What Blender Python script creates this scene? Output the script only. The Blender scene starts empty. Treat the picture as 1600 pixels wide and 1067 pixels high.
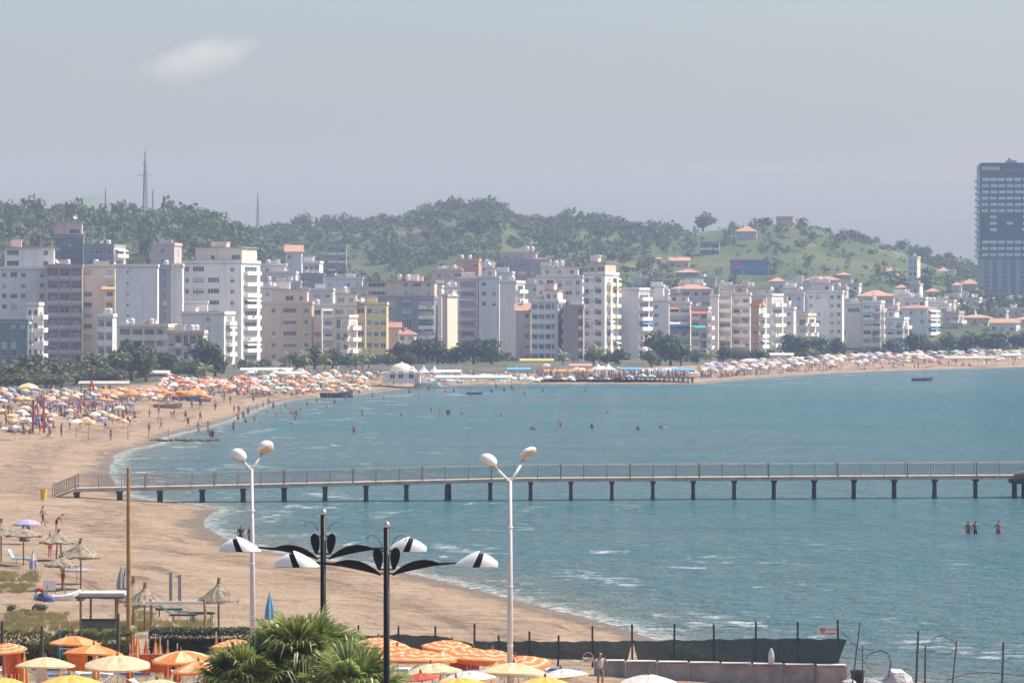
import bpy, bmesh, math, random
import numpy as np
from mathutils import Vector, Matrix, noise as mnoise

R = math.radians
rng = random.Random(7)
nprng = np.random.default_rng(7)
SC = bpy.context.scene
COL = SC.collection

# ------------------------------------------------------------------ camera, sky, sun, exposure
F, HC, YH = 6000.0, 18.0, 480.0            # focal length in photo pixels, eye height, horizon row
cam_d = bpy.data.cameras.new('camera')
cam = bpy.data.objects.new('camera', cam_d)
COL.objects.link(cam)
cam.location = (0, 0, HC)
cam.rotation_euler = (R(90), 0, 0)
cam_d.sensor_width = 36.0
cam_d.lens = 36.0 * F / 1600.0
cam_d.shift_y = -(533.5 - YH) / 1600.0
cam_d.clip_start = 1.0
cam_d.clip_end = 30000.0
SC.camera = cam

SUN_AZ = R(74)        # clockwise from +Y (the view direction) towards +X
SUN_EL = R(52)
world = bpy.data.worlds.new('World')
SC.world = world
world.use_nodes = True
wn = world.node_tree
bg = wn.nodes['Background']
sky = wn.nodes.new('ShaderNodeTexSky')
sky.sky_type = 'NISHITA'
sky.sun_disc = False
sky.sun_elevation = SUN_EL
sky.sun_rotation = SUN_AZ
sky.altitude = 0.0
sky.air_density = 1.0
sky.dust_density = 3.8
sky.ozone_density = 3.2
wn.links.new(sky.outputs['Color'], bg.inputs['Color'])
bg.inputs["Strength"].default_value = 0.15
sun_d = bpy.data.lights.new('sun', 'SUN')
sun_d.energy = 5.0
sun_d.angle = R(0.6)
sun_d.color = (1.0, 0.94, 0.85)
sun = bpy.data.objects.new('sun', sun_d)
COL.objects.link(sun)
sdir = Vector((math.sin(SUN_AZ) * math.cos(SUN_EL), math.cos(SUN_AZ) * math.cos(SUN_EL), math.sin(SUN_EL)))
sun.rotation_euler = sdir.to_track_quat('Z', 'Y').to_euler()
SC.view_settings.view_transform = 'Standard'
SC.view_settings.look = 'None'
SC.view_settings.exposure = 0.24
SC.view_settings.gamma = 1.0
SC.cycles.use_denoising = True
SC.cycles.max_bounces = 5
SC.cycles.diffuse_bounces = 3
SC.cycles.glossy_bounces = 2
SC.cycles.transmission_bounces = 2
SC.cycles.volume_bounces = 1
SC.cycles.transparent_max_bounces = 6
SC.cycles.use_adaptive_sampling = True
SC.cycles.adaptive_threshold = 0.015

def G(px, py, z=0.0):
    """point at height z that the photo shows at (px, py)"""
    Y = F * (HC - z) / (py - YH)
    return Vector(((px - 800.0) / F * Y, Y, z))
def D(px, py, Y):
    """point at distance Y that the photo shows at (px, py)"""
    return Vector(((px - 800.0) / F * Y, Y, HC - (py - YH) / F * Y))
def GX(px, Y, z):
    return Vector(((px - 800.0) / F * Y, Y, z))

# ------------------------------------------------------------------ materials
MATS = {}
def _n(nt, t, **kw):
    n = nt.nodes.new(t)
    for k, v in kw.items():
        setattr(n, k, v)
    return n
def mat(name, color, rough=0.7, var=0.12, scale=0.5, metallic=0.0, bump=0.0, bscale=8.0, obj_var=0.0,
        coords='Object', dirt=0.0, trans=0.0, spec=0.5, color2=None, hue_var=0.0):
    if name in MATS:
        return MATS[name]
    m = bpy.data.materials.new(name)
    m.use_nodes = True
    nt = m.node_tree
    b = nt.nodes['Principled BSDF']
    b.inputs['Roughness'].default_value = rough
    b.inputs['Metallic'].default_value = metallic
    b.inputs['Specular IOR Level'].default_value = spec
    tc = _n(nt, 'ShaderNodeTexCoord')
    nz = _n(nt, 'ShaderNodeTexNoise')
    nz.inputs['Scale'].default_value = scale
    nz.inputs['Detail'].default_value = 5.0
    nz.inputs['Roughness'].default_value = 0.62
    nt.links.new(tc.outputs[coords], nz.inputs['Vector'])
    c = color
    c2 = color2 if color2 else tuple(min(1, x * (1 + var)) for x in c)
    c1 = tuple(x * (1 - var) for x in c)
    mr = _n(nt, 'ShaderNodeMapRange')
    mr.inputs['From Min'].default_value = 0.32
    mr.inputs['From Max'].default_value = 0.68
    nt.links.new(nz.outputs['Fac'], mr.inputs['Value'])
    mx = _n(nt, 'ShaderNodeMix', data_type='RGBA')
    mx.inputs[6].default_value = (*c1, 1)
    mx.inputs[7].default_value = (*c2, 1)
    nt.links.new(mr.outputs[0], mx.inputs[0])
    out = mx.outputs[2]
    if obj_var or hue_var:
        oi = _n(nt, 'ShaderNodeObjectInfo')
        hs = _n(nt, 'ShaderNodeHueSaturation')
        m1 = _n(nt, 'ShaderNodeMapRange')
        m1.inputs['To Min'].default_value = 1 - obj_var
        m1.inputs['To Max'].default_value = 1 + obj_var
        nt.links.new(oi.outputs['Random'], m1.inputs['Value'])
        nt.links.new(m1.outputs[0], hs.inputs['Value'])
        if hue_var:
            m2 = _n(nt, 'ShaderNodeMapRange')
            m2.inputs['To Min'].default_value = 0.5 - hue_var
            m2.inputs['To Max'].default_value = 0.5 + hue_var
            nt.links.new(oi.outputs['Random'], m2.inputs['Value'])
            nt.links.new(m2.outputs[0], hs.inputs['Hue'])
        nt.links.new(out, hs.inputs['Color'])
        out = hs.outputs['Color']
    if dirt:
        # streaks of weathering running down the wall
        mp = _n(nt, 'ShaderNodeMapping')
        mp.inputs['Scale'].default_value = (1.1, 1.1, 0.09)
        n2 = _n(nt, 'ShaderNodeTexNoise')
        n2.inputs['Scale'].default_value = 1.0
        n2.inputs['Detail'].default_value = 6.0
        nt.links.new(tc.outputs[coords], mp.inputs['Vector'])
        nt.links.new(mp.outputs[0], n2.inputs['Vector'])
        mr2 = _n(nt, 'ShaderNodeMapRange')
        mr2.inputs['From Min'].default_value = 0.48
        mr2.inputs['From Max'].default_value = 0.72
        mr2.inputs['To Max'].default_value = dirt
        nt.links.new(n2.outputs['Fac'], mr2.inputs['Value'])
        mx2 = _n(nt, 'ShaderNodeMix', data_type='RGBA')
        mx2.inputs[7].default_value = (c[0] * 0.42, c[1] * 0.4, c[2] * 0.37, 1)
        nt.links.new(mr2.outputs[0], mx2.inputs[0])
        nt.links.new(out, mx2.inputs[6])
        out = mx2.outputs[2]
    nt.links.new(out, b.inputs['Base Color'])
    if bump:
        nb = _n(nt, 'ShaderNodeTexNoise')
        nb.inputs['Scale'].default_value = bscale
        nb.inputs['Detail'].default_value = 4.0
        nt.links.new(tc.outputs[coords], nb.inputs['Vector'])
        bp = _n(nt, 'ShaderNodeBump')
        bp.inputs['Strength'].default_value = bump
        bp.inputs['Distance'].default_value = 0.1
        nt.links.new(nb.outputs['Fac'], bp.inputs['Height'])
        nt.links.new(bp.outputs[0], b.inputs['Normal'])
    if trans:
        tr = _n(nt, 'ShaderNodeBsdfTranslucent')
        nt.links.new(out, tr.inputs['Color'])
        ms = _n(nt, 'ShaderNodeMixShader')
        ms.inputs[0].default_value = trans
        nt.links.new(b.outputs[0], ms.inputs[1])
        nt.links.new(tr.outputs[0], ms.inputs[2])
        nt.links.new(ms.outputs[0], nt.nodes['Material Output'].inputs['Surface'])
    MATS[name] = m
    return m

# ------------------------------------------------------------------ mesh building
class MB:
    def __init__(s):
        s.v, s.f, s.m = [], [], []
        s.cur = 0
    def quad(s, *p):
        i = len(s.v)
        s.v.extend([tuple(q) for q in p])
        s.f.append(tuple(range(i, i + len(p))))
        s.m.append(s.cur)
    def box(s, x0, x1, y0, y1, z0, z1, M=None):
        i = len(s.v)
        ps = [(x0, y0, z0), (x1, y0, z0), (x1, y1, z0), (x0, y1, z0), (x0, y0, z1), (x1, y0, z1), (x1, y1, z1), (x0, y1, z1)]
        if M is not None:
            ps = [tuple(M @ Vector(p)) for p in ps]
        s.v.extend(ps)
        for f in ((0, 3, 2, 1), (4, 5, 6, 7), (0, 1, 5, 4), (1, 2, 6, 5), (2, 3, 7, 6), (3, 0, 4, 7)):
            s.f.append(tuple(i + k for k in f))
            s.m.append(s.cur)
    def tube(s, pts, rad, n=8, caps=True):
        """tapered tube through pts; rad number or list"""
        pts = [Vector(p) for p in pts]
        rs = rad if isinstance(rad, (list, tuple)) else [rad] * len(pts)
        base = len(s.v)
        prev = None
        for k, p in enumerate(pts):
            a = pts[max(0, k - 1)]; b = pts[min(len(pts) - 1, k + 1)]
            t = (b - a).normalized()
            if prev is None:
                up = Vector((0, 0, 1)) if abs(t.z) < 0.9 else Vector((0, 1, 0))
                x = t.cross(up).normalized()
            else:
                x = (prev - t * prev.dot(t)).normalized()
            prev = x
            y = t.cross(x)
            for j in range(n):
                a_ = 2 * math.pi * j / n
                s.v.append(tuple(p + (x * math.cos(a_) + y * math.sin(a_)) * rs[k]))
        for k in range(len(pts) - 1):
            for j in range(n):
                a0 = base + k * n + j; a1 = base + k * n + (j + 1) % n
                s.f.append((a0, a1, a1 + n, a0 + n)); s.m.append(s.cur)
        if caps:
            s.f.append(tuple(base + j for j in reversed(range(n)))); s.m.append(s.cur)
            e = base + (len(pts) - 1) * n
            s.f.append(tuple(e + j for j in range(n))); s.m.append(s.cur)
    def lathe(s, prof, n=12, center=(0, 0, 0), a0=0.0, a1=2 * math.pi, sx=1.0, sy=1.0):
        c = Vector(center)
        full = abs(a1 - a0 - 2 * math.pi) < 1e-6
        cols = n if full else n + 1
        base = len(s.v)
        for r, z in prof:
            for j in range(cols):
                a = a0 + (a1 - a0) * j / n
                s.v.append((c.x + r * math.cos(a) * sx, c.y + r * math.sin(a) * sy, c.z + z))
        for k in range(len(prof) - 1):
            for j in range(n):
                i0 = base + k * cols + j
                i1 = base + k * cols + ((j + 1) % cols)
                s.f.append((i0, i1, i1 + cols, i0 + cols)); s.m.append(s.cur)
    def mesh(s, name, mats, smooth=False):
        me = bpy.data.meshes.new(name)
        me.from_pydata(s.v, [], s.f)
        for m in (mats if isinstance(mats, (list, tuple)) else [mats]):
            me.materials.append(m)
        if any(s.m):
            me.polygons.foreach_set('material_index', s.m)
        if smooth:
            me.polygons.foreach_set('use_smooth', [True] * len(me.polygons))
        me.update()
        return me
    def build(s, name, mats, parent=None, loc=None, smooth=False):
        return link(name, s.mesh(name, mats, smooth), parent, loc)

def link(name, data, parent=None, loc=None, rz=0.0, sc=None):
    o = bpy.data.objects.new(name, data)
    COL.objects.link(o)
    if parent is not None:
        o.parent = parent
    if loc is not None:
        o.location = loc
    if rz:
        o.rotation_euler = (0, 0, rz)
    if sc is not None:
        o.scale = (sc, sc, sc) if isinstance(sc, (int, float)) else sc
    return o
def tag(o, label=None, cat=None, group=None, kind=None):
    if label: o['label'] = label
    if cat: o['category'] = cat
    if group: o['group'] = group
    if kind: o['kind'] = kind
    return o
def thing(name, loc, label, cat, group=None, rz=0.0, sc=None):
    return tag(link(name, None, None, loc, rz, sc), label, cat, group)
def copy_tree(o, parent=None):
    c = o.copy()
    COL.objects.link(c)
    c.parent = parent
    for ch in list(o.children):
        copy_tree(ch, c)
    return c
def np_mesh(name, verts, quads, mats, mat_idx=None, smooth=False):
    """fast mesh of quads / tris from arrays"""
    verts = np.asarray(verts, dtype=np.float32); quads = np.asarray(quads, dtype=np.int32)
    me = bpy.data.meshes.new(name)
    k = quads.shape[1]
    me.vertices.add(len(verts)); me.vertices.foreach_set('co', verts.ravel())
    me.loops.add(quads.size); me.loops.foreach_set('vertex_index', quads.ravel())
    me.polygons.add(len(quads))
    me.polygons.foreach_set('loop_start', np.arange(0, quads.size, k, dtype=np.int32))
    me.polygons.foreach_set('loop_total', np.full(len(quads), k, dtype=np.int32))
    for m in (mats if isinstance(mats, (list, tuple)) else [mats]):
        me.materials.append(m)
    if mat_idx is not None:
        me.polygons.foreach_set('material_index', np.asarray(mat_idx, dtype=np.int32))
    if smooth:
        me.polygons.foreach_set('use_smooth', np.ones(len(quads), dtype=bool))
    me.update(calc_edges=True)
    me.validate()
    return me
ORD = ['first', 'second', 'third', 'fourth', 'fifth', 'sixth', 'seventh', 'eighth', 'ninth', 'tenth', 'eleventh', 'twelfth',
       'thirteenth', 'fourteenth', 'fifteenth', 'sixteenth', 'seventeenth', 'eighteenth', 'nineteenth', 'twentieth']
for t_ in ('twenty', 'thirty', 'forty', 'fifty', 'sixty', 'seventy'):
    ORD.extend(t_ + '-' + o_ for o_ in ORD[:9])
    ORD.append({'twenty': 'thirtieth', 'thirty': 'fortieth', 'forty': 'fiftieth', 'fifty': 'sixtieth', 'sixty': 'seventieth', 'seventy': 'eightieth'}[t_])

# ------------------------------------------------------------------ shore line, ground, sea
SHORE_PX = [(2600, 1160), (1900, 1120), (1500, 1088), (1330, 1066), (1100, 1026), (1020, 998), (960, 976), (900, 960), (830, 944), (750, 922),
            (660, 900), (600, 889), (540, 878), (450, 866), (390, 857), (350, 841), (322, 824), (317, 813), (326, 803), (346, 795),
            (300, 787), (250, 783), (205, 777), (184, 765), (172, 746), (174, 726), (184, 709), (205, 701), (240, 695), (254, 689), (252, 684),
            (264, 680), (290, 674), (325, 667), (360, 655), (395, 640), (430, 629), (470, 622), (530, 619), (580, 612), (640, 605),
            (760, 601), (840, 600), (1085, 600), (1130, 595), (1200, 589), (1300, 583), (1400, 579), (1500, 576), (1600, 573), (1850, 566), (2600, 552)]
SHORE = np.array([[G(x, y).x, G(x, y).y] for x, y in SHORE_PX])
_sp = []                                       # Catmull-Rom smoothing
for i in range(len(SHORE) - 1):
    p0 = SHORE[max(0, i - 1)]; p1 = SHORE[i]; p2 = SHORE[i + 1]; p3 = SHORE[min(len(SHORE) - 1, i + 2)]
    for t in (0, 0.25, 0.5, 0.75):
        a = 0.5 * ((2 * p1) + (p2 - p0) * t * 0.6 + (2 * p0 - 5 * p1 + 4 * p2 - p3) * 0 + 0)
        s_ = t * t * (3 - 2 * t)
        _sp.append(p1 * (1 - s_) + p2 * s_ if False else p1 + (p2 - p1) * t)
SHORE_S = np.array(_sp + [SHORE[-1]])
LAND_POLY = np.vstack([SHORE, [[4000, 1600], [6000, 9000], [-6000, 9000], [-6000, -1000], [1500, -1000]]])
def shore_dist(X, Y):
    """signed distance to the shore line: positive on land"""
    P = np.stack([X, Y], 1)
    best = np.full(len(P), 1e9)
    for i in range(len(SHORE) - 1):
        a = SHORE[i]; d = SHORE[i + 1] - a
        t = np.clip(((P - a) @ d) / (d @ d), 0, 1)
        q = a + t[:, None] * d
        best = np.minimum(best, np.hypot(P[:, 0] - q[:, 0], P[:, 1] - q[:, 1]))
    ins = np.zeros(len(P), bool)
    n = len(LAND_POLY)
    for i in range(n):
        x0, y0 = LAND_POLY[i]; x1, y1 = LAND_POLY[(i + 1) % n]
        c = ((y0 > P[:, 1]) != (y1 > P[:, 1]))
        with np.errstate(divide='ignore', invalid='ignore'):
            xi = (x1 - x0) * (P[:, 1] - y0) / (y1 - y0) + x0
        ins ^= c & (P[:, 0] < xi)
    return np.where(ins, best, -best)
def ground_z(d):
    d = np.asarray(d, float)
    z = np.where(d < 0, np.maximum(-2.0, d * 0.07), np.minimum(1.0, d * 0.055))
    z = z + np.clip((d - 18) * 0.02, 0, 1.1)
    return z
_SA = SHORE[:-1]; _SD = SHORE[1:] - SHORE[:-1]; _SL = (_SD ** 2).sum(1)
_PA = LAND_POLY; _PB = np.roll(LAND_POLY, -1, axis=0)
def gz(x, y):
    t = np.clip(((x - _SA[:, 0]) * _SD[:, 0] + (y - _SA[:, 1]) * _SD[:, 1]) / _SL, 0, 1)
    dx = _SA[:, 0] + t * _SD[:, 0] - x; dy = _SA[:, 1] + t * _SD[:, 1] - y
    d = math.sqrt(float((dx * dx + dy * dy).min()))
    c = (_PA[:, 1] > y) != (_PB[:, 1] > y)
    A, B_ = _PA[c], _PB[c]
    xi = (B_[:, 0] - A[:, 0]) * (y - A[:, 1]) / (B_[:, 1] - A[:, 1]) + A[:, 0]
    if int((x < xi).sum()) % 2 == 0: d = -d
    z = max(-2.0, d * 0.07) if d < 0 else min(1.0, d * 0.055)
    return z + min(1.1, max(0.0, (d - 18) * 0.02))
def on_ground(px, py):
    """walk along the sight line of (px, py) down to the ground sheet"""
    z = 0.8
    for _ in range(6):
        p = G(px, py, z)
        z = max(0.0, gz(p.x, p.y))
    p = G(px, py, z)
    return p
rows = np.concatenate([np.linspace(-300, 80, 12), np.geomspace(90, 1500, 330), np.linspace(1530, 9000, 18)])
uu = np.linspace(-1, 1, 261)
uu = np.sign(uu) * (0.22 * np.abs(uu) + 1.8 * np.abs(uu) ** 5)
def sheet(rows, uu):
    Y = np.repeat(rows, len(uu))
    X = np.tile(uu, len(rows)) * (np.maximum(np.abs(Y), 60) + 25)
    nr, nc = len(rows), len(uu)
    i = (np.arange(nr - 1)[:, None] * nc + np.arange(nc - 1)[None, :]).ravel()
    return X, Y, np.stack([i, i + 1, i + nc + 1, i + nc], 1)
X, Y, Q = sheet(rows, uu)
DS = shore_dist(X, Y)
wob = np.array([mnoise.noise((x * 0.11, y * 0.05, 0.3)) for x, y in zip(X, Y)])
wob2 = np.array([mnoise.noise((x * 0.6, y * 0.35, 2.3)) for x, y in zip(X, Y)])
Z = ground_z(DS + wob * np.clip(np.abs(DS) * 0.25, 0.4, 3.0)) + np.where(DS > 4, wob2 * 0.07, 0)
Z = np.where(Y > 1500, np.minimum(Z, 1.0), Z)
def add_attr(me, name, vals):
    at = me.attributes.new(name, 'FLOAT', 'POINT')
    at.data.foreach_set('value', np.asarray(vals, dtype=np.float32))

# sand
m = bpy.data.materials.new('sand'); m.use_nodes = True; nt = m.node_tree; b = nt.nodes['Principled BSDF']
b.inputs['Roughness'].default_value = 0.9
b.inputs['Specular IOR Level'].default_value = 0.2
tc = _n(nt, 'ShaderNodeNewGeometry')
def noise_node(nt, vec, scale, detail=5, rough=0.6, mscale=None, dist=0.0):
    if mscale:
        mp = _n(nt, 'ShaderNodeMapping'); mp.inputs['Scale'].default_value = mscale
        nt.links.new(vec, mp.inputs['Vector']); vec = mp.outputs[0]
    n = _n(nt, 'ShaderNodeTexNoise')
    n.inputs['Scale'].default_value = scale; n.inputs['Detail'].default_value = detail; n.inputs['Roughness'].default_value = rough
    n.inputs['Distortion'].default_value = dist
    nt.links.new(vec, n.inputs['Vector'])
    return n.outputs['Fac']
def maprange(nt, v, a, b_, c=0.0, d=1.0):
    n = _n(nt, 'ShaderNodeMapRange')
    for k, x in zip(('From Min', 'From Max', 'To Min', 'To Max'), (a, b_, c, d)):
        n.inputs[k].default_value = x
    nt.links.new(v, n.inputs['Value'])
    return n.outputs[0]
def mixc(nt, fac, c1, c2):
    n = _n(nt, 'ShaderNodeMix', data_type='RGBA')
    for sock, c in ((6, c1), (7, c2)):
        if isinstance(c, tuple): n.inputs[sock].default_value = (*c, 1)
        else: nt.links.new(c, n.inputs[sock])
    if isinstance(fac, (int, float)): n.inputs[0].default_value = fac
    else: nt.links.new(fac, n.inputs[0])
    return n.outputs[2]
def math_(nt, op, a, b_=None):
    n = _n(nt, 'ShaderNodeMath', operation=op)
    for k, x in enumerate((a, b_)):
        if x is None: continue
        if isinstance(x, (int, float)): n.inputs[k].default_value = x
        else: nt.links.new(x, n.inputs[k])
    return n.outputs[0]
pos = tc.outputs['Position']
at = _n(nt, 'ShaderNodeAttribute', attribute_name='shore'); sd = at.outputs['Fac']
base = mixc(nt, maprange(nt, noise_node(nt, pos, 0.12, 6, 0.65), 0.35, 0.65), (0.31, 0.218, 0.146), (0.41, 0.305, 0.214))
fine = mixc(nt, maprange(nt, noise_node(nt, pos, 1.1, 8, 0.7, (1, 0.5, 1)), 0.48, 0.7, 0, 0.65), base, (0.24, 0.165, 0.105))
# tyre-like tracks and trampled patches
foot = mixc(nt, maprange(nt, noise_node(nt, pos, 0.55, 6, 0.72, (0.5, 1, 1), 1.2), 0.52, 0.64, 0, 0.85), fine, (0.20, 0.135, 0.085))
# wrack line and damp sand towards the water
jit = math_(nt, 'ADD', sd, math_(nt, 'MULTIPLY', math_(nt, 'SUBTRACT', noise_node(nt, pos, 0.16, 4, 0.6), 0.5), 9.0))
damp = maprange(nt, jit, 2.6, 1.3)
wr = math_(nt, 'MULTIPLY', maprange(nt, math_(nt, 'ABSOLUTE', math_(nt, 'SUBTRACT', jit, 9.0)), 3.6, 0.0),
           maprange(nt, noise_node(nt, pos, 0.9, 7, 0.75, (1, 1.4, 1)), 0.46, 0.6))
c = mixc(nt, math_(nt, 'MULTIPLY', damp, 0.75), foot, (0.13, 0.09, 0.06))
c = mixc(nt, math_(nt, 'MULTIPLY', wr, 0.9), c, (0.07, 0.05, 0.032))
cb = _n(nt, 'ShaderNodeCombineXYZ'); sxy = _n(nt, 'ShaderNodeSeparateXYZ'); nt.links.new(pos, sxy.inputs[0])
nt.links.new(math_(nt, 'MULTIPLY', sd, 0.55), cb.inputs[0]); nt.links.new(math_(nt, 'MULTIPLY', sxy.outputs['X'], 0.07), cb.inputs[1]); nt.links.new(math_(nt, 'MULTIPLY', sxy.outputs['Y'], 0.07), cb.inputs[2])
bandn = noise_node(nt, cb.outputs[0], 1.0, 7, 0.72)
bandm = math_(nt, 'MULTIPLY', maprange(nt, bandn, 0.54, 0.62), maprange(nt, noise_node(nt, pos, 0.05, 4), 0.42, 0.55))
c = mixc(nt, math_(nt, 'MULTIPLY', bandm, 0.8), c, (0.145, 0.098, 0.06))
lightm = maprange(nt, bandn, 0.42, 0.30, 0, 0.5)
c = mixc(nt, lightm, c, (0.44, 0.33, 0.23))
# packed earth and paving behind the far beach
sp_ = _n(nt, 'ShaderNodeSeparateXYZ'); nt.links.new(pos, sp_.inputs[0])
town = math_(nt, 'MULTIPLY', maprange(nt, math_(nt, 'ADD', sd, math_(nt, 'MULTIPLY', math_(nt, 'SUBTRACT', noise_node(nt, pos, 0.04, 4), 0.5), 18.0)), 44, 52), maprange(nt, sp_.outputs['Y'], 640, 700))
earth = mixc(nt, maprange(nt, noise_node(nt, pos, 0.09, 5), 0.4, 0.6), (0.06, 0.075, 0.035), (0.16, 0.145, 0.12))
c = mixc(nt, town, c, earth)
nt.links.new(c, b.inputs['Base Color'])
nt.links.new(maprange(nt, damp, 0, 1, 0.92, 0.45), b.inputs['Roughness'])
bp = _n(nt, 'ShaderNodeBump'); bp.inputs['Strength'].default_value = 1.0; bp.inputs['Distance'].default_value = 0.3
nt.links.new(math_(nt, 'ADD', noise_node(nt, pos, 1.3, 6, 0.75), math_(nt, 'MULTIPLY', noise_node(nt, pos, 0.22, 5, 0.7, (1.0, 0.4, 1)), 1.6)), bp.inputs['Height']); nt.links.new(bp.outputs[0], b.inputs['Normal'])
me = np_mesh('beach_ground', np.stack([X, Y, Z], 1), Q, m, smooth=True)
add_attr(me, 'shore', DS)
tag(link('beach_ground', me), kind='structure')

# sea
m = bpy.data.materials.new('sea_water'); m.use_nodes = True; nt = m.node_tree; b = nt.nodes['Principled BSDF']
g = _n(nt, 'ShaderNodeNewGeometry'); pos = g.outputs['Position']
at = _n(nt, 'ShaderNodeAttribute', attribute_name='shore'); sd = at.outputs['Fac']
dep = math_(nt, 'MULTIPLY', sd, -1.0)
depj = math_(nt, 'ADD', dep, math_(nt, 'MULTIPLY', math_(nt, 'SUBTRACT', noise_node(nt, pos, 0.02, 5, 0.6), 0.5), 90.0))
c = mixc(nt, maprange(nt, depj, 60, 230), (0.098, 0.150, 0.172), (0.0, 0.096, 0.106))
c = mixc(nt, maprange(nt, dep, 10, 0.5), c, (0.20, 0.18, 0.145))
c = mixc(nt, maprange(nt, noise_node(nt, pos, 0.05, 6, 0.65, (0.4, 1, 1)), 0.5, 0.7, 0, 0.45), c, (0.016, 0.085, 0.098))
c = mixc(nt, maprange(nt, noise_node(nt, pos, 0.9, 5, 0.7, (0.6, 0.45, 1)), 0.45, 0.66, 0, 0.65), c, (0.014, 0.122, 0.146))  # this and the next: small-wave shading and glitter put into the colour
c = mixc(nt, maprange(nt, noise_node(nt, pos, 2.1, 4, 0.75, (0.7, 0.35, 1)), 0.5, 0.68, 0, 0.5), c, (0.012, 0.072, 0.082))
# breaking crests: foam in lines that follow the shore, scattered farther out
f1 = noise_node(nt, pos, 0.33, 8, 0.72, (0.62, 0.3, 1), 0.6)
band = noise_node(nt, pos, 0.045, 3, 0.6, (0.6, 0.6, 1))
near_f = maprange(nt, dep, 60, 3, 0.0, 0.085)
thr = math_(nt, 'SUBTRACT', math_(nt, 'ADD', f1, math_(nt, 'ADD', math_(nt, 'MULTIPLY', band, 0.26), near_f)), 0.0)
cbs = _n(nt, 'ShaderNodeCombineXYZ'); ss = _n(nt, 'ShaderNodeSeparateXYZ'); nt.links.new(pos, ss.inputs[0])
nt.links.new(math_(nt, 'MULTIPLY', dep, 0.13), cbs.inputs[0]); nt.links.new(math_(nt, 'MULTIPLY', ss.outputs['X'], 0.05), cbs.inputs[1]); nt.links.new(math_(nt, 'MULTIPLY', ss.outputs['Y'], 0.05), cbs.inputs[2])
swell = noise_node(nt, cbs.outputs[0], 1.0, 5, 0.62)
c = mixc(nt, maprange(nt, swell, 0.52, 0.68, 0, 0.35), c, (0.012, 0.075, 0.085))
wind = noise_node(nt, pos, 0.011, 4, 0.55, (0.5, 1.0, 1))
c = mixc(nt, maprange(nt, wind, 0.46, 0.62, 0, 0.4), c, (0.012, 0.128, 0.152))
surf = math_(nt, 'MULTIPLY', math_(nt, 'MULTIPLY', maprange(nt, swell, 0.56, 0.66), maprange(nt, noise_node(nt, pos, 0.5, 6, 0.75), 0.47, 0.62)), maprange(nt, dep, 55, 6, 0, 0.85))
foam = math_(nt, 'MAXIMUM', math_(nt, 'MULTIPLY', maprange(nt, thr, 0.82, 0.90), 0.75), surf)
edge = maprange(nt, math_(nt, 'ADD', dep, math_(nt, 'MULTIPLY', math_(nt, 'SUBTRACT', noise_node(nt, pos, 0.35, 6, 0.7), 0.5), 6.0)), 2.2, 0.4, 0, 0.7)
foam = math_(nt, 'MAXIMUM', foam, math_(nt, 'MULTIPLY', edge, maprange(nt, noise_node(nt, pos, 1.2, 5, 0.7), 0.42, 0.6)))
c = mixc(nt, foam, c, (0.66, 0.66, 0.65))
nt.links.new(c, b.inputs['Base Color'])
nt.links.new(maprange(nt, foam, 0, 1, 0.22, 0.8), b.inputs['Roughness'])
b.inputs['IOR'].default_value = 1.12
b.inputs['Specular IOR Level'].default_value = 0.06
bp = _n(nt, 'ShaderNodeBump'); bp.inputs['Strength'].default_value = 1.0; bp.inputs['Distance'].default_value = 1.5
h = math_(nt, 'ADD', noise_node(nt, pos, 0.55, 5, 0.62, (0.6, 0.9, 1)), math_(nt, 'MULTIPLY', noise_node(nt, pos, 2.4, 3, 0.6), 0.22))
nt.links.new(h, bp.inputs['Height']); nt.links.new(bp.outputs[0], b.inputs['Normal'])
rows2 = np.concatenate([np.linspace(-300, 80, 10), np.geomspace(90, 1250, 220), np.geomspace(1300, 9000, 12)])
X2, Y2, Q2 = sheet(rows2, uu)
D2 = shore_dist(X2, Y2)
Zs = np.where(D2 < 30, 0.0, -3.0)
me = np_mesh('sea_water', np.stack([X2, Y2, Zs], 1), Q2, m, smooth=True)
add_attr(me, 'shore', D2)
tag(link('sea_water', me), kind='structure')

# ------------------------------------------------------------------ hills
def interp(tab):
    xs = np.array([p[0] for p in tab], float); ys = np.array([p[1] for p in tab], float)
    return lambda px: np.interp(px, xs, ys)
SIL_C = interp([(-600, 400), (300, 385), (400, 366), (450, 357), (500, 352), (560, 354), (600, 347), (640, 344), (662, 336), (682, 327), (740, 322), (772, 324),
                (802, 339), (850, 352), (880, 346), (930, 348), (960, 351), (1000, 357), (1060, 363), (1100, 359), (1150, 355), (1200, 350), (1240, 348), (1270, 353),
                (1300, 362), (1350, 374), (1400, 386), (1450, 403), (1500, 419), (1530, 425), (1600, 432), (1800, 450), (2400, 465)])
SIL_A = interp([(-900, 343), (-300, 331), (0, 335), (50, 333), (100, 335), (180, 339), (240, 341), (270, 338), (320, 339), (340, 347), (352, 358), (372, 369), (392, 379),
                (410, 401), (440, 419), (480, 444), (560, 474), (2400, 482)])
YA, YB_A, YC, YB_C = 1640.0, 1290.0, 2150.0, 1430.0
def ridge(zr, Y, yb, yr, back):
    t = np.clip((Y - yb) / (yr - yb), 0, 1)
    up = np.sin(t * math.pi / 2) ** 1.25
    dn = np.cos(np.clip((Y - yr) / back, 0, 1) * math.pi / 2) ** 1.2
    return np.where(Y <= yr, up, dn) * zr
def hill_z(X, Y):
    X = np.asarray(X, float); Y = np.asarray(Y, float)
    px = 800 + F * X / Y
    zc = HC + (YH - SIL_C(px)) / F * YC - 3.0
    za = HC + (YH - SIL_A(px)) / F * YA - 2.5
    return np.maximum(ridge(np.maximum(za, 0), Y, YB_A, YA, 420), ridge(np.maximum(zc, 0), Y, YB_C, YC, 1400)) + 1.2
hu = np.linspace(-0.42, 0.42, 240)
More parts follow.
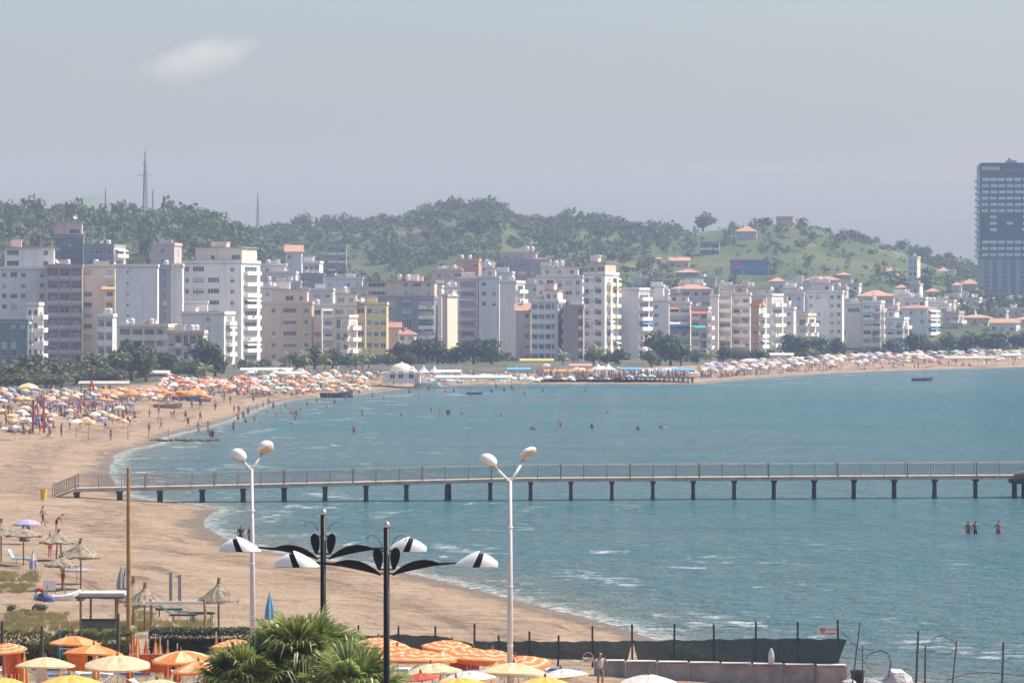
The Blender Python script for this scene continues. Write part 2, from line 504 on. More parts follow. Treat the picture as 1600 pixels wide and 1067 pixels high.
hr = np.concatenate([np.linspace(1270, 2300, 110), np.linspace(2350, 3700, 20)])
HY = np.repeat(hr, len(hu)); HX = np.tile(hu, len(hr)) * HY
HZ = hill_z(HX, HY)
bump_ = np.array([mnoise.fractal((x * 0.012, y * 0.008, 1.0), 0.8, 2.0, 4) for x, y in zip(HX, HY)])
HZ = np.where(HZ > 4, HZ + bump_ * 2.2, HZ) - np.where(HY < 1300, 6.0, 0)
def hill_point(px, py, y0=1300):
    """where the sight line of (px, py) first meets the hillside"""
    Ys = np.arange(y0, 2200, 4.0)
    Xs = (px - 800) / F * Ys
    zs = HC - (py - YH) / F * Ys
    hz = hill_z(Xs, Ys)
    k = np.argmax(hz >= zs)
    if hz[k] < zs[k]:
        k = int(np.argmin(zs - hz))
    return Vector((Xs[k], Ys[k], hz[k]))
m = bpy.data.materials.new('hill_scrub'); m.use_nodes = True; nt = m.node_tree; b = nt.nodes['Principled BSDF']
b.inputs['Roughness'].default_value = 0.95; b.inputs['Specular IOR Level'].default_value = 0.1
pos = _n(nt, 'ShaderNodeNewGeometry').outputs['Position']
c = mixc(nt, maprange(nt, noise_node(nt, pos, 0.015, 6, 0.65), 0.4, 0.62), (0.06, 0.085, 0.032), (0.115, 0.125, 0.055))
c = mixc(nt, maprange(nt, noise_node(nt, pos, 0.12, 6, 0.75), 0.45, 0.68, 0, 0.8), c, (0.045, 0.075, 0.028))
c = mixc(nt, maprange(nt, noise_node(nt, pos, 0.028, 4, 0.6, (1, 0.5, 1)), 0.62, 0.7, 0, 0.7), c, (0.20, 0.18, 0.10))
nt.links.new(c, b.inputs['Base Color'])
nr, nc = len(hr), len(hu)
i_ = (np.arange(nr - 1)[:, None] * nc + np.arange(nc - 1)[None, :]).ravel()
me = np_mesh('hills', np.stack([HX, HY, HZ], 1), np.stack([i_, i_ + 1, i_ + nc + 1, i_ + nc], 1), m, smooth=True)
tag(link('hills', me), kind='structure')
# the far blue summit behind the near hill
fx = np.linspace(-760, -330, 60); fy = np.linspace(3900, 4700, 24)
FX, FY = np.meshgrid(fx, fy); FX = FX.ravel(); FY = FY.ravel()
FPX = 800 + F * FX / 4300
fz = np.interp(FPX, [-200, 0, 60, 90, 105, 130, 150, 170, 190, 215, 260, 420], [2, 60, 112, 133, 138, 142, 142, 139, 132, 118, 80, 2])
FZ = fz * np.cos((FY - 4300) / 400 * math.pi / 2) ** 0.8 + np.array([mnoise.fractal((x * 0.02, y * 0.02, 5), 0.9, 2, 4) for x, y in zip(FX, FY)]) * 4
i_ = (np.arange(23)[:, None] * 60 + np.arange(59)[None, :]).ravel()
me = np_mesh('far_summit', np.stack([FX, FY, FZ - 2], 1), np.stack([i_, i_ + 1, i_ + 61, i_ + 60], 1), m, smooth=True)
tag(link('far_summit', me), kind='structure')

# ------------------------------------------------------------------ foliage
def leaf_mat(name, dark, light, scale=0.35, trans=0.25):
    if name in MATS: return MATS[name]
    m = bpy.data.materials.new(name); m.use_nodes = True; nt = m.node_tree; b = nt.nodes['Principled BSDF']
    b.inputs['Roughness'].default_value = 0.6; b.inputs['Specular IOR Level'].default_value = 0.25
    g = _n(nt, 'ShaderNodeNewGeometry')
    c = mixc(nt, maprange(nt, noise_node(nt, g.outputs['Position'], scale, 4, 0.7), 0.36, 0.64), dark, light)
    oi = _n(nt, 'ShaderNodeObjectInfo')
    hs = _n(nt, 'ShaderNodeHueSaturation')
    nt.links.new(maprange(nt, oi.outputs['Random'], 0, 1, 0.72, 1.25), hs.inputs['Value'])
    nt.links.new(maprange(nt, oi.outputs['Random'], 0, 1, 0.48, 0.515), hs.inputs['Hue'])
    nt.links.new(c, hs.inputs['Color'])
    nt.links.new(hs.outputs[0], b.inputs['Base Color'])
    tr = _n(nt, 'ShaderNodeBsdfTranslucent'); nt.links.new(hs.outputs[0], tr.inputs['Color'])
    ms = _n(nt, 'ShaderNodeMixShader'); ms.inputs[0].default_value = trans
    nt.links.new(b.outputs[0], ms.inputs[1]); nt.links.new(tr.outputs[0], ms.inputs[2])
    nt.links.new(ms.outputs[0], nt.nodes['Material Output'].inputs['Surface'])
    MATS[name] = m
    return m
LEAF_DARK = leaf_mat('leaf_dark', (0.022, 0.048, 0.014), (0.075, 0.125, 0.035), 0.45)
LEAF_MID = leaf_mat('leaf_mid', (0.035, 0.068, 0.02), (0.12, 0.17, 0.055), 0.4)
LEAF_GREY = leaf_mat('leaf_grey', (0.06, 0.085, 0.042), (0.17, 0.19, 0.105), 0.4)
LEAF_WOOD = leaf_mat('leaf_wood', (0.066, 0.102, 0.037), (0.125, 0.165, 0.06), 0.03)
BARK = mat('bark', (0.11, 0.085, 0.06), 0.9, 0.3, 4, bump=0.5)

def crown_np(seed, n, leaf, lobes=7, rx=1.0, rz=0.8, spread=0.62):
    """leaf quads spread over uneven lobes; unit crown centred on the origin"""
    g = np.random.default_rng(seed)
    L = g.normal(size=(lobes, 3)); L /= np.linalg.norm(L, axis=1)[:, None]
    L *= (g.random(lobes) ** 0.5 * spread)[:, None]
    L[0] = (0, 0, 0.1)
    lr = g.uniform(0.3, 0.55, lobes)
    k = g.choice(lobes, n, p=lr ** 2 / (lr ** 2).sum())
    d = g.normal(size=(n, 3)); d /= np.linalg.norm(d, axis=1)[:, None]
    c = L[k] + d * (lr[k] * g.uniform(0.62, 1.05, n))[:, None]
    nrm = d + g.normal(size=(n, 3)) * 0.55
    nrm /= np.linalg.norm(nrm, axis=1)[:, None]
    t = np.cross(nrm, g.normal(size=(n, 3))); t /= np.linalg.norm(t, axis=1)[:, None]
    bt = np.cross(nrm, t)
    s = (leaf * g.uniform(0.6, 1.3, n))[:, None]
    c = c * np.array([rx, rx, rz])
    v = np.stack([c - t * s - bt * s * 0.55, c + t * s * 0.3 - bt * s * 0.8, c + t * s + bt * s * 0.5, c - t * s * 0.4 + bt * s * 0.75], 1)
    return v                                   # n,4,3
def crown_mesh(name, seed, n, leaf, material, **kw):
    v = crown_np(seed, n, leaf, **kw)
    return np_mesh(name, v.reshape(-1, 3), np.arange(len(v) * 4).reshape(-1, 4), material)

# woods on the hillsides read as one mass
def woods(name, label, count, pick, seed, rmin, rmax):
    g = np.random.default_rng(seed)
    T = [crown_np(seed + 10 + k, 105, 0.13, lobes=5 + k, rz=0.75, spread=.5 + .07 * k) for k in range(7)]
    out = []
    tries = 0
    while len(out) < count and tries < count * 12:
        tries += 1
        q = pick(g)
        if q is None: continue
        x, y = q
        z = float(hill_z(x, y))
        r = (.45 if 1085 < 800 + F * x / y < 1420 and g.random() < .7 else 1.0) * (rmin * .6 + (rmax * 1.25 - rmin * .6) * g.random() ** 1.8)
        a = g.uniform(0, 6.28)
        v = T[g.integers(7)]
        ca, sa = math.cos(a), math.sin(a)
        w = np.stack([v[..., 0] * ca - v[..., 1] * sa, v[..., 0] * sa + v[..., 1] * ca, v[..., 2] * g.uniform(0.65, 1.5)], -1) * r
        out.append(w + np.array([x, y, z + r * 0.55]))
    v = np.concatenate(out)
    me = np_mesh(name, v.reshape(-1, 3), np.arange(len(v) * 4).reshape(-1, 4), LEAF_WOOD)
    tag(link(name, me), label, 'woodland', kind='stuff')
def pick_a(g):
    px = g.uniform(-60, 450); y = g.uniform(1330, 1660)
    x = (px - 800) / F * y
    if hill_z(x, y) < 4: return None
    return x, y
CLEAR = [(1140, 1200, 405, 440), (1066, 1132, 338, 366)]
def pick_c(g):
    px = g.uniform(330, 1660); t = g.random() ** 0.8; y = 1460 + t * 700
    x = (px - 800) / F * y
    if hill_z(x, y) < 5: return None
    py = YH - (float(hill_z(x, y)) - HC) * F / y
    for a_, b_, t_, o_ in CLEAR:
        if a_ - 3 < px < b_ + 3 and t_ - 2 < py < o_ + 9: return None
    d = 1.0
    if 1085 < px < 1420 and py < 425: d = 0.5
    
    clump = mnoise.noise((x * 0.02, y * 0.012, 3.3))
    if g.random() > d * (0.9 + clump * 1.1): return None
    return x, y
TREE_MESH = {}
def trunk_mesh(seed):
    k = ('t', seed)
    if k not in TREE_MESH:
        g = random.Random(seed)
        mb = MB()
        top = Vector((g.uniform(-.05, .05), g.uniform(-.05, .05), 0.62))
        mb.tube([(0, 0, -0.05), (0.01, 0, 0.2), tuple(top * 0.7), tuple(top)], [0.055, 0.042, 0.034, 0.02], 7)
        for i in range(6):
            a = i * 1.05 + g.random(); s = top * g.uniform(0.45, 0.95)
            e = s + Vector((math.cos(a) * 0.26, math.sin(a) * 0.26, g.uniform(0.12, 0.3)))
            mb.tube([s, (s + e) / 2 + Vector((0, 0, 0.03)), e], [0.02, 0.014, 0.006], 5)
        TREE_MESH[k] = mb.mesh('trunk', BARK, True)
    return TREE_MESH[k]
def tree_crown(kind, var):
    k = (kind, var)
    if k not in TREE_MESH:
        M = {'dark': LEAF_DARK, 'mid': LEAF_MID, 'grey': LEAF_GREY}[kind]
        TREE_MESH[k] = crown_mesh('crown', 400 + var * 13 + len(kind), 620, 0.085, M, lobes=10, rx=1.0, rz=0.85, spread=0.66)
    return TREE_MESH[k]
def tree(loc, h, w, kind, var, label, group=None, name='tree'):
    t = thing(name, loc, label, 'tree', group, rz=var * 1.3)
    o = link('trunk', trunk_mesh(var % 4), t); o.scale = (h, h, h)
    c = link('crown', tree_crown(kind, var % 6), t, (0, 0, h * 0.56)); c.scale = (w * 0.55, w * 0.55, h * 0.5)
    return t

# trees that stand out on the skyline
SKY_TREES = [(1098, 358, 30, 46, 'dark', 'broad round tree standing alone on the ridge saddle', 'ridge_tree'),
             (965, 351, 15, 12, 'dark', 'narrow pointed tree on the ridge skyline', 'ridge_tree'),
             (1412, 388, 14, 12, 'dark', 'upright dark tree on the falling ridge beside the tower', 'ridge_tree'),
             (1444, 402, 16, 18, 'dark', 'second dark tree down the ridge towards the tower', 'ridge_tree'),
             (1482, 416, 18, 26, 'dark', 'bushy round tree low on the ridge near the tower', 'ridge_tree'),
             (1466, 414, 10, 16, 'mid', 'low bush between two round ridge trees near the tower', 'ridge_tree'),
             (768, 319, 14, 20, 'mid', 'tree topping the highest summit of the ridge', 'ridge_tree'),
             (685, 325, 12, 18, 'mid', 'tree on the left shoulder of the highest summit', 'ridge_tree'),
             (643, 342, 14, 16, 'dark', 'dark tree below the left shoulder of the summit', 'ridge_tree'),
             (600, 350, 14, 20, 'dark', 'dark tree on the skyline left of the summit', 'ridge_tree'),
             (510, 353, 16, 22, 'dark', 'rounded tree on the skyline beside the low mast', 'ridge_tree'),
             (470, 356, 12, 26, 'dark', 'wide low tree on the left end of the ridge', 'ridge_tree'),
             (880, 346, 12, 30, 'dark', 'wide dark tree clump on the middle of the ridge', 'ridge_tree'),
             (910, 347, 12, 22, 'dark', 'round dark tree beside the wide ridge clump', 'ridge_tree'),
             (372, 358, 22, 22, 'dark', 'dark tree on the right shoulder of the near hill', 'hill_tree'),
             (388, 372, 22, 22, 'dark', 'dark tree lowest on the shoulder of the near hill', 'hill_tree'),
             (49, 322, 12, 16, 'dark', 'dark tree on the skyline of the near hill at left', 'hill_tree'),
             (292, 327, 12, 26, 'dark', 'dark tree crowning the right top of the near hill', 'hill_tree')]
for i, (px, py, hp, wp, kd, lb, nm) in enumerate(SKY_TREES):
    Yt = YA if nm == 'hill_tree' else YC
    p = GX(px, Yt, 0); p.z = float(hill_z(p.x, p.y)) - 0.3
    tree(p, hp * Yt / F + 3.0, wp * Yt / F, kd, i, lb, 'trees on the skyline', nm)

# lattice masts on the hill
STEEL = mat('mast_steel', (0.30, 0.29, 0.29), 0.6, 0.1, 2)
def mast(px, base, top, wpx, Yd, label, arms):
    p = GX(px, Yd, 0); p.z = HC - (base - YH) / F * Yd
    h = (base - top) / F * Yd
    w = wpx / F * Yd / 2
    t = thing('lattice_mast', p, label, 'mast', 'masts on the hills')
    n = 9
    for sx, sy in ((-1, -1), (1, -1), (1, 1), (-1, 1)):
        mb = MB(); mb.tube([(sx * w, sy * w, -2), (sx * w * 0.35, sy * w * 0.35, h * 0.8), (sx * .1, sy * .1, h)], [0.22, 0.18, 0.12], 4)
        mb.build('leg', STEEL, t)
    mb = MB()
    for k in range(n):
        z0, z1 = h * 0.8 * k / n, h * 0.8 * (k + 1) / n
        w0, w1 = w * (1 - 0.65 * k / n), w * (1 - 0.65 * (k + 1) / n)
        for (ax, ay), (bx, by) in (((-1, -1), (1, -1)), ((1, -1), (1, 1)), ((1, 1), (-1, 1)), ((-1, 1), (-1, -1))):
            mb.tube([(ax * w0, ay * w0, z0), (bx * w1, by * w1, z1)], 0.1, 3, False)
            mb.tube([(bx * w0, by * w0, z0), (ax * w1, ay * w1, z1)], 0.1, 3, False)
            mb.tube([(ax * w1, ay * w1, z1), (bx * w1, by * w1, z1)], 0.1, 3, False)
    o = mb.build('bracing', STEEL, t); o['kind'] = 'stuff'
    for za, wa in arms:
        mb = MB(); mb.tube([(-wa, 0, h * za), (0, 0, h * za + .5), (wa, 0, h * za)], [0.1, 0.2, 0.1], 4)
        mb.build('cross_arm', STEEL, t)
mast(227, 338, 236, 8, YA, 'tall grey lattice mast rising from the near hill', [(0.62, 3.4), (0.8, 1.6)])
mast(165, 340, 294, 3, 1900, 'thin mast beside the far blue summit', [])
mast(239, 340, 296, 2.5, 1700, 'short thin mast just right of the tall lattice mast', [])
mast(403, 372, 302, 5, 2050, 'slender mast over the dip between the two hills', [(0.55, 1.5)])

# ------------------------------------------------------------------ buildings
WALLS = {
    'white': (0.84, 0.80, 0.76), 'offwhite': (0.76, 0.71, 0.66), 'grey': (0.78, 0.74, 0.72), 'blue': (0.62, 0.63, 0.66), 'brown': (0.38, 0.30, 0.27),
    'mauve': (0.54, 0.46, 0.45), 'cream': (0.80, 0.70, 0.56), 'beige': (0.64, 0.54, 0.44), 'tan': (0.56, 0.44, 0.33), 'yellow': (0.80, 0.62, 0.30),
    'orange': (0.66, 0.34, 0.17), 'red': (0.42, 0.13, 0.10), 'dark': (0.17, 0.19, 0.21), 'teal': (0.12, 0.20, 0.22), 'slate': (0.25, 0.27, 0.30),
    'pink': (0.62, 0.45, 0.38), 'concrete': (0.38, 0.36, 0.35)}
def wallm(k): return mat('wall_' + k, WALLS[k], 0.85, 0.07, 0.15, dirt=0.3)
GLASS = mat('window_glass', (0.06, 0.078, 0.09), 0.12, 0.3, 0.8)
GLASS_B = mat('window_glass_blue', (0.09, 0.15, 0.20), 0.15, 0.3, 0.8)
CURTAIN = mat('window_curtain', (0.34, 0.33, 0.31), 0.6, 0.2, 1.0)
SHUTTER = mat('window_shutter', (0.20, 0.15, 0.11), 0.6, 0.2, 2.0)
FRAME = mat('window_frame', (0.62, 0.60, 0.57), 0.5, 0.05)
FRAME_D = mat('window_frame_dark', (0.16, 0.12, 0.10), 0.5, 0.05)
ROOFTOP = mat('roof_screed', (0.42, 0.39, 0.37), 0.9, 0.2, 0.3)
TILE = mat('roof_tile', (0.46, 0.26, 0.18), 0.8, 0.2, 1.2)
RAIL = mat('balcony_rail', (0.30, 0.30, 0.31), 0.5)
AWN = {k: mat('awning_' + k, c_, 0.8, 0.08, 1) for k, c_ in {'orange': (0.75, 0.33, 0.10), 'blue': (0.10, 0.25, 0.55), 'teal': (0.06, 0.36, 0.38), 'white': (0.8, 0.78, 0.74), 'red': (0.6, 0.10, 0.08), 'green': (0.08, 0.25, 0.15)}.items()}
CACHE = {}
BLIND = mat('roller_blind', (0.52, 0.49, 0.45), .7, .1, 1)
ACU = mat('ac_unit', (0.62, 0.61, 0.59), .6, .1, 2)
LAUN = [mat('laundry_%d' % i_, c_, .9, .1, 2) for i_, c_ in enumerate([(0.7, 0.68, 0.66), (0.5, 0.12, 0.1), (0.12, 0.2, 0.45), (0.65, 0.45, 0.15), (0.15, 0.35, 0.3), (0.55, 0.5, 0.6)])]
_ac = None
def win_mesh(w, h, pane, frame, low=0.0):
    k = ('w', round(w, 1), round(h, 1), pane.name, frame.name, low)
    if k not in CACHE:
        w, h = k[1], k[2]
        mb = MB(); t = 0.09
        mb.quad((0, .17, 0), (w, .17, 0), (w, .17, h), (0, .17, h))
        mb.cur = 1
        mb.box(0, t, .08, .19, 0, h); mb.box(w - t, w, .08, .19, 0, h)
        mb.box(t, w - t, .08, .19, 0, t); mb.box(t, w - t, .08, .19, h - t, h)
        if w > 1.0: mb.box(w / 2 - t / 2, w / 2 + t / 2, .08, .188, t, h - t)
        if w > 2.6:
            for q in (0.25, 0.75): mb.box(w * q - t / 2, w * q + t / 2, .08, .188, t, h - t)
        if low:
            mb.cur = 2; mb.box(t, w - t, .05, .078, h * (1 - low), h - t)
        CACHE[k] = mb.mesh('window', [pane, frame, BLIND])
    return CACHE[k]
def balc_mesh(w, dep, wall, style):
    k = ('b', round(w, 1), round(dep, 1), wall, style)
    if k not in CACHE:
        w = k[1]
        mb = MB()
        mb.box(-.15, w + .15, -dep, -0.003, -0.2, 0.0)
        if style == 'solid':
            mb.box(-.15, w + .15, -dep, -dep + .12, 0.0, 0.95)
            mb.box(-.15, -.03, -dep + .12, -0.003, 0.0, 0.95); mb.box(w + .03, w + .15, -dep + .12, -0.003, 0.0, 0.95)
        else:
            mb.cur = 1
            for zz in (0.5, 0.95): mb.box(-.15, w + .15, -dep, -dep + .06, zz - .06, zz)
            n = max(2, int(w / 0.35))
            for i in range(n + 1):
                x = -.15 + (w + .22) * i / n
                mb.box(x, x + .06, -dep + .002, -dep + .055, 0.0, 0.9)
            for x in (-.15, w + .09): mb.box(x, x + .06, -dep + .07, -0.003, 0.85, 0.94)
        CACHE[k] = mb.mesh('balcony', [wallm(wall), RAIL])
    return CACHE[k]
def parap_mesh(w, wall):
    k = ('p', round(w, 1), wall)
    if k not in CACHE:
        mb = MB(); mb.box(0, k[1], 0.02, 0.14, 0, 0.95)
        CACHE[k] = mb.mesh('parapet', wallm(wall))
    return CACHE[k]

def ac_mesh():
    if 'ac' not in CACHE:
        mb = MB(); mb.box(0, .85, 0, .32, 0, .6); mb.box(.12, .62, -.02, -.003, .06, .54); CACHE['ac'] = mb.mesh('air_conditioner', ACU)
    return CACHE['ac']
def laundry_mesh(i, w):
    k = ('ln', i, w)
    if k not in CACHE:
        mb = MB(); mb.box(0, w, 0, .05, -.85, .02); mb.box(w + .1, w + .5, 0, .05, -.6, .02); CACHE[k] = mb.mesh('laundry', LAUN[i])
    return CACHE[k]
def bawn_mesh(w, d, col):
    k = ('ba', round(w, 1), round(d, 1), col)
    if k not in CACHE:
        mb = MB(); w = round(w, 1); q = [(0, 0, 0), (w, 0, 0), (w, d, .55), (0, d, .55)]
        mb.quad(*q); mb.quad((0, 0, -.25), (w, 0, -.25), (w, 0, 0), (0, 0, 0)); CACHE[k] = mb.mesh('balcony_awning', AWN[col])
    return CACHE[k]
def facade(W_, H_, pat, n, z_vis, rn, bal='white', frame=FRAME, panes=None, top_blank=0.0, style='solid', win_h=1.35):
    """-> openings [(u0,u1,z0,z1,depth)], pieces [(kind,u,z,w,h,depth)]"""
    ops, pcs = [], []
    if not pat: return ops, pcs
    tot = sum(w for _, w in pat)
    sh = (H_ - top_blank) / n
    u = 0.0
    for ty, wt in pat:
        cw = W_ * wt / tot
        for s in range(n):
            z = s * sh
            if z + sh < z_vis or ty == '-': continue
            if ty in 'wWs':
                if rn.random() < .06: continue
                ww = {'w': min(1.3, cw * .62), 'W': cw * .74, 's': min(0.7, cw * .5)}[ty]
                hh = {'w': win_h, 'W': win_h + .15, 's': 0.7}[ty]
                u0 = u + (cw - ww) / 2; z0 = z + 0.95 + (0.5 if ty == 's' else 0)
                hh = min(hh, sh - 1.3)
                ops.append((u0, u0 + ww, z0, z0 + hh, .2)); pcs.append(('w', u0, z0, ww, hh, 0))
            elif ty in 'bB':
                ww = cw * (.62 if ty == 'b' else .8); u0 = u + (cw - ww) / 2; z0 = z + .12
                hh = min(2.25, sh - .6)
                ops.append((u0, u0 + ww, z0, z0 + hh, .2)); pcs.append(('w', u0, z0, ww, hh, 0))
                if s > 0: pcs.append(('b', u + cw * .06, z + .1, cw * .88, 0, 1.25))
            elif ty == 'l':
                ww = cw * .84; u0 = u + (cw - ww) / 2; z0 = z + .15
                hh = sh - .55
                ops.append((u0, u0 + ww, z0, z0 + hh, 1.3)); pcs.append(('p', u0, z0, ww, 0, 0))
                w2 = ww * .7; pcs.append(('w', u0 + (ww - w2) / 2, z0 + .03, w2, min(2.1, hh - .1), 1.09))
            elif ty == 'v':
                ww = cw * .6; u0 = u + (cw - ww) / 2
                ops.append((u0, u0 + ww, z + .3, z + sh - .3, .35)); pcs.append(('w', u0, z + .3, ww, sh - .6, .12))
        u += cw
    return ops, pcs
def wall_grid(mb, W_, H_, ops, P):
    us = sorted({0.0, W_, *[round(o[0], 4) for o in ops], *[round(o[1], 4) for o in ops]})
    zs = sorted({0.0, H_, *[round(o[2], 4) for o in ops], *[round(o[3], 4) for o in ops]})
    holes = np.zeros((len(us) - 1, len(zs) - 1), bool)
    uc = np.array([(a + b_) / 2 for a, b_ in zip(us, us[1:])]); zc = np.array([(a + b_) / 2 for a, b_ in zip(zs, zs[1:])])
    for u0, u1, z0, z1, d in ops:
        holes |= ((uc > u0) & (uc < u1))[:, None] & ((zc > z0) & (zc < z1))[None, :]
    for i in range(len(us) - 1):
        j = 0
        while j < len(zs) - 1:
            if holes[i, j]: j += 1; continue
            k = j
            while k + 1 < len(zs) - 1 and not holes[i, k + 1]: k += 1
            mb.quad(P(us[i], zs[j], 0), P(us[i + 1], zs[j], 0), P(us[i + 1], zs[k + 1], 0), P(us[i], zs[k + 1], 0))
            j = k + 1
    for u0, u1, z0, z1, d in ops:
        mb.quad(P(u0, z0, 0), P(u0, z0, d), P(u0, z1, d), P(u0, z1, 0))
        mb.quad(P(u1, z0, d), P(u1, z0, 0), P(u1, z1, 0), P(u1, z1, d))
        mb.quad(P(u0, z0, 0), P(u1, z0, 0), P(u1, z0, d), P(u0, z0, d))
        mb.quad(P(u0, z1, d), P(u1, z1, d), P(u1, z1, 0), P(u0, z1, 0))
        mb.quad(P(u0, z0, d), P(u1, z0, d), P(u1, z1, d), P(u0, z1, d))

def parse(p):
    """'w w2 -1.5 b' -> [('w',1),('w',2),('-',1.5),('b',1)]"""
    out = []
    for t in (p or '').split():
        out.append((t[0], float(t[1:]) if len(t) > 1 else 1.0))
    return out
ROOF_N = [0]
def building(label, px0, px1, side, top, Yd, wall='offwhite', pat='w w w', spat='b', depth=14.0, base=None, vis=None, bal='white', sbal=None, swall=None,
             roof='flat', roof_px=8, pent=None, frame=FRAME, pane=None, storey=3.15, style='solid', name='apartment_building', cat='building', group=None,
             clutter=2, top_blank=0.0, roofm=None, eave=0.5, pattern_n=None, win_h=1.35):
    """front face spans px0..px1, the sunlit flank the next `side` pixels; top is the row of the roof edge"""
    rn = random.Random(int(px0 * 7 + top * 3 + Yd))
    ppm = F / Yd
    if base is None: base = 1.6
    H_ = HC + (YH - top) / ppm - base
    th = -(px1 - 800) / F
    bang = math.asin(min(0.85, max(0.0, side / (ppm * depth)))) if side else 0.03
    yaw = -(bang - th) if True else 0
    W_ = (px1 - px0) / (ppm * math.cos(bang))
    # the front's right-hand corner stands at px1
    corner = GX(px1, Yd, base)
    ca, sa = math.cos(yaw), math.sin(yaw)
    o0 = corner - Vector((ca * W_, sa * W_, 0))
    t = thing(name, o0, label, cat, group, rz=yaw)
    n = pattern_n or max(1, round((H_ - top_blank) / storey))
    z_vis = 0.0 if vis is None else HC + (YH - vis) / ppm - base
    wm = wallm(wall)
    mb = MB()
    Dp = depth
    swall = swall or wall  # paler side wall on some blocks: sunlight put into the colour
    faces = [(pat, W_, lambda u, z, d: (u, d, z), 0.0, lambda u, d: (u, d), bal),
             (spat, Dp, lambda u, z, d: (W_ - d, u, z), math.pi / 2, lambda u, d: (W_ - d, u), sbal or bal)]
    pieces = []
    for fi, (pt, fw, P, rz, L, bl) in enumerate(faces):
        ops, pcs = facade(fw, H_, parse(pt), n, z_vis, rn, bl, top_blank=top_blank, style=style, win_h=win_h)
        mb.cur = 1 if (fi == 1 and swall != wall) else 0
        wall_grid(mb, fw, H_, ops, P)
        pieces += [(p, rz, L, bl) for p in pcs]
    mb.cur = 0
    mb.quad((0, Dp, 0), (0, 0, 0), (0, 0, H_), (0, Dp, H_))
    mb.quad((W_, Dp, 0), (0, Dp, 0), (0, Dp, H_), (W_, Dp, H_))
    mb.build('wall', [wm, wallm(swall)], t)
    panes = pane or [GLASS, GLASS, GLASS_B, CURTAIN, CURTAIN, SHUTTER]
    for (kd, u, z, w, h, d), rz, L, bl in pieces:
        if kd == 'w':
            x, y = L(u, d)
            link('window', win_mesh(w, h, rn.choice(panes), frame, rn.choice((0, 0, 0, 0, .3, .5, .8))), t, (x, y, z), rz)
            if d == 0 and rn.random() < .16:
                q = L(u + rn.uniform(-.2, w * .6), -.34); link('air_conditioner', ac_mesh(), t, (q[0], q[1], z - .75), rz)
        elif kd == 'b':
            x, y = L(u, 0)
            link('balcony', balc_mesh(w, d, bl, style), t, (x, y, z), rz)
            r0_ = rn.random()
            if r0_ < .34:
                q = L(u + rn.uniform(.0, max(.1, w - 1.2)), -d - .06); link('laundry', laundry_mesh(rn.randrange(6), rn.choice((.8, 1.3))), t, (q[0], q[1], z + .98), rz)
            elif r0_ < .5:
                q = L(u, -d - .1); link('balcony_awning', bawn_mesh(w, d, rn.choice(('white', 'orange', 'green', 'white', 'blue'))), t, (q[0], q[1], z + 2.05), rz)
        else:
            x, y = L(u, 0)
            link('parapet', parap_mesh(w, bl), t, (x, y, z), rz)
    if roof == 'flat':
        mb = MB(); mb.box(-.25, W_ + .25, -.25, Dp + .25, H_ + .003, H_ + .22)
        mb.build('roof', ROOFTOP, t)
        for x0, x1, y0, y1 in ((-.2, W_ + .2, -.2, -.02), (-.2, W_ + .2, Dp + .02, Dp + .2), (-.2, -.02, -.015, Dp + .015), (W_ + .02, W_ + .2, -.015, Dp + .015)):
            mb = MB(); mb.box(x0, x1, y0, y1, H_ + .223, H_ + .95); mb.build('roof_parapet', wm, t)
        rz_ = H_ + .223
        if pent:
            a0, a1, ph, pw, pp = pent          # fractions of the width, height, wall, pattern
            mbp = MB(); w2 = W_ * (a1 - a0)
            ops, pcs = facade(w2, ph, parse(pp), max(1, round(ph / 3.1)), 0, rn)
            x0 = W_ * a0
            wall_grid(mbp, w2, ph, ops, lambda u, z, d: (x0 + u, 1.6 + d, rz_ + z))
            d0 = Dp - 2
            mbp.quad((x0 + w2, 1.6, rz_), (x0 + w2, d0, rz_), (x0 + w2, d0, rz_ + ph), (x0 + w2, 1.6, rz_ + ph))
            mbp.quad((x0, d0, rz_), (x0, 1.6, rz_), (x0, 1.6, rz_ + ph), (x0, d0, rz_ + ph))
            mbp.quad((x0 + w2, d0, rz_), (x0, d0, rz_), (x0, d0, rz_ + ph), (x0 + w2, d0, rz_ + ph))
            pe = mbp.build('penthouse', wallm(pw), t)
            mb = MB(); mb.box(x0 - .5, x0 + w2 + .5, 1.0, d0 + .5, rz_ + ph + .003, rz_ + ph + .25); mb.build('penthouse_roof', ROOFTOP if rn.random() < .6 else TILE, t)
            for kd, u, z, w, h, d in pcs:
                if kd == 'w': link('window', win_mesh(w, h, rn.choice(panes), frame), t, (x0 + u, 1.6 + d, rz_ + z))
                elif kd == 'b': link('balcony', balc_mesh(w, 0.8, bal, style), t, (x0 + u, 1.6, rz_ + z))
                else: link('parapet', parap_mesh(w, bal), t, (x0 + u, 1.6, rz_ + z))
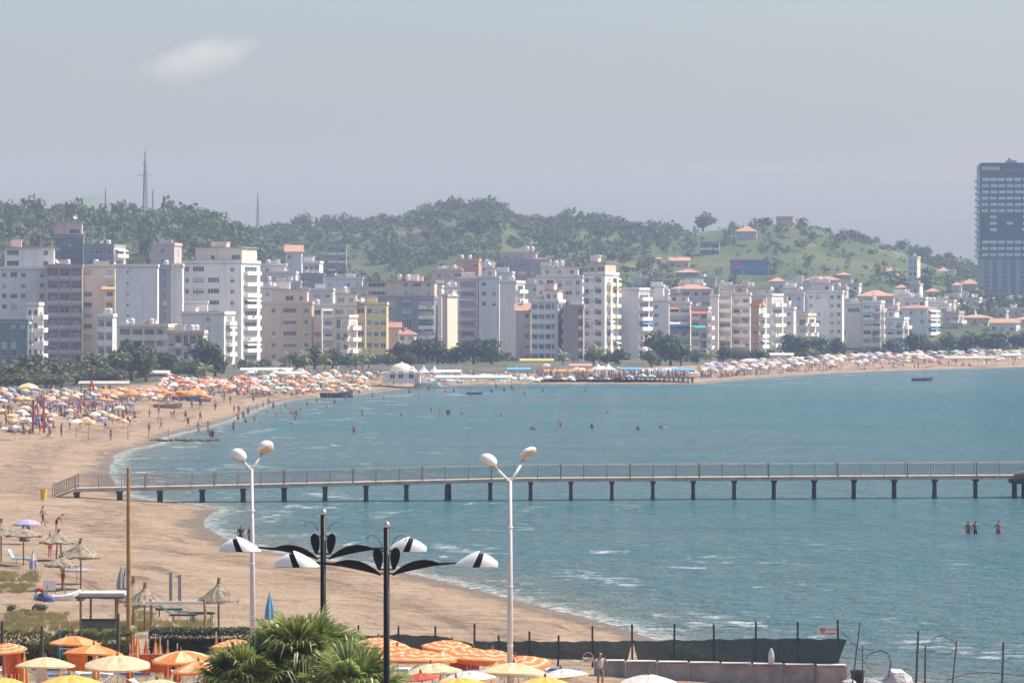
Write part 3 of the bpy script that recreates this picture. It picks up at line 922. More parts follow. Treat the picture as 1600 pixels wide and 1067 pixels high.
        for k in range(clutter):
            xx = rn.uniform(.12, .88) * W_; yy = rn.uniform(.1, .45) * Dp
            zz = rz_
            if pent and W_ * pent[0] - 1 < xx < W_ * pent[1] + 1:
                zz = rz_ + pent[2] + .25; yy = rn.uniform(.3, .6) * Dp
            r_ = rn.random()
            if r_ < .3:
                mb = MB(); mb.lathe([(0, 0), (.75, 0), (.75, 1.3), (.55, 1.55), (0, 1.6)], 10, (xx, yy, zz + .5)); mb.box(xx - .6, xx + .6, yy - .6, yy + .6, zz, zz + .49)
                mb.build('water_tank', mat('tank', (0.62, 0.60, 0.58), .4), t)
            elif r_ < .6:
                hh = rn.uniform(1.3, 2.2); ww = rn.uniform(2.2, 4)
                mb = MB(); mb.box(xx - ww / 2, xx + ww / 2, yy, yy + 3, zz, zz + hh); mb.box(xx - ww / 2 - .2, xx + ww / 2 + .2, yy - .2, yy + 3.2, zz + hh + .003, zz + hh + .2)
                mb.build('stair_head', wallm(rn.choice([wall, 'offwhite', 'beige'])), t)
            elif r_ < .8:
                mb = MB(); hh = rn.uniform(2.5, 5)
                mb.tube([(xx, yy, zz), (xx, yy, zz + hh)], .07, 4)
                for q in (.75, .88): mb.tube([(xx - .7, yy, zz + hh * q), (xx + .7, yy, zz + hh * q)], .04, 3)
                mb.build('antenna', RAIL, t)
            else:
                mb = MB(); mb.lathe([(0.0, 0.0), (.35, .06), (.6, .2), (.75, .42)], 10, (0, 0, 0)); 
                o = mb.build('satellite_dish', mat('dish', (0.8, 0.8, 0.78), .4), t, (xx, yy, zz + 1.3)); o.rotation_euler = (R(55), 0, rn.uniform(-1, 1))
                mb = MB(); mb.tube([(0, 0, 0), (0, 0, 1.35)], .05, 4); mb.build('dish_stand', RAIL, t, (xx, yy, zz))
    else:
        rh = roof_px / ppm
        e = eave
        mb = MB()
        a, b_, c_, d_ = (-e, -e, H_), (W_ + e, -e, H_), (W_ + e, Dp + e, H_), (-e, Dp + e, H_)
        if roof == 'hip':
            ins = min(W_, Dp) * .42
            r0, r1 = (ins, Dp / 2, H_ + rh), (W_ - ins, Dp / 2, H_ + rh)
            if W_ < ins * 2 + .5: r0 = r1 = (W_ / 2, Dp / 2, H_ + rh)
        else:
            r0, r1 = (-e, Dp / 2, H_ + rh), (W_ + e, Dp / 2, H_ + rh)
        for q in ((a, b_, r1, r0), (c_, d_, r0, r1)): mb.quad(*[(x, y, z + .12) for x, y, z in q])
        for q in ((b_, c_, r1), (d_, a, r0)): mb.quad(*[(x, y, z + .12) for x, y, z in q])
        mb.box(-e, W_ + e, -e, Dp + e, H_ + .003, H_ + .1)
        ro = mb.build('roof', roofm or TILE, t)
        if rn.random() < .6:
            mb = MB(); mb.box(W_ * .3, W_ * .3 + .8, Dp * .35, Dp * .35 + .8, H_ + rh * .4, H_ + rh + .9); mb.build('chimney', wallm('beige'), ro)
    ROOF_N[0] += 1
    return t, W_, H_, yaw
B = building
# --- left end
B('grey-white block at the far left edge with a dark glazed top storey', 0, 73, 0, 422, 1085, 'offwhite', 'w W w - w', '', pent=(0.1, 1.15, 6.0, 'white', 'W - w'), vis=480, clutter=4, pane=[GLASS, GLASS_B])
B('drab brown-grey block with rows of narrow balcony screens, second from the left edge', 74, 128, 2, 418, 1075, 'brown', 'l l l', '', bal='mauve', vis=560, style='rail', clutter=3, storey=3.35)
B('cream block with orange awning squeezed between the brown block and the blank grey block', 129, 180, 0, 418, 1090, 'cream', 'W - b', '', vis=520, clutter=2)
B('broad blank grey block with one column of small slit windows', 181, 246, 0, 418, 1070, 'grey', '-1 s1 -3.2', '', vis=500, clutter=0)
B('narrow dark stairwell block with louvred strip beside the blank grey block', 247, 268, 0, 419, 1088, 'slate', '- v2 -', '', vis=500, pane=[GLASS_B], clutter=1)
B('pale narrow blank block left of the tall white tower block', 269, 285, 0, 417, 1095, 'offwhite', '- -', '', clutter=0)
B('tall white block with a bright balconied flank, tallest on the left shore', 286, 377, 30, 412, 1120, 'white', 'w1 W2 W2 - w1 -.7', '-.25 B2 -.25', depth=17, bal='white', pent=(0.18, 0.98, 4.4, 'cream', '- w - W'), vis=575, clutter=4, storey=3.1, pane=[GLASS, GLASS_B, GLASS])
B('lower grey-white wing with a cut-away terrace in front of the tall white block', 284, 350, 17, 492, 1060, 'offwhite', '- - w -', '-.2 b -.2', depth=12, vis=560, clutter=2)
B('terrace storey with dark canopy stepping up behind the lower wing', 290, 324, 0, 475, 1075, 'offwhite', '- -', '', depth=8, clutter=1)
B('dark teal block with pinkish roof storey under the near hill', 84, 130, 0, 371, 1230, 'teal', 'v W v', '', pent=(0.0, 0.95, 4.6, 'pink', 'W W'), vis=420, clutter=2, pane=[GLASS, SHUTTER, GLASS_B])
B('blue-grey block with bright right flank standing behind the cream block', 131, 178, 18, 386, 1215, 'slate', 'w W w', 'b', vis=420, clutter=2, sbal='white', swall='white')  # dark front, white flank: shade and sun put into the wall colours
B('mauve roof storey block with one window left of the tall white block', 236, 272, 12, 384, 1200, 'mauve', '- w -', 'w', vis=420, clutter=2)
B('low dark-roofed glass pavilion at the far left edge behind tamarisks', 0, 43, 0, 505, 930, 'teal', 'v v v', '', depth=10, roofm=wallm('teal'), clutter=1, storey=3.6, pane=[GLASS_B, GLASS])
B('thin bright white apartment slab in front of the brown block', 42, 60, 8, 478, 985, 'white', 'b w', 'b', depth=9, vis=570, clutter=1)
B('white low block with arched loggias before the cream block', 152, 176, 6, 496, 985, 'white', 'l l', 'w', depth=9, vis=570, clutter=2)
B('cream beach hotel with terrace roof and columns above the trees', 186, 262, 14, 512, 960, 'cream', 'l l l l', 'l l', depth=12, vis=585, clutter=5, bal='offwhite')
B('small beige annex with tall cream columns beside the terrace hotel', 262, 318, 6, 522, 945, 'beige', 'v l v l v', 'b', depth=10, vis=590, clutter=4)
# --- beige and yellow group
B('beige block with mauve blank bays and blue window columns', 409, 487, 4, 476, 1150, 'tan', '-.6 w.8 -.2 W1.5 -.2 w.9', '', bal='grey', vis=572, pent=(0.2, 0.9, 4.2, 'beige', 'w W w'), clutter=4, pane=[GLASS, GLASS_B])
B('grey recessed bay between the beige block and the cream balconied block', 488, 503, 0, 480, 1165, 'grey', 'W', '', vis=560, clutter=1)
B('cream balconied block with white roof canopies', 504, 556, 0, 479, 1150, 'cream', 'b W b', '', vis=560, clutter=2, pent=(.4, 1.0, 3.4, 'cream', 'W w'))
B('slim bright cream block with heavy cornice before the yellow block', 523, 545, 14, 497, 1100, 'cream', 'v b', 'b', depth=9, swall='cream', vis=565, clutter=0)
B('yellow and white striped block with blue windows', 572, 604, 3, 477, 1140, 'yellow', 'W w W', 'w', vis=550, depth=13, pane=[GLASS_B, GLASS_B, CURTAIN], clutter=2)
B('beige side bay of the yellow block with window column', 556, 571, 0, 477, 1155, 'beige', 'W', '', vis=550, clutter=1, pane=[GLASS_B])
B('wide dark blue-grey block with glazed roof storey', 588, 678, 6, 467, 1220, 'slate', '-.5 v1.2 v1.2 -.3 B1.2', '', vis=540, pent=(-0.2, 1.0, 5.2, 'beige', 'W2 - w W w'), clutter=5, bal='white')
B('slim sunlit beige tower before the dark tree mass', 691, 699, 16, 464, 1190, 'mauve', '-', '- -', depth=7, swall='cream', vis=540, clutter=2)  # dark and lit sides of one beige tower put into wall colours
B('grey block with long recessed balconies, left part of the central group', 716, 747, 0, 437, 1230, 'grey', 'l', '', bal='mauve', vis=545, clutter=3)
B('pale blue block with small high windows in the central group', 748, 780, 0, 436, 1225, 'blue', 'w w', '', vis=470, clutter=2, pent=(0.3, 0.8, 3.2, 'cream', 'w'))
B('tall blank beige-grey slab with lit balcony edge', 781, 806, 14, 443, 1205, 'offwhite', '- -', 'b', vis=560, clutter=2, depth=12)
B('white arcaded hotel full of arches and small balconies', 830, 872, 11, 473, 1140, 'white', 'l l l l', 'l l', bal='white', vis=560, depth=12, pent=(.5, .95, 3.4, 'white', 'w w'), clutter=4)
B('beige gable-roofed wing left of the white arcaded hotel', 806, 829, 0, 486, 1150, 'beige', '- w', '', roof='gable', roof_px=12, vis=550, depth=10)
B('stepped upper storeys with red roof edge over the white arcaded hotel', 838, 910, 0, 434, 1235, 'offwhite', 'w W b W w', '', vis=490, pent=(0.1, 0.9, 3.0, 'cream', 'w w w'), clutter=5, bal='grey')
B('brown blank party wall beside the white balconied tower', 880, 911, 0, 481, 1135, 'brown', '-3 l', '', vis=560, clutter=2, bal='grey')
B('tall white tower block with window columns and brown-striped lit flank', 912, 945, 22, 430, 1170, 'white', 'b.9 s.5 l1.1 -.4', '-.4 b -.3 b -.2', vis=560, depth=16, sbal='cream', pent=(0.1, .95, 3.6, 'beige', 'w W'), clutter=3)
B('blue-grey blank slab with seven white balconies on its edge', 967, 998, 17, 454, 1185, 'blue', 's.4 -3', 'B', vis=570, depth=11, clutter=1)
B('white stair turret rising behind the blank slab', 1022, 1036, 2, 449, 1290, 'white', '- -', '', depth=6, clutter=1)
B('plain grey block at the back of the big dark tree', 1019, 1045, 0, 472, 1270, 'grey', 'w -', '', vis=520, clutter=2)
B('cream balconied hotel with blue awnings behind the big dark tree', 1046, 1078, 0, 476, 1225, 'cream', 'B B', '', vis=555, clutter=2, pent=(0, .9, 2.6, 'cream', 'w w'))
B('red-roofed teal glazed block with a bright corner post', 1080, 1106, 5, 484, 1215, 'beige', 'B v', 'b', vis=555, clutter=1, pane=[GLASS_B, GLASS_B, GLASS])
B('mauve block with red tiled roof standing behind the teal glazed block', 1047, 1112, 0, 452, 1330, 'mauve', 'w W w W', '', vis=480, roof='hip', roof_px=7, depth=12)
B('blank grey narrow slab between balconied blocks', 1109, 1122, 0, 464, 1240, 'offwhite', '-', '', clutter=0, depth=10)
B('balconied block in cream right of the blank narrow slab', 1123, 1143, 0, 459, 1250, 'cream', 'B', '', vis=550, clutter=2)
B('ornate cream block of many small balconies', 1144, 1172, 0, 462, 1255, 'offwhite', 'b b', '', vis=555, clutter=2, pent=(0, .8, 2.8, 'pink', 'w'))
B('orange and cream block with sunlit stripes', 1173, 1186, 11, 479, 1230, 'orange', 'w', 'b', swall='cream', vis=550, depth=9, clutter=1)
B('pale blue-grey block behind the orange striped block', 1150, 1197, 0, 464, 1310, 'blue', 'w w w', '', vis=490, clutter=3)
B('white block with stacked balconies beside the orange striped block', 1198, 1206, 18, 463, 1265, 'blue', '-', 'B', swall='white', vis=560, depth=11, clutter=2)  # white flank beside a duller front: sunlight put into its colour
# --- right part
B('plain grey block with square windows right of the stacked balconies', 1225, 1256, 0, 461, 1360, 'blue', 'w w', '', vis=540, clutter=3)
B('low cream house with lit balconies in front of the plain grey blocks', 1246, 1262, 13, 494, 1300, 'cream', 'b', 'b', depth=8, vis=530, clutter=1)
B('wide grey-blue block with dark top terrace', 1262, 1316, 3, 458, 1370, 'grey', 'w W - w w', '', vis=535, clutter=5, pent=(0.1, .7, 3, 'blue', 'w w'))
B('grey block with dark green glazed top storey', 1321, 1347, 0, 477, 1340, 'offwhite', 'W', '', vis=485, clutter=1, pane=[AWN['green']])
B('bright white block of curved balconies beside the green glazed storey', 1348, 1376, 6, 474, 1335, 'white', 'B B', 'b', vis=550, clutter=2)
B('orange hip-roofed block rising over the white balconies', 1339, 1396, 0, 463, 1400, 'pink', 'W W - W', '', roof='hip', roof_px=9, vis=480, depth=16)
B('white block with bay balconies stepping down to the right', 1384, 1412, 8, 500, 1320, 'white', 'b b', 'b', vis=550, clutter=3, pent=(.0, .5, 3, 'white', 'w'))
B('grey block with red roof line and sunlit balcony column', 1398, 1449, 16, 482, 1390, 'blue', 'w w w', 'B', roof='hip', roof_px=5, swall='offwhite', vis=550, roofm=mat('roof_tile_red', (0.40, 0.19, 0.15), .8, .2), depth=14)  # sun on the flank is put into its paler wall colour
B('low block with lit cream bay before the pale tower', 1474, 1498, 8, 490, 1420, 'mauve', 'w b', 'b', vis=530, clutter=3, depth=9)
B('pinkish terrace of houses below the tower', 1500, 1545, 6, 497, 1430, 'pink', 'b w b', 'w', vis=530, clutter=5, depth=9, roof='hip', roof_px=5)
B('white gabled house below the tower beside dark trees', 1546, 1588, 6, 505, 1400, 'offwhite', 'w b w', 'w', vis=530, depth=9, roof='gable', roof_px=7)
B('pink tiled house at the right edge below the tower', 1585, 1625, 0, 500, 1420, 'pink', 'b w b', '', vis=530, depth=9, roof='hip', roof_px=6)
B('small white-balconied house between tower and grey block', 1468, 1482, 4, 478, 1450, 'white', 'b', 'b', vis=520, depth=7, clutter=2)
# --- second row that closes the gaps between the front blocks
for a in [('grey slab behind the beige block and the tall white block', 400, 436, 452, 1235, 'grey', 'w w w'), ('offwhite block behind the cream balconied block', 470, 520, 455, 1240, 'offwhite', 'w W w'),
          ('mauve block behind the yellow block', 548, 600, 452, 1260, 'mauve', 'w w W w'), ('cream block with small windows behind the slim sunlit tower', 640, 690, 450, 1290, 'cream', 'w w w'),
          ('pale block rising left of the grey recessed balconies', 694, 722, 452, 1270, 'offwhite', 'w w'), ('beige block between the beige-grey slab and the arcaded hotel', 800, 842, 446, 1290, 'beige', 'w W w'),
          ('grey block behind the brown party wall', 872, 918, 452, 1275, 'grey', 'w b w'), ('offwhite block filling the gap right of the white tower', 955, 985, 464, 1280, 'offwhite', 'w w'),
          ('mauve block behind the blank slab and the big dark tree', 1000, 1030, 470, 1300, 'mauve', 'w w'), ('grey block behind the balconied cream block', 1100, 1150, 470, 1340, 'grey', 'w w w'),
          ('beige block behind the stacked white balconies', 1195, 1232, 474, 1330, 'beige', 'w b'), ('low offwhite block left of the plain grey block', 1210, 1240, 484, 1320, 'offwhite', 'b w'),
          ('mauve mid-rise between the plain grey blocks', 1240, 1272, 470, 1400, 'mauve', 'w w w'), ('offwhite mid-rise behind the green glazed storey', 1306, 1336, 470, 1420, 'offwhite', 'w w'),
          ('beige mid-rise behind the curved balconies', 1366, 1402, 476, 1440, 'beige', 'w b w'), ('grey mid-rise behind the red roof line', 1436, 1476, 474, 1460, 'grey', 'w w w'),
          ('offwhite terrace block before the tower trees', 1476, 1524, 482, 1480, 'offwhite', 'b w b w'), ('mauve low block under the tower at right', 1524, 1572, 488, 1500, 'mauve', 'w b w'),
          ('cream block at the right edge under the tower', 1566, 1610, 484, 1520, 'cream', 'b w w'), ('grey low slab left of the white villa', 420, 462, 428, 1320, 'offwhite', 'w w w'),
          ('pink block under the orange-walled block', 700, 742, 436, 1360, 'pink', 'w w W'), ('blue-grey block under the long dark block', 760, 800, 428, 1390, 'blue', 'w w w'), ('offwhite block right of the long dark block', 850, 884, 424, 1420, 'offwhite', 'w w')]:
    B(a[0], a[1], a[2], 4, a[3], a[4], a[5], a[6], 'w w', depth=11, vis=a[3] + 70, clutter=4)
for a in [('grey mid-rise rising behind the stacked white balconies', 1222, 1250, 452, 1430, 'grey', 'w w'), ('beige mid-rise over the plain grey block', 1254, 1290, 448, 1450, 'beige', 'w W w'), ('mauve mid-rise left of the green glazed storey', 1290, 1322, 452, 1440, 'mauve', 'w w w'),
          ('pale mid-rise behind the orange hip roof, to its right', 1392, 1424, 462, 1450, 'offwhite', 'w w'), ('grey mid-rise before the slim pale tower', 1412, 1446, 468, 1430, 'grey', 'w b w'), ('beige mid-rise right of the sunlit balcony column', 1462, 1490, 472, 1470, 'beige', 'w w'),
          ('offwhite slab with small windows under the pink-roofed house', 1490, 1530, 468, 1560, 'offwhite', 'w w w'), ('grey slab at the foot of the dark tower', 1528, 1566, 474, 1600, 'grey', 'w w w'), ('mauve slab at the right edge at the tower foot', 1570, 1612, 470, 1620, 'mauve', 'w w w'),
          ('offwhite block over the teal glazed block', 1060, 1098, 446, 1390, 'offwhite', 'w w w'), ('grey block over the ornate cream block', 1122, 1160, 448, 1400, 'grey', 'w w w'), ('beige block over the orange striped block', 1164, 1204, 452, 1380, 'beige', 'w w w'),
          ('grey block in the gap behind the white stair turret', 1000, 1044, 456, 1370, 'grey', 'w w'), ('offwhite block behind the stepped upper storeys', 920, 962, 446, 1350, 'offwhite', 'w w')]:
    B(a[0], a[1], a[2], 4, a[3], a[4], a[5], a[6], 'w w', depth=11, vis=a[3] + 60, clutter=4)
# --- middle distance, at the foot of the hills
B('pale house with flat roof terraces right of the tall white block', 408, 447, 0, 416, 1330, 'grey', 'w w', '', depth=9, vis=450, clutter=4)
B('grey house with rust-red gable roof on the slope', 446, 471, 2, 394, 1380, 'blue', 'w -', '', roof='gable', roof_px=11, depth=10, vis=420)
B('white villa with columned loggia on the slope', 474, 499, 6, 412, 1360, 'white', 'l l l', 'w', depth=9, vis=430, clutter=1)
B('low dark house under the white villa', 470, 506, 0, 431, 1300, 'slate', 'W w', '', depth=8, vis=460, clutter=2)
B('grey flat-roofed block above the beige block', 412, 470, 0, 443, 1270, 'mauve', 'w W w', '', depth=10, vis=480, clutter=5)
B('wide low grey house behind the roof canopies', 508, 566, 0, 437, 1330, 'blue', 'w - w w', '', depth=10, vis=470, clutter=4)
B('unfinished hillside house on concrete posts', 512, 541, 0, 386, 1700, 'concrete', 'l l', '', depth=10, clutter=0, base=34)
B('orange-walled block with dark openings under the ridge', 716, 748, 4, 408, 1420, 'orange', 'w W w', 'w', depth=10, vis=445, clutter=2)
B('brick-red low block with terraces left of the orange-walled block', 679, 722, 0, 424, 1400, 'pink', 'w w W', '', depth=10, vis=455, clutter=4)
B('teal-grey block with dark window rows under the ridge', 752, 772, 0, 414, 1410, 'blue', 'w w', '', depth=9, vis=445, clutter=1)
B('long dark block with pinkish roof terrace in the middle distance', 773, 858, 3, 409, 1440, 'slate', 'W w W w W', '', depth=12, vis=445, clutter=5, pent=(0.1, .75, 3.2, 'pink', 'w W w'))
B('grey-brown block right of the slim beige tower group', 680, 716, 0, 447, 1340, 'concrete', 'w -', '', depth=9, vis=470, clutter=2)
B('low red-tiled house beside the dark tree mass', 606, 624, 3, 512, 1170, 'pink', 'w w', 'w', depth=8, roof='gable', roof_px=8, roofm=mat('roof_tile_red', (0.40, 0.19, 0.15), .8, .2), vis=540)
B('second red-tiled house nearer the dark tree mass', 622, 648, 3, 523, 1160, 'offwhite', 'w w', 'w', depth=8, roof='hip', roof_px=7, roofm=mat('roof_tile_red', (0.40, 0.19, 0.15), .8, .2), vis=540)
def on_hill(label, px0, px1, top, bot, wall, pat, roof, roof_px, roofm=None, side=0, swall=None, name='hillside_house', storey=3.1, clutter=1):
    p = hill_point((px0 + px1) / 2, bot, 1440)
    CLEAR.append((px0, px1, top, bot))
    B(label, px0, px1, side, top, p.y, wall, pat, 'w' if side else '', depth=9, base=p.z - 1.2, roof=roof, roof_px=roof_px, roofm=roofm, swall=swall, name=name, cat='house', storey=storey, clutter=clutter, eave=.6)
on_hill('hillside house with long orange roof below the blue billboard saddle', 1046, 1076, 408, 416, 'pink', 'w w w', 'gable', 6)
on_hill('lower hillside house with reddish roof edge', 1056, 1092, 426, 436, 'slate', 'w w', 'hip', 5)
on_hill('grey pillared unfinished building high on the grassy slope', 1094, 1124, 380, 398, 'slate', 'l l l', 'flat', 4, clutter=0)
on_hill('mauve house on the skyline of the grassy hill', 1150, 1182, 362, 374, 'mauve', 'w w', 'hip', 8)
on_hill('orange brick house topping the grassy hill', 1213, 1239, 341, 351, 'orange', 'w w w', 'flat', 3, clutter=0)
on_hill('white house with orange roof on the right slope', 1381, 1402, 424, 430, 'offwhite', 'w w', 'hip', 6)
on_hill('slim pale apartment tower on the right slope', 1419, 1433, 404, 440, 'blue', 'w w', 'flat', 3, side=5, swall='cream')  # one pale tower: shaded front and lit flank put into the colours
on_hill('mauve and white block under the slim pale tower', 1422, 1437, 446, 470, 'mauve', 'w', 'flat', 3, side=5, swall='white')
on_hill('small orange-roofed cottage near the ridge end', 1466, 1480, 424, 430, 'cream', 'w', 'hip', 6)
on_hill('white cottage beside the orange-roofed cottage', 1481, 1492, 424, 431, 'offwhite', 'w', 'flat', 3, clutter=0)
on_hill('pink-roofed house left of the tower', 1504, 1526, 444, 454, 'pink', 'w w', 'hip', 8)
on_hill('long terrace with pink roofs behind the plain grey blocks', 1258, 1312, 438, 450, 'mauve', 'w w w w', 'hip', 6)
on_hill('white domed stair house left of the pink-roofed terrace', 1244, 1254, 434, 446, 'white', '-', 'flat', 4, clutter=0)
on_hill('pale roofed farm building on the green slope', 1306, 1330, 430, 436, 'pink', 'w w', 'hip', 4)
on_hill('small white house among the ridge trees', 1024, 1034, 405, 412, 'white', 'w', 'hip', 3)

on_hill('mauve house with flat roof behind the cream balconied hotel', 1092, 1118, 436, 450, 'mauve', 'w w', 'flat', 3)
on_hill('red-roofed house just right of the billboard foot', 1202, 1226, 440, 450, 'offwhite', 'w w', 'hip', 6)
on_hill('pale flat house left of the pink-roofed terrace', 1226, 1243, 444, 458, 'blue', 'w', 'flat', 3)
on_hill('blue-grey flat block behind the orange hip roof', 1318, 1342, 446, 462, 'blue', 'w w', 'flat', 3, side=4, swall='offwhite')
on_hill('white house with tiled roof between the slim tower and the orange hip roof', 1400, 1416, 450, 464, 'offwhite', 'w w', 'hip', 5)
on_hill('pink house right of the mauve and white block', 1446, 1468, 456, 470, 'pink', 'w w', 'hip', 5)
on_hill('long grey flat house low on the right slope', 1476, 1512, 462, 478, 'grey', 'w w w', 'flat', 3)
on_hill('cream house beside the pink-roofed house left of the tower', 1488, 1502, 446, 456, 'cream', 'w', 'hip', 5)
on_hill('small red-roofed house in the trees above the long dark block', 862, 884, 430, 442, 'offwhite', 'w w', 'hip', 5)
on_hill('grey house at the wood edge right of the white tower', 985, 1012, 436, 450, 'blue', 'w w', 'flat', 3)

# --- the pale dark tower at the right edge
def tower():
    Yd = 1750.0; ppm = F / Yd
    x0 = 1531; W_ = 34.0; base = 1.5
    t = thing('high_rise_tower', GX(x0, Yd, base), 'tall dark teal tower with grey lower half at the right edge', 'tower', rz=-0.06)
    top = HC + (YH - 258) / ppm - base
    mid = HC + (YH - 404) / ppm - base
    DT = mat('tower_cladding_dark', (0.006, 0.045, 0.07), 0.35, 0.2, .3)
    LT = mat('tower_cladding_grey', (0.30, 0.33, 0.37), 0.7, 0.1, .3)
    WT = mat('tower_panel_pale', (0.60, 0.68, 0.74), 0.5, 0.15, .5)
    SL = mat('tower_slab_edge', (0.10, 0.15, 0.18), 0.6, 0.1, .5)
    mb = MB(); mb.box(0, W_, 0, 24, mid + .003, top); mb.build('upper_shaft', DT, t)
    mb = MB(); mb.box(.4, W_ - .4, .4, 23.6, 0, mid); mb.build('lower_shaft', LT, t)
    mb = MB(); mb.box(.5, W_ + .2, -.3, 24.2, top + .003, top + 1.0); mb.build('roof_rim', DT, t)
    mb = MB(); mb.box(W_ * .36, W_ * .5, 4, 9, top + 1.003, top + 2.2); mb.lathe([(0, 0), (1.3, 0), (1.1, 1.0), (0.4, 1.6), (0, 1.7)], 8, (W_ * .42, 6, top + 2.2)); mb.build('roof_plant', LT, t)
    rn = random.Random(4)
    nu = 13; sh = (mid - top + 5.5) / -nu
    pm = MB(); pm.box(0, 3.0, -.06, 0.06, 0, 1.35); pm = pm.mesh('pale_panel', WT)
    gm = MB(); gm.box(0, 2.2, -.05, .06, 0, 1.6); gm = gm.mesh('window', GLASS_B)
    sm = MB(); sm.box(-2.0, W_ + 1.0, -.9, 6, 0, .3); sm.cur = 1; sm.box(-2.0, -.2, -.9, 6, .301, 1.25); sm = sm.mesh('balcony_slab', [SL, WT])
    for k in range(nu):
        z = mid + .4 + k * sh
        if k not in (3, 4, 5): link('balcony_slab', sm, t, (0, 0, z))
        else:
            q = MB(); q.box(-2.0, 0, -.6, 6, 0, .3); q.cur = 1; q.box(-2.0, -.2, -.6, 6, .301, 1.1); link('balcony_slab', q.mesh('balcony_slab', [SL, WT]), t, (0, 0, z))
        for c_ in range(9):
            if k in (3, ) : continue
            if k in (4, 5, 6) and (c_ % 2 == 0 or rn.random() < .3): continue
            link('pale_panel', pm, t, (.9 + c_ * 3.7 + rn.uniform(-.2, .3), -.07, z + .7))
    nl = 19; shl = mid / nl
    for k in range(5, nl):
        z = k * shl
        for c_ in range(8):
            link('window', gm, t, (1.6 + c_ * 4.1 + (0.0 if c_ % 2 else .5), .36, z + .8))
    pier = MB(); pier.box(0, 1.1, -.35, .36, 0, mid - .05); pier = pier.mesh('facade_pier', LT)
    pier2 = MB(); pier2.box(0, 1.6, .30, .36, 0, mid - .05); pier2 = pier2.mesh('facade_strip', mat('tower_strip_dark', (0.16, 0.19, 0.22), .6))  # flat darker strip lying just proud of the shaft
    for c_ in range(5):
        link('facade_pier', pier, t, (.45 + c_ * 8.0, 0, 0)); link('facade_strip', pier2, t, (6.2 + c_ * 8.2, .05, 0))
    # roof sign: pale strokes and a red strip
    for k in range(7):
        mb = MB(); mb.box(0, .9, -.12, -.003, 0, 1.6); mb.box(.25, .65, -.14, -.121, .5, 1.0)
        mb.build('sign_stroke', mat('sign_pale', (0.5, 0.62, 0.7), .5), t, (1.0 + k * 1.15, 0, top - 2.4))
    for k in range(9):
        mb = MB(); mb.box(0, 1.5, -.12, -.003, 0, 1.1)
        mb.build('sign_stroke', mat('sign_red', (0.25, 0.10, 0.16), .5), t, (11.0 + k * 1.9, 0, top - 3.0))
tower()

# --- blue billboard on the slope
def text_mesh(body, size, m, parent, loc, rot=(math.pi / 2, 0, 0), name='lettering', ext=0.02):
    cu = bpy.data.curves.new(name, 'FONT'); cu.body = body; cu.size = size; cu.align_x = 'CENTER'; cu.align_y = 'CENTER'; cu.extrude = ext
    o = bpy.data.objects.new(name, cu); COL.objects.link(o)
    bpy.context.view_layer.update()
    me = bpy.data.meshes.new_from_object(o.evaluated_get(bpy.context.evaluated_depsgraph_get()))
    bpy.data.objects.remove(o)
    me.materials.clear(); me.materials.append(m)
    q = link(name, me, parent, loc); q.rotation_euler = rot
    return q
p = hill_point(1170, 438, 1440)
k_ = p.y / F
t = thing('billboard', p, 'large blue billboard with pale lettering on the hillside', 'billboard')
w, h0, h1 = 58 * k_, (438 - 431) * k_, (438 - 407) * k_
mb = MB(); mb.box(-w / 2, w / 2, 0, .5, h0, h1); mb.build('panel', mat('billboard_blue', (0.012, 0.14, 0.30), .5, .1), t)
for s in (-.4, -.13, .13, .4):
    mb = MB(); mb.box(w * s - .2, w * s + .2, .52, .9, -2, h1 - .5); mb.build('post', STEEL, t)
PALE = mat('billboard_letter', (0.12, 0.32, 0.48), .5)  # letter tone muted, distance haze put into the colour
text_mesh('pepsi', 5.4, PALE, t, (w * .13, -.03, h0 + (h1 - h0) * .5))
for nm, cc, a0, a1 in (('emblem_top', (0.55, 0.06, 0.10), 0.12, math.pi - .12), ('emblem_bottom', (0.02, 0.10, 0.4), math.pi + .12, 2 * math.pi - .12), ):
    mb = MB(); pts = [(-w * .32 + 2.3 * math.cos(a0 + (a1 - a0) * i / 14), -.05, (h0 + h1) / 2 + 2.3 * math.sin(a0 + (a1 - a0) * i / 14)) for i in range(15)]
    mb.quad(*reversed(pts)); mb.build(nm, mat(nm, cc, .5), t)
mb = MB(); mb.lathe([(0, 0), (2.5, 0)], 20); o = mb.build('emblem_disc', mat('emblem_white_hazed', (0.25, 0.36, 0.48), .5), t, (-w * .32, -.025, (h0 + h1) / 2)); o.rotation_euler = (math.pi / 2, 0, 0)  # white dulled to blue-grey, haze put into the colour
# two white sloping roof canopies over the cream block
for k, x in enumerate((526, 547)):
    a = D(x, 475, 1152)
    t = thing('roof_canopy', a, ('left' if k == 0 else 'right') + ' of two white sloping canopies above the cream balconied block', 'canopy', 'white roof canopies')
    mb = MB()
    q = [(0, 0, 2.2), (3.9, 0, 0.4), (3.9, 5, 0.4), (0, 5, 2.2)]
    mb.quad(*q); mb.quad(*[(x_, y_, z_ - .25) for x_, y_, z_ in reversed(q)])
    mb.quad((0, 0, 1.95), (3.9, 0, .15), (3.9, 0, .4), (0, 0, 2.2))
    mb.build('sheet', mat('canopy_white', (0.8, 0.78, 0.74), .7, .05), t)
    for x_, z_ in ((.1, 1.9), (3.7, .2)):
        mb = MB(); mb.box(x_, x_ + .15, .2, .35, -1.5, z_); mb.build('post', RAIL, t)
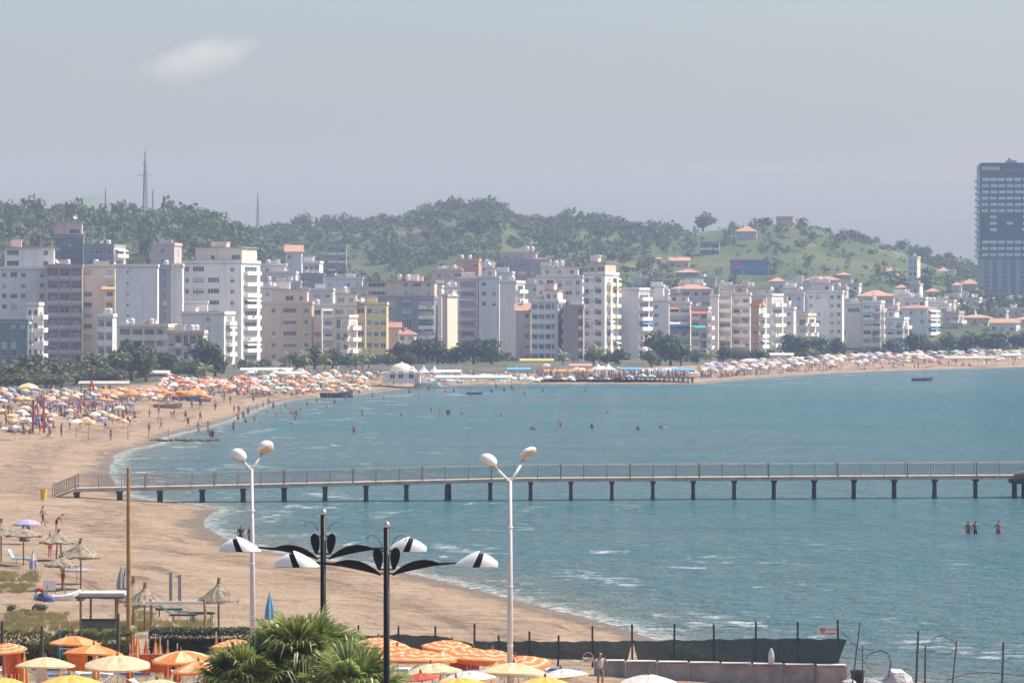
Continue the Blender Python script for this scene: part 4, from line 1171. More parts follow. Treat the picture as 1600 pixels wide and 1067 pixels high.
# orange awning on the cream block, coloured awnings on hotels
def awning(px0, px1, py, Yd, col, label):
    a = D(px0, py, Yd); w = (px1 - px0) / F * Yd
    t = thing('awning', a, label, 'awning', 'coloured awnings on the facades')
    mb = MB(); mb.quad((0, 0, 0), (w, 0, 0), (w, 1.8, .7), (0, 1.8, .7)); mb.quad((0, 0, -.35), (w, 0, -.35), (w, 0, 0), (0, 0, 0))
    mb.quad((0, 1.8, .7), (0, 0, 0), (0, 0, -.35)); mb.quad((w, 0, -.35), (w, 0, 0), (w, 1.8, .7))
    mb.build('fabric', AWN[col], t)
    for x in (0.1, w - .16):
        mb = MB(); mb.box(x, x + .06, .1, .16, -1.6, 0.0); mb.build('arm', RAIL, t)
awning(158, 179, 452, 1084, 'orange', 'orange awning on the cream block near the top')
awning(1046, 1076, 513, 1222, 'blue', 'blue awning across the cream balconied hotel')
awning(1047, 1077, 506, 1222, 'white', 'white awning just above the blue one on the cream hotel')
awning(1081, 1103, 512, 1211, 'teal', 'teal awning on the red-roofed glazed block')
awning(1081, 1104, 490, 1211, 'red', 'red awning under the roof of the teal glazed block')

woods('hillside_woods', 'dark green woods covering the near hill at the left', 1150, pick_a, 31, 2.6, 4.6)
woods('ridge_woods', 'hazy blue-green woods over the long ridge', 2700, pick_c, 32, 2.4, 4.8)


# ------------------------------------------------------------------ people
SKIN = mat('skin_tanned', (0.42, 0.22, 0.13), 0.6, 0.08, 6)
SKIN2 = mat('skin_sunburnt', (0.50, 0.26, 0.17), 0.6, 0.08, 6)
SKIN3 = mat('skin_brown', (0.26, 0.13, 0.08), 0.6, 0.08, 6)
HAIR = mat('hair_dark', (0.035, 0.022, 0.016), 0.5, 0.2, 20)
HAIRG = mat('hair_grey', (0.36, 0.34, 0.32), 0.6, 0.2, 20)
CLOTH = {k: mat('swimwear_' + k, c_, .8, .1, 4) for k, c_ in {'navy': (0.03, 0.06, 0.2), 'red': (0.45, 0.03, 0.04), 'black': (0.02, 0.02, 0.025), 'green': (0.06, 0.25, 0.14),
         'white': (0.7, 0.7, 0.68), 'yellow': (0.7, 0.48, 0.05), 'blue': (0.05, 0.2, 0.5), 'maroon': (0.2, 0.03, 0.05)}.items()}
def body(pose):
    """one continuous skinned body; returns mesh with region index 0 skin 1 shorts 2 hair 3 top"""
    J = {'pelvis': (0, 0, .95), 'waist': (0, -.005, 1.08), 'chest': (0, -.01, 1.28), 'neck': (0, 0, 1.47), 'jaw': (0, -.015, 1.545), 'brow': (0, -.005, 1.62), 'crown': (0, .01, 1.69)}
    side = {}
    for s, n in ((-1, 'L'), (1, 'R')):
        side.update({'sh' + n: (s * .185, 0, 1.41), 'el' + n: (s * .25, .02, 1.12), 'wr' + n: (s * .27, -.06, .88), 'ha' + n: (s * .27, -.09, .79),
                     'hip' + n: (s * .095, 0, .88), 'kn' + n: (s * .11, -.02, .50), 'an' + n: (s * .11, .03, .09), 'toe' + n: (s * .125, -.12, .04)})
    J.update(side)
    if pose == 'walk':
        J.update({'knL': (-.1, -.2, .54), 'anL': (-.1, -.27, .12), 'toeL': (-.11, -.42, .07), 'knR': (.1, .07, .5), 'anR': (.1, .32, .14), 'toeR': (.11, .2, .04),
                  'elL': (-.25, .14, 1.14), 'wrL': (-.25, .12, .92), 'haL': (-.25, .09, .84), 'elR': (.25, -.1, 1.15), 'wrR': (.24, -.27, .99), 'haR': (.23, -.33, .92)})
    elif pose == 'wade':
        J.update({'elL': (-.33, .02, 1.2), 'wrL': (-.4, -.16, 1.06), 'haL': (-.41, -.23, 1.02), 'elR': (.3, .04, 1.16), 'wrR': (.2, -.18, 1.02), 'haR': (.14, -.22, 1.0)})
    elif pose == 'wave':
        J.update({'elR': (.36, 0, 1.52), 'wrR': (.36, -.03, 1.78), 'haR': (.36, -.04, 1.87), 'elL': (-.3, .04, 1.14), 'wrL': (-.22, -.14, 1.0), 'haL': (-.18, -.18, .97)})
    elif pose == 'bend':
        for k in ('waist', 'chest', 'neck', 'jaw', 'brow', 'crown', 'shL', 'shR'):
            x, y, z = J[k]; a = R(48); dz = z - .95
            J[k] = (x, y - math.sin(a) * dz, .95 + math.cos(a) * dz)
        J.update({'elL': (-.25, -.38, .93), 'wrL': (-.2, -.45, .7), 'haL': (-.2, -.47, .61), 'elR': (.25, -.38, .93), 'wrR': (.2, -.48, .72), 'haR': (.2, -.5, .63)})
    elif pose == 'camera':
        J.update({'elL': (-.3, -.12, 1.22), 'wrL': (-.1, -.3, 1.46), 'haL': (-.06, -.32, 1.54), 'elR': (.3, -.12, 1.22), 'wrR': (.1, -.3, 1.46), 'haR': (.06, -.32, 1.54)})
    rad = {'pelvis': (.16, .115), 'waist': (.135, .1), 'chest': (.165, .115), 'neck': (.055, .055), 'jaw': (.072, .085), 'brow': (.08, .1), 'crown': (.062, .075)}
    for n in 'LR':
        rad.update({'sh' + n: .066, 'el' + n: .046, 'wr' + n: .031, 'ha' + n: .042, 'hip' + n: .098, 'kn' + n: .062, 'an' + n: .043, 'toe' + n: .04})
    E = [('pelvis', 'waist'), ('waist', 'chest'), ('chest', 'neck'), ('neck', 'jaw'), ('jaw', 'brow'), ('brow', 'crown')]
    for n in 'LR':
        E += [('chest', 'sh' + n), ('sh' + n, 'el' + n), ('el' + n, 'wr' + n), ('wr' + n, 'ha' + n), ('pelvis', 'hip' + n), ('hip' + n, 'kn' + n), ('kn' + n, 'an' + n), ('an' + n, 'toe' + n)]
    if pose == 'camera':                       # fingers and thumbs that close on the phone
        for n, s in (('L', -1), ('R', 1)):
            hx, hy, hz = J['ha' + n]
            for q in range(4):
                a, b_ = 'f%d%s' % (q, n), 'g%d%s' % (q, n)
                J[a] = (hx - s * .01, hy - .035, hz + .03 - q * .021); J[b_] = (hx - s * (.05 + .008 * (q % 2)), hy - .045, hz + .03 - q * .021)
                rad[a] = .010; rad[b_] = .008; E += [('ha' + n, a), (a, b_)]
            J['t' + n] = (hx - s * .04, hy + .03, hz + .035); rad['t' + n] = .011; E.append(('ha' + n, 't' + n))
    names = list(J)
    me = bpy.data.meshes.new('body')
    me.from_pydata([J[n] for n in names], [(names.index(a), names.index(b_)) for a, b_ in E], [])
    o = bpy.data.objects.new('body', me); COL.objects.link(o)
    md = o.modifiers.new('skin', 'SKIN'); md.use_smooth_shade = True
    sv = me.skin_vertices[0].data
    for i, n in enumerate(names):
        r_ = rad[n]; sv[i].radius = r_ if isinstance(r_, tuple) else (r_, r_); sv[i].use_root = (n == 'pelvis')
    o.modifiers.new('sub', 'SUBSURF').levels = 1
    bpy.context.view_layer.update()
    em = bpy.data.meshes.new_from_object(o.evaluated_get(bpy.context.evaluated_depsgraph_get()))
    bpy.data.objects.remove(o)
    C_ = np.array([p.center[:] for p in em.polygons])
    best = np.full(len(C_), 1e9); reg = np.zeros(len(C_), int)
    for a, b_ in E:
        A, B_ = np.array(J[a]), np.array(J[b_]); d = B_ - A
        t = np.clip(((C_ - A) @ d) / max(d @ d, 1e-9), 0, 1)
        ds = np.linalg.norm(C_ - (A + t[:, None] * d), axis=1)
        k = 0
        rr = np.zeros(len(C_), int)
        if a == 'pelvis' and b_.startswith('hip'): rr[:] = 1
        elif a == 'pelvis': rr = np.where(t < .5, 1, 3)
        elif a.startswith('hip'): rr = np.where(t < .55, 1, 0)
        elif a in ('waist',): rr[:] = 3
        elif a == 'chest' and b_ == 'neck': rr = np.where(t < .7, 3, 0)
        elif a == 'chest': rr[:] = 3
        elif a.startswith('sh'): rr = np.where(t < .55, 3, 0)
        elif a == 'brow': rr[:] = 2
        elif a == 'jaw': rr = np.where(C_[:, 1] > A[1] + .015, 2, 0)
        upd = ds < best
        best[upd] = ds[upd]; reg[upd] = rr[upd]
    em.polygons.foreach_set('material_index', reg.astype(np.int32))
    em.polygons.foreach_set('use_smooth', np.ones(len(C_), bool))
    return em
BODY = {p: body(p) for p in ('stand', 'walk', 'wade', 'wave', 'bend', 'camera')}
PM = {}
def person_mesh(pose, suit, skin=SKIN, top=None, hair=HAIR):
    k = (pose, suit, skin.name, top, hair.name)
    if k not in PM:
        me = BODY[pose].copy(); me.name = 'person'
        idx = np.zeros(len(me.polygons), dtype=np.int32); BODY[pose].polygons.foreach_get('material_index', idx)
        me.materials.clear()
        for m_ in (skin, CLOTH[suit], hair, CLOTH[top] if top else skin): me.materials.append(m_)
        me.polygons.foreach_set('material_index', idx)
        PM[k] = me
    return PM[k]
def person(p, pose, suit, label, rz=0.0, top=None, skin=SKIN, group=None, h=1.0, hair=HAIR):
    o = link('person', person_mesh(pose, suit, skin, top, hair), None, p, rz, h)
    tag(o, label, 'person', group)
    return o
SUITS = ['navy', 'red', 'black', 'blue', 'maroon', 'black', 'green', 'navy']
SKINS = [SKIN, SKIN2, SKIN3, SKIN]
# people in the water beyond the pier (px, row of the water line, how deep they stand)
W_ = [(439, 645, .9), (455, 646, .9), (458, 647, .7), (463, 648, .7), (461, 655, .6), (456, 661, 1.35), (566, 648, .7), (603, 648, 1.35), (627, 649, 1.2), (674, 642, .7), (691, 649, .9), (699, 647, .8),
      (702, 647, .9), (722, 647, 1.1), (784, 650, .9), (553, 676, .6), (632, 675, 1.05), (670, 610, .7), (696, 612, .8), (709, 612, .7), (768, 613, .9), (775, 606, .5), (788, 611, .7), (561, 615, .6),
      (800, 608, .6), (803, 610, .9), (886, 610, 1.1), (914, 612, .9), (907, 617, 1.1), (876, 666, .55), (831, 671, 1.0), (836, 671, 1.05), (925, 669, .8), (949, 645, 1.25), (997, 672, .9), (997, 649, 1.3),
      (1017, 669, 1.15), (1033, 669, 1.1), (1039, 669, 1.1), (1478, 627, 1.3), (1509, 627, 1.3), (365, 671, .5), (1166, 689, 1.35), (1320, 586, 1.0), (380, 652, .6), (388, 647, .5), (373, 645, .4), (366, 644, .3), (402, 640, .4), (411, 636, .4), (418, 645, .7), (427, 638, .5), (432, 650, .9), (446, 636, .7), (398, 656, .9), (408, 663, 1.0), (384, 660, .7), (372, 657, .5), (420, 633, .3), (470, 640, .9), (480, 632, .7), (495, 628, .6), (510, 636, .9), (523, 630, .8), (540, 624, .6), (582, 620, .7), (600, 625, .9), (640, 615, .6), (655, 620, .8), (735, 620, .9), (820, 616, .9), (848, 612, .7)]
W_.sort()
for i, (px, py, dp) in enumerate(W_):
    p = G(px, py); p.z = -dp
    r_ = random.Random(i + 50)
    su = SUITS[i % 8]
    person(p, r_.choice(['wade', 'stand', 'wade', 'wave'] if dp < 1 else ['wade', 'stand']), su, f'bather in {"dark" if su == "black" else su} swimwear, {ORD[i]} from left of those wading beyond the pier',
           r_.uniform(0, 6.28), None, r_.choice(SKINS), 'bathers wading beyond the pier', r_.uniform(.95, 1.06))
# people on the far part of the beach
P_ = [(109, 671), (125, 670), (140, 662), (165, 673), (173, 688), (176, 663), (186, 662), (203, 666), (210, 654), (233, 677), (234, 654), (248, 648), (252, 672), (268, 653), (272, 653), (290, 657), (294, 668),
      (310, 677), (313, 659), (337, 639), (313, 638), (334, 623), (351, 625), (336, 641), (360, 632), (396, 630), (350, 627), (300, 640), (283, 640), (262, 636), (328, 688), (332, 690), (325, 676), (84, 676), (96, 682),
      (405, 622), (420, 617), (440, 613), (472, 612), (508, 611), (545, 609), (615, 603), (650, 600), (690, 598), (720, 597), (745, 598)]
P_.sort()
for i, (px, py) in enumerate(P_):
    p = on_ground(px, py)
    r_ = random.Random(i + 150)
    su = SUITS[(i * 3 + 1) % 8]
    person(p, r_.choice(['walk', 'stand', 'walk', 'wave', 'bend'][:5 if i % 7 == 3 else 4]), su, f'beachgoer in {"dark" if su == "black" else su} swimwear, {ORD[i]} from left along the far waterline',
           r_.uniform(0, 6.28), r_.choice([None, None, None, 'white', 'black']), r_.choice(SKINS), 'beachgoers along the far waterline', r_.uniform(.93, 1.05))
# three waders on this side of the pier, walkers on the sand, the man at the wall
for px, py, dp, su, lb, rz, pose in ((1513, 833, .72, 'maroon', 'leftmost of three waders standing near the end of the pier', 2.6, 'stand'), (1524, 834, .66, 'black', 'middle wader in dark swimwear near the end of the pier', 3.4, 'wade'),
                                     (1560, 834, .62, 'red', 'wader in red shorts standing apart near the end of the pier', 2.9, 'wade')):
    p = G(px, py); p.z = -dp
    person(p, pose, su, lb, rz, None, SKIN3 if su != 'red' else SKIN, 'waders near the pier end')
person(on_ground(67, 824), 'walk', 'navy', 'beachgoer in blue shorts walking past the lilac parasol', 1.3, None, SKIN)
person(on_ground(88, 832), 'bend', 'black', 'beachgoer leaning forward beside the walker in blue shorts', 1.5, None, SKIN2)
person(on_ground(376, 856), 'stand', 'black', 'dark-haired figure by the waterline left of the white lamp post', 0.4, 'black', SKIN3)
person(on_ground(391, 857), 'stand', 'maroon', 'figure in maroon at the waterline behind the white lamp post', 2.4, 'maroon', SKIN3)
for px, py, su, lb, rz in ((78, 872, 'red', 'beachgoer in red beside the bare posts of a thatched shade', 1.0), (44, 842, 'blue', 'beachgoer in blue crouching under the lilac parasol', .4), (98, 922, 'red', 'beachgoer with red shorts under the low thatched shade', 2.0)):
    person(on_ground(px, py), 'bend' if su == 'blue' else 'stand', su, lb, rz, None, SKIN2)

# ------------------------------------------------------------------ far beach: parasols, crowd, trees
PAR = {'orange': (0.78, 0.35, 0.12), 'pink': (0.72, 0.36, 0.30), 'red': (0.62, 0.13, 0.10), 'white': (0.80, 0.78, 0.74), 'cream': (0.78, 0.66, 0.45), 'lilac': (0.45, 0.42, 0.62), 'blue': (0.15, 0.40, 0.62), 'teal': (0.20, 0.45, 0.42),
       'yellow': (0.80, 0.60, 0.18), 'grey': (0.35, 0.35, 0.38)}
PARM = {k: mat('parasol_' + k, c_, .8, .06, 1.5, trans=.25) for k, c_ in PAR.items()}
POLE = mat('parasol_pole', (0.5, 0.48, 0.45), .5)
WOODP = mat('wood_pole', (0.30, 0.20, 0.11), .8, .25, 3)
def small_parasol(col, col2):
    k = ('sp', col, col2)
    if k not in CACHE:
        mb = MB(); n = 8
        for j in range(n):
            a0, a1 = 2 * math.pi * j / n, 2 * math.pi * (j + 1) / n
            mb.cur = j % 2
            r1, r2 = .6, 1.1
            mb.quad((0, 0, 2.32), (r1 * math.cos(a0), r1 * math.sin(a0), 2.16), (r1 * math.cos(a1), r1 * math.sin(a1), 2.16))
            mb.quad((r1 * math.cos(a0), r1 * math.sin(a0), 2.16), (r2 * math.cos(a0), r2 * math.sin(a0), 1.86), (r2 * math.cos(a1), r2 * math.sin(a1), 1.86), (r1 * math.cos(a1), r1 * math.sin(a1), 2.16))
            mb.quad((r2 * math.cos(a0), r2 * math.sin(a0), 1.86), (r2 * math.cos(a0), r2 * math.sin(a0), 1.70), (r2 * math.cos(a1), r2 * math.sin(a1), 1.70), (r2 * math.cos(a1), r2 * math.sin(a1), 1.86))
        mb.cur = 2; mb.tube([(0, 0, -.3), (0, 0, 2.42)], .03, 5)
        CACHE[k] = mb.mesh('parasol', [PARM[col], PARM[col2], POLE])
    return CACHE[k]
ZONES = [  # px range, row range of the canopies, count, colours, place
    (158, 324, 607, 615, 48, [('orange', 'orange'), ('orange', 'cream'), ('orange', 'orange'), ('pink', 'orange'), ('lilac', 'orange')], 'in the long orange row before the tamarisks'),
    (0, 75, 628, 662, 16, [('cream', 'yellow'), ('cream', 'white'), ('grey', 'white'), ('pink', 'cream')], 'at the left edge beside the red lookout'),
    (75, 205, 622, 652, 18, [('grey', 'grey'), ('white', 'cream'), ('lilac', 'grey'), ('cream', 'pink'), ('orange', 'cream')], 'on the trampled sand right of the red lookout'),
    (250, 420, 585, 604, 56, [('pink', 'red'), ('pink', 'white'), ('red', 'white'), ('cream', 'white'), ('orange', 'pink')], 'in the pink ranks before the tall white block'),
    (400, 575, 590, 606, 48, [('orange', 'white'), ('white', 'pink'), ('teal', 'white'), ('pink', 'orange'), ('cream', 'orange')], 'in the mixed ranks left of the domed pavilion'),
    (380, 575, 577, 588, 34, [('white', 'white'), ('cream', 'pink'), ('white', 'pink'), ('teal', 'white')], 'in the white ranks under the palm clump'),
    (675, 850, 580, 592, 34, [('white', 'white'), ('cream', 'white'), ('blue', 'white'), ('white', 'grey')], 'right of the domed pavilion'),
    (848, 1090, 573, 580, 28, [('orange', 'cream'), ('white', 'white'), ('blue', 'white'), ('white', 'teal')], 'above the crowded bathing platform')]
for zi, (x0, x1, y0, y1, n, cols, where) in enumerate(ZONES):
    r_ = random.Random(zi + 900)
    for k in range(n):
        px = x0 + (x1 - x0) * (k + r_.random()) / n if zi != 1 else r_.uniform(x0, x1)
        py = r_.uniform(y0, y1)
        z = 1.0
        for _ in range(5):
            p = G(px, py, z + 2.1); z = max(.1, gz(p.x, p.y))
        c1, c2 = r_.choice(cols)
        o = link('parasol', small_parasol(c1, c2), None, (p.x, p.y, z), r_.random() * 6, r_.uniform(.7, 1.1) * (.85 if zi in (1, 2) else 1))
        o.rotation_euler = (r_.uniform(-.2, .2), r_.uniform(-.2, .2), r_.random() * 6)
        lbl = f'small {c1} parasol {where}' if c1 == c2 else f'small {c1} and {c2} parasol {where}'
        tag(o, lbl, 'parasol', 'parasols on the far beach ' + where)
# crowd, loungers and bags under the parasols: nobody could count it
def scatter(name, label, cat, tmpl, spots, mats, seed):
    g = np.random.default_rng(seed)
    V, Fc, MI = [], [], []
    nv = 0
    for (x, y, z) in spots:
        v, f, mi = tmpl[g.integers(len(tmpl))]
        a = g.uniform(0, 6.28); s = g.uniform(.85, 1.15)
        ca, sa = math.cos(a) * s, math.sin(a) * s
        w = np.stack([v[:, 0] * ca - v[:, 1] * sa + x, v[:, 0] * sa + v[:, 1] * ca + y, v[:, 2] * s + z], 1)
        off = g.integers(0, len(mats))
        V.append(w); Fc.append(f + nv); MI.append(np.full(len(f), off) if mi is None else np.where(mi < 0, off, mi)); nv += len(v)
    me = np_mesh(name, np.concatenate(V), np.concatenate(Fc), mats, np.concatenate(MI))
    return tag(link(name, me), label, cat, kind='stuff')
def to_np(mb, keep=None):
    f = [q if len(q) == 4 else tuple(q) + (q[-1],) for q in mb.f if len(q) in (3, 4)]
    f = [q for q in f if len(set(q)) == 4]
    return np.array(mb.v, float), np.array(f, int)
mb = MB(); mb.box(-.3, .3, -.9, .5, .25, .34); mb.box(-.3, .3, .45, .55, .3, .8); mb.box(-.28, -.2, -.8, -.7, 0, .25); mb.box(.2, .28, .4, .5, 0, .25)
T_LOUNGE = (*to_np(mb), None)
mb = MB(); mb.tube([(0, 0, 0), (0, 0, .85), (0, 0, 1.35), (0, 0, 1.45)], [.09, .15, .19, .06], 6); mb.tube([(0, 0, 1.45), (0, 0, 1.58), (0, 0, 1.7)], [.07, .1, .04], 6)
T_STAND = (*to_np(mb), None)
mb = MB(); mb.tube([(0, 0, .3), (0, .1, .7), (0, .1, .95)], [.17, .19, .06], 6); mb.tube([(0, .1, .95), (0, .1, 1.17)], [.09, .07], 6); mb.box(-.18, .18, -.6, .1, .3, .45)
T_SIT = (*to_np(mb), None)
mb = MB(); mb.box(-.5, .5, -.9, .9, .02, .05); mb.box(-.2, .2, -.7, .6, .06, .25)
T_TOWEL = (*to_np(mb), None)
v, f = to_np(MB())if False else (None, None)
mb = MB(); mb.lathe([(0.02, 2.3), (.6, 2.15), (1.1, 1.85), (1.1, 1.7)], 8); mb.tube([(0, 0, 0), (0, 0, 2.2)], .04, 4, False)
T_PAR = (*to_np(mb), None)
T_PAR_S = (T_PAR[0] * np.array([.72, .72, .8]), T_PAR[1], None)
CROWD = [mat('crowd_' + str(i), c_, .8, .1, 2) for i, c_ in enumerate([(0.30, 0.17, 0.11), (0.36, 0.2, 0.14), (0.62, 0.6, 0.58), (0.09, 0.09, 0.13), (0.45, 0.12, 0.1), (0.12, 0.17, 0.35), (0.2, 0.12, 0.08), (0.55, 0.42, 0.34), (0.4, 0.38, 0.42)])]
PALES = [PARM[k] for k in ('white', 'grey', 'cream', 'grey', 'lilac', 'white', 'pink', 'grey', 'cream')]
def spots_px(zones, seed):
    r_ = random.Random(seed); out = []
    for x0, x1, y0, y1, n in zones:
        for _ in range(n):
            px = r_.uniform(x0, x1); py = r_.uniform(y0(px) if callable(y0) else y0, y1(px) if callable(y1) else y1)
            z = 1.2
            for _q in range(3):
                p = G(px, py, z); z = gz(p.x, p.y)
            if z < .25: continue
            out.append((p.x, p.y, z))
    return out
scatter('beach_crowd', 'crowd of loungers, bags and people under the far parasols', 'crowd', [T_LOUNGE, T_STAND, T_SIT, T_TOWEL, T_LOUNGE],
        spots_px([(160, 320, 614, 628, 120), (0, 80, 640, 682, 110), (60, 215, 628, 660, 190), (0, 160, 616, 636, 160), (255, 420, 594, 616, 260), (395, 570, 596, 616, 240), (380, 590, 584, 596, 160), (590, 850, 586, 599, 260), (690, 800, 590, 600, 60)], 5), CROWD, 5)
shore_far = interp([(1085, 592), (1130, 590), (1200, 584), (1300, 578), (1400, 574), (1500, 571), (1700, 567)])
scatter('distant_parasols', 'pale blur of parasols along the distant right beach', 'parasols', [T_PAR], spots_px([(1095, 1640, lambda x: shore_far(x) - 12, lambda x: shore_far(x) - 3, 460)], 6), PALES, 6)
scatter('distant_crowd', 'distant crowd of bathers along the right shore', 'crowd', [T_STAND, T_SIT, T_STAND, T_LOUNGE], spots_px([(1095, 1640, lambda x: shore_far(x) - 9, lambda x: shore_far(x) + 3, 420)], 7), CROWD, 7)

scatter('packed_parasols', 'blur of packed parasols on the sand before the tamarisks', 'parasols', [T_PAR_S], spots_px([(-20, 250, 620, 640, 75), (255, 420, 600, 612, 40), (590, 690, 596, 601, 30)], 8), [PARM[k] for k in ('pink', 'cream', 'grey', 'orange', 'white', 'grey', 'pink', 'cream', 'lilac')], 8)

# trees between the beach and the buildings: px, row of the tree's foot, height px, width px, kind
T_ = [(8, 612, 52, 70, 'grey'), (52, 610, 60, 66, 'grey'), (96, 607, 44, 60, 'mid'), (128, 604, 40, 54, 'grey'), (150, 602, 56, 56, 'mid'), (182, 598, 62, 50, 'mid'), (206, 597, 60, 48, 'dark'), (228, 598, 52, 46, 'mid'), (172, 606, 34, 50, 'grey'),
      (262, 592, 42, 40, 'mid'), (322, 590, 58, 44, 'dark'), (336, 590, 40, 34, 'dark'), (312, 594, 34, 30, 'mid'), (30, 616, 40, 50, 'grey'), (80, 614, 36, 50, 'grey'),
      (463, 580, 28, 28, 'mid'), (492, 580, 34, 34, 'dark'), (520, 580, 36, 36, 'mid'), (544, 578, 26, 28, 'dark'), (605, 575, 26, 26, 'mid'), (628, 572, 34, 36, 'dark'), (655, 572, 38, 40, 'dark'), (684, 572, 38, 42, 'dark'), (712, 572, 34, 40, 'dark'),
      (740, 572, 40, 44, 'dark'), (768, 572, 40, 38, 'dark'), (640, 576, 24, 34, 'mid'), (928, 572, 30, 28, 'mid'), (948, 572, 24, 26, 'mid'), (966, 572, 28, 26, 'dark'), (1030, 572, 52, 46, 'dark'), (1048, 572, 42, 44, 'dark'), (1018, 574, 32, 34, 'mid'), (1064, 572, 28, 30, 'mid'),
      (1088, 570, 20, 26, 'mid'), (1130, 568, 28, 26, 'dark'), (1160, 566, 22, 26, 'mid'), (1186, 566, 20, 24, 'dark'), (1232, 562, 38, 36, 'dark'), (1256, 562, 36, 34, 'dark'), (1280, 561, 34, 36, 'dark'), (1306, 560, 32, 36, 'dark'), (1260, 565, 20, 40, 'mid'),
      (1395, 558, 30, 26, 'mid'), (1428, 557, 34, 32, 'dark'), (1444, 557, 26, 26, 'dark'), (1484, 556, 32, 32, 'dark'), (1508, 556, 36, 36, 'dark'), (1534, 556, 34, 36, 'dark'), (1560, 556, 34, 36, 'dark'), (1590, 556, 36, 38, 'dark'), (1615, 556, 34, 36, 'dark'), (1462, 557, 22, 26, 'mid')]
T_.sort()
nm_ = {'grey': 'grey-green feathery tamarisk', 'mid': 'mid-green leafy tree', 'dark': 'dense dark green tree'}
for i, (px, py, hp, wp, kd) in enumerate(T_):
    p = G(px, py, 1.5)
    kk = p.y / F
    tree((p.x, p.y, 1.2), hp * kk * (1.12 if kd != 'dark' else 1.25), wp * kk * 1.35, kd, i, f'{nm_[kd]} behind the far beach, {ORD[i]} in the line from left', 'trees behind the far beach', 'shore_tree')

# undergrowth that closes the gaps under the trees
def undergrowth():
    g = np.random.default_rng(77)
    T = [crown_np(900 + k, 90, 0.16, lobes=6, rz=.8) for k in range(6)]
    foot = interp([(-60, 611), (100, 604), (200, 596), (330, 588), (420, 578), (560, 575), (800, 570), (1100, 566), (1300, 560), (1640, 555)])
    gaps = [(345, 440, .25), (575, 600, .4), (790, 925, .35), (970, 1010, .5)]
    out = []
    while len(out) < 820:
        px = g.uniform(-60, 1640)
        keep = 1.0
        for a, b_, k in gaps:
            if a < px < b_: keep = k
        if g.random() > keep: continue
        p = G(px, float(foot(px)) - (g.uniform(0, 7) if px < 1200 or g.random() < .5 else g.uniform(7, 18)), 1.3)
        r = g.uniform(1.3, 2.6) * (1.25 if px < 330 else 1)
        v = T[g.integers(6)] * r; a = g.uniform(0, 6.28)
        out.append(np.stack([v[..., 0] * math.cos(a) - v[..., 1] * math.sin(a), v[..., 0] * math.sin(a) + v[..., 1] * math.cos(a), v[..., 2]], -1) + np.array([p.x, p.y, 1.4 + r * .5]))
    v = np.concatenate(out)
    tag(link('undergrowth', np_mesh('undergrowth', v.reshape(-1, 3), np.arange(len(v) * 4).reshape(-1, 4), LEAF_BELT)), 'belt of shrubs along the promenade behind the far beach', 'shrubs', kind='stuff')
LEAF_BELT = leaf_mat('leaf_belt', (0.03, 0.055, 0.02), (0.11, 0.14, 0.055), 0.12)
undergrowth()

# ------------------------------------------------------------------ palms
FROND = leaf_mat('palm_leaf', (0.06, 0.105, 0.02), (0.38, 0.43, 0.13), 2.2, .4)
FROND.node_tree.nodes['Principled BSDF'].inputs['Roughness'].default_value = 0.38
FROND.node_tree.nodes['Principled BSDF'].inputs['Specular IOR Level'].default_value = 0.6
FROND_DRY = mat('palm_leaf_dry', (0.42, 0.30, 0.12), .8, .2, 3)
PTRUNK = mat('palm_trunk', (0.20, 0.14, 0.09), .95, .3, 6, bump=.8)
def frond_mesh(seed, L, leaflets, ll, m_, w0=.035, droop=.5):
    g = random.Random(seed)
    mb = MB()
    def P(t):                                  # a rachis leaving along +x, bending down
        a = t * droop * 1.7
        return Vector((L * (math.sin(a) / (droop * 1.7) if droop else t), 0, -L * (1 - math.cos(a)) / (droop * 1.7)))
    pts = [P(i / 9) for i in range(10)]
    mb.tube(pts, [.035 * (1 - .85 * i / 9) for i in range(10)], 4)
    for i in range(leaflets):
        t = .16 + .84 * (i + .5) / leaflets
        p = P(t); d = (P(min(1, t + .02)) - P(t - .02)).normalized()
        for s in (-1, 1):
            l = ll * (math.sin(math.pi * (.18 + .80 * t)) ** .7 + .12) * g.uniform(.85, 1.12)
            sweep = .75 + .6 * t
            out = (Vector((0, s, 0)) + d * sweep + Vector((0, 0, .25 - g.uniform(0, .35)))).normalized()
            tip = p + out * l + Vector((0, 0, -l * l * .32 * g.uniform(.4, 1.5)))
            mid = p + out * l * .5 + Vector((0, 0, .03))
            w = d * w0 * g.uniform(.8, 1.2)
            mb.quad(p - w * .5, p + w * .5, mid + w * .6, mid - w * .6)
            mb.quad(mid - w * .6, mid + w * .6, tip)
    return mb.mesh('frond', m_)
